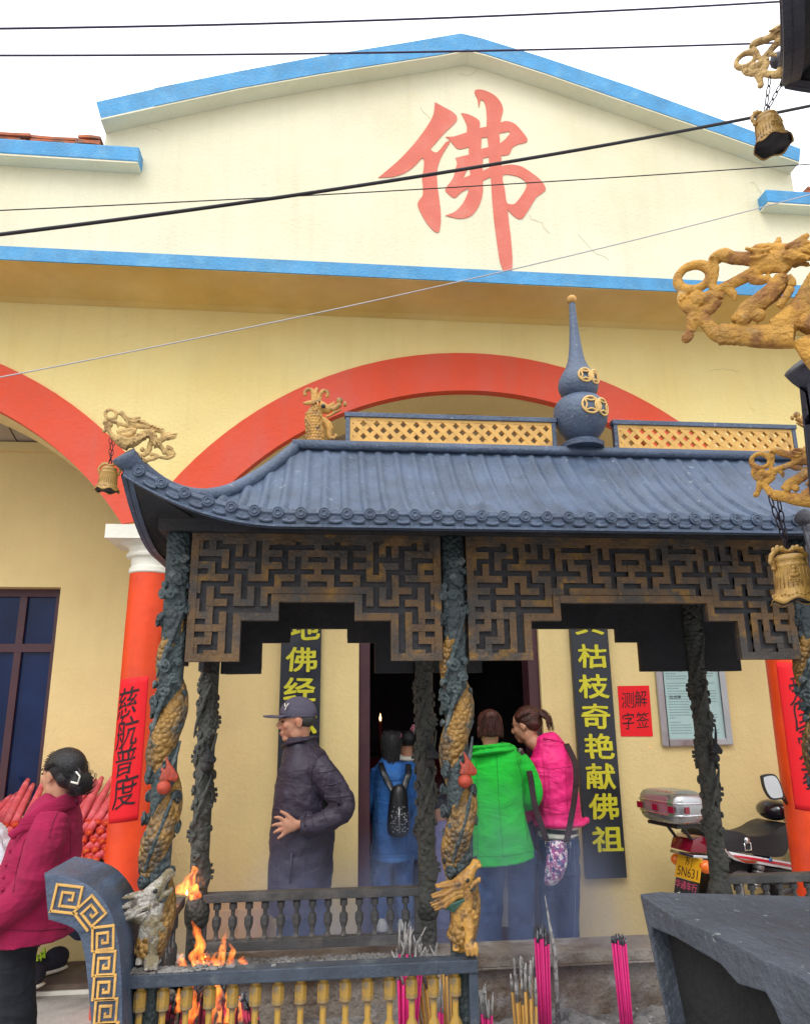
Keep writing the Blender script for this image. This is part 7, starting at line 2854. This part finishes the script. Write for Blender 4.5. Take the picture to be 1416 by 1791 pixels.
# top box: rounded chrome case with a red reflector band and ribs
bx0, _z = px2(1126, 1446, .12); bx1, bz1 = px2(1240, 1384, -.19); bz0 = px2(1180, 1447, -.19)[1]
zc_ = (bz0 + bz1) / 2
def case(scale, zlo, zhi, inset=0):
    b = B()
    sec = []
    for i, (zz, sc) in enumerate(((0, .74), (.06, .88), (.16, .96), (.34, 1.), (.62, 1.), (.80, .97), (.92, .88), (.98, .74), (1., .5))):
        z = bz0 + (bz1 - bz0) * zz
        if z < zlo - 1e-6 or z > zhi + 1e-6:
            continue
        sec.append((z, sc * scale))
    cx, hx, hy = (bx0 + bx1) / 2, (bx1 - bx0) / 2, .195
    n = 40
    vs = []
    for z, sc in sec:
        for j in range(n):
            a = 2 * math.pi * j / n
            c, s_ = math.cos(a), math.sin(a)
            e_ = 2 / 4.2
            vs.append(Q(cx + hx * sc * math.copysign(abs(c) ** e_, c), hy * sc * math.copysign(abs(s_) ** e_, s_), z))
    fs = [(i * n + j, i * n + (j + 1) % n, (i + 1) * n + (j + 1) % n, (i + 1) * n + j) for i in range(len(sec) - 1) for j in range(n)]
    fs += [tuple(range(n)), tuple(range((len(sec) - 1) * n, len(sec) * n))]
    return b.add(vs, fs)
tb = case(1., -9, 9).build('top_box', M_CASE, bike, smooth=True)
sharp(tb, 50)
for f0 in (.30, .66):
    z = bz0 + (bz1 - bz0) * f0
    b = B()
    cx, hx, hy = (bx0 + bx1) / 2, (bx1 - bx0) / 2, .195
    e_ = 2 / 4.2
    P = []
    for j in range(44):
        a = 2 * math.pi * j / 44
        c, s_ = math.cos(a), math.sin(a)
        P.append(Q(cx + hx * 1.005 * math.copysign(abs(c) ** e_, c), hy * 1.005 * math.copysign(abs(s_) ** e_, s_), z))
    b.tube(P, .006, 6, closed=True)
    b.build('box_moulding', M_CHROME, tb, smooth=True)
for yy, x0_, x1_ in ((-.14, -1, .0), (.14, -1, 0), (-.0, -1, 0)):
    b = B()
    b.box(Q(bx0 - .004, yy, zc_ - .005), (.006, .05, (bz1 - bz0) * .2), MB_)
    b.build('box_reflector', M_REDLENS, tb, bevel=.002)
b = B()
for xx in (-.55, -.46, -.36):
    pass
b.box(Q(bx0 + .06, -.200, zc_ - .005), (.03, .006, (bz1 - bz0) * .2), MB_)
b.build('box_reflector', M_REDLENS, tb, bevel=.002)
b = B()
for yy in (-.07, .07):
    b.tube([Q(bx0 + .10, yy, bz0 - .0), Q(bx0 + .18, yy, bz0 - .10), Q(bx0 + .42, yy, bz0 - .12)], .010, 8)
b.box(Q((bx0 + bx1) / 2, 0, bz0 - .012), ((bx1 - bx0) * .7, .26, .018), MB_)
b.build('rack', M_BLACK, bike, smooth=False)
# tail light under the box
side([(1181, 1462), (1196, 1456), (1218, 1458), (1226, 1486), (1176, 1484)], -.09, .09, 'tail_light', M_REDLENS, bike, .012, 0, .06)
side([(1175, 1486), (1224, 1489), (1224, 1494), (1175, 1491)], -.10, .10, 'tail_trim', M_CHROME, bike, .002, 0, .08)
for yy in (-.12, .12):
    a, c = px2(1188, 1503, .115)
    b = B(); b.ell(Q(a - .012, yy, c), (.040, .034, .036), 14, 10)
    b.build('turn_signal', M_ORANGE, bike, smooth=True)
# licence plate, facing back, tilted with the fender
pa, pc = px2(1203, 1518, -.02)
pu = (Vector((0, 0, 1)) + fw_ * .30).normalized()          # up along the plate
pn = -(fw_ - pu * fw_.dot(pu)).normalized()                # outward
pr_ = pu.cross(pn) * 1                                      # to the reader's right
if pr_.dot(Vector((0, -1, 0))) < 0:
    pr_ = -pr_
PCn = Q(pa, -.02, pc)
MP = Matrix((pr_, pu, pn)).transposed()
b = B(); b.box(PCn, (.205, .125, .004), MP)
plate = b.build('licence_plate', pm('yellow_plate', (.78, .40, .012), .4, .06, 8., 0, coat=.2), bike, bevel=.002)
def plate_text(txt, du, dr_, size, mat, parent, off=.0025, sx=.8):
    vs, fs = glyphs(txt, size, 0, .0008)
    b = B()
    b.add([PCn + pr_ * (dr_ + v.x * sx) + pu * (du + v.y) + pn * (off + v.z) for v in vs], fs)
    b.build('characters', mat, parent, fix=False)
plate_text('苏 J', .032, .0, .050, M_INK, plate)
plate_text('5N631', -.025, 0, .072, M_INK, plate, sx=.92)
b = B(); b.box(PCn - pu * .135 - pn * .004, (.19, .14, .006), MP)
flap = b.build('mud_flap', M_RUBBER, bike, bevel=.002)
plate_text('华通车行', -.095, 0, .048, pm('pink_red_print', (.65, .08, .16), .6, .1, 8., 0), flap, .0005, .95)
plate_text('电动车', -.155, 0, .044, M_WHITE, flap, .0005, 1.0)
# seat, panels, tank
side([(1246, 1455), (1262, 1452), (1292, 1455), (1308, 1462), (1332, 1462), (1352, 1455), (1366, 1446), (1384, 1441), (1392, 1452), (1380, 1478), (1371, 1496), (1350, 1499), (1310, 1493), (1270, 1487), (1246, 1478)], -.13, .13, 'seat', M_SEAT, bike, .018, 3)
b = B()
a, c = px2(1306, 1474, -.135)
b.tube([Q(a - .022, -.134, c), Q(a - .022, -.134, c - .04), Q(a + .022, -.134, c - .04), Q(a + .022, -.134, c)], .006, 6)
b.ell(Q(a, -.134, c + .012), (.018, .008, .018))
b.build('seat_badge', M_CHROME, bike, smooth=True)
side([(1262, 1487), (1300, 1494), (1350, 1503), (1400, 1512), (1400, 1524), (1340, 1514), (1290, 1504), (1266, 1498)], -.14, .14, 'side_panel', M_BIKEW, bike, .004)
side([(1282, 1495), (1330, 1502), (1400, 1515), (1400, 1520), (1330, 1507), (1286, 1499)], -.1425, .1425, 'red_stripe', M_BIKER, bike, .001)
side([(1330, 1515), (1400, 1526), (1400, 1550), (1350, 1548), (1325, 1530)], -.11, .11, 'lower_panel', M_BLACK, bike, .006)
a, c = px2(1347, 1504, -.145)
b = B(); b.tube([Q(a, -.1425, c), Q(a, -.1455, c)], .012, 12)
b.build('round_badge', pm('blue_badge', (.02, .18, .5), .3, .1, 6, 0), bike, smooth=True)
b = B()
P = [px2(*p, y=-.15) for p in ((1246, 1472), (1262, 1482), (1276, 1497), (1300, 1506), (1322, 1508))]
for yy in (-.15, .15):
    b = B()
    b.tube(curve3([Q(a, yy, c) for a, c in P], 4), .011, 8)
    b.build('grab_rail', M_CHROME, bike, smooth=True)
for yy in (-.10, .10):
    b = B()
    (a0, c0), (a1, c1) = px2(1327, 1512, -.1), px2(1316, 1556, -.1)
    P = []
    for i in range(80):
        t = i / 79
        P.append(Q(a0 + (a1 - a0) * (.2 + .7 * t) + .026 * math.cos(t * 7 * 2 * math.pi), yy + .026 * math.sin(t * 7 * 2 * math.pi), c0 + (c1 - c0) * (.2 + .7 * t)))
    b.tube(P, .0055, 6)
    b.tube([Q(a0, yy, c0), Q(a0 + (a1 - a0) * .2, yy, c0 + (c1 - c0) * .2)], .030, 10)
    b.tube([Q(a0, yy, c0), Q(a1, yy, c1)], .013, 8)
    b.build('shock_absorber', M_STEEL, bike, smooth=True)
b = B()      # exhaust, engine, frame
b.tube([Q(-.25, -.15, .27), Q(.25, -.15, .25), Q(.62, -.14, .24), Q(.80, -.1, .38)], [.045, .045, .022, .02], 12)
b.build('exhaust', M_CHROME, bike, smooth=True)
b = B()
b.box(Q(.62, 0, .40), (.34, .24, .30), MB_); b.box(Q(.70, 0, .58), (.18, .18, .18), MB_)
b.tube([Q(.0, -.08, .285), Q(.45, -.08, .33)], .025, 8); b.tube([Q(.0, .08, .285), Q(.45, .08, .33)], .025, 8)
b.tube([Q(.30, 0, .62), Q(.75, 0, .76), Q(1.02, 0, .92)], .035, 8)
b.build('engine', M_STEEL, bike, bevel=.01)
b = B()
b.tube([Q(.44, 0, .76), Q(.58, 0, .82), Q(.78, 0, .86), Q(.96, 0, .85)], [(.09, .06), (.13, .10), (.14, .11), (.08, .07)], 18, side=lf_)
b.build('fuel_tank', M_BIKER, bike, smooth=True)
b = B()
for yy in (-.09, .09):
    b.tube([Q(1.26, yy, .285), Q(1.02, yy, .98)], .022, 10)
b.build('fork', M_CHROME, bike, smooth=True)
b = B()
b.tube(curve3([Q(.84, -.36, 1.02), Q(.98, -.20, 1.05), Q(1.02, 0, 1.00), Q(.98, .20, 1.05), Q(.84, .36, 1.02)], 5), .012, 8)
b.build('handlebar', M_BLACK, bike, smooth=True)
a, c = px2(1368, 1420, -.1)
b = B(); b.ell(Q(a + .03, 0, c), (.085, .12, .062), 18, 12, MB_)
b.build('instrument_cowl', pm('gloss_black', (.012, .008, .016), .12, .1, 6, 0, coat=.8), bike, smooth=True)
a, c = px2(1350, 1376, -.36)
b = B()
pts = smoothpoly([(-.045, .062), (.02, .066), (.050, .02), (.062, -.055), (.035, -.068), (-.015, -.066), (-.045, -.02), (-.055, .04)], 4)
b.prism([(x, z) for x, z in pts], lambda x, z: Q(a, -.36, c) + Vector((x, 0, z)), lambda x, z: Q(a, -.36, c) + Vector((x, .022, z)))
mir = b.build('mirror', M_BLACK, bike, bevel=.006)
b = B()
b.prism([(x * .86, z * .86) for x, z in pts], lambda x, z: Q(a, -.36, c) + Vector((x, -.0015, z)), lambda x, z: Q(a, -.36, c) + Vector((x, -.0003, z)))
b.build('mirror_glass', M_CHROME, mir)
b = B(); b.tube([Q(a, -.36, c) + Vector((.05, .012, -.055)), Q(a + .11, -.34, c - .10), Q(a + .14, -.30, 1.04)], .008, 8)
b.build('mirror_stalk', M_BLACK, mir, smooth=True)

# ------------------------------------------------------------------ incense smoke drifting through the open bay
def smoke(name, label, C, rad, dens, seed):
    b = B(); b.ell(C, rad, 32, 20)
    o = b.build(name, None, None) if False else None
    m = bpy.data.materials.new('incense_smoke')
    m.use_nodes = True
    N, L_ = m.node_tree.nodes, m.node_tree.links
    N.remove(N["Principled BSDF"])
    out = N["Material Output"]
    v = N.new("ShaderNodeVolumePrincipled")
    v.inputs['Color'].default_value = (.46, .60, 1., 1)
    v.inputs['Anisotropy'].default_value = .2
    tc = N.new("ShaderNodeTexCoord")
    mp = N.new("ShaderNodeMapping"); mp.inputs['Scale'].default_value = (1, 1, .45); mp.inputs['Location'].default_value = (seed, 0, 0)
    L_.new(tc.outputs['Object'], mp.inputs[0])
    n = N.new("ShaderNodeTexNoise"); n.inputs['Scale'].default_value = 4.2; n.inputs['Detail'].default_value = 4; n.inputs['Distortion'].default_value = 1.2
    L_.new(mp.outputs[0], n.inputs['Vector'])
    r = N.new("ShaderNodeMapRange"); r.inputs[1].default_value = .47; r.inputs[2].default_value = .72; r.inputs[3].default_value = .03; r.inputs[4].default_value = dens
    L_.new(n.outputs['Fac'], r.inputs[0])
    # thin out towards the edge of the cloud
    ln = N.new("ShaderNodeVectorMath"); ln.operation = 'LENGTH'
    dv = N.new("ShaderNodeVectorMath"); dv.operation = 'DIVIDE'; dv.inputs[1].default_value = rad
    L_.new(tc.outputs['Object'], dv.inputs[0]); L_.new(dv.outputs[0], ln.inputs[0])
    f = N.new("ShaderNodeMapRange"); f.inputs[1].default_value = .25; f.inputs[2].default_value = 1.; f.inputs[3].default_value = 1.; f.inputs[4].default_value = 0.
    L_.new(ln.outputs['Value'], f.inputs[0])
    mu = N.new("ShaderNodeMath"); mu.operation = 'MULTIPLY'
    L_.new(r.outputs[0], mu.inputs[0]); L_.new(f.outputs[0], mu.inputs[1])
    L_.new(mu.outputs[0], v.inputs['Density'])
    L_.new(v.outputs[0], out.inputs['Volume'])
    b = B(); b.ell((0, 0, 0), rad, 32, 20)
    o = b.build(name, m, None, smooth=True)
    o.location = C
    o['kind'] = 'stuff'
    tag(o, label, 'smoke')
    return o


smoke('smoke', 'blue grey incense smoke drifting across the open middle bay', Vector((.62, 3.05, .80)), (.66, .85, .68), 2.9, 0.)
smoke('smoke', 'thin blue haze of smoke around the man in the long coat', Vector((-.02, 3.35, .62)), (.78, .80, .64), 1.7, 3.)
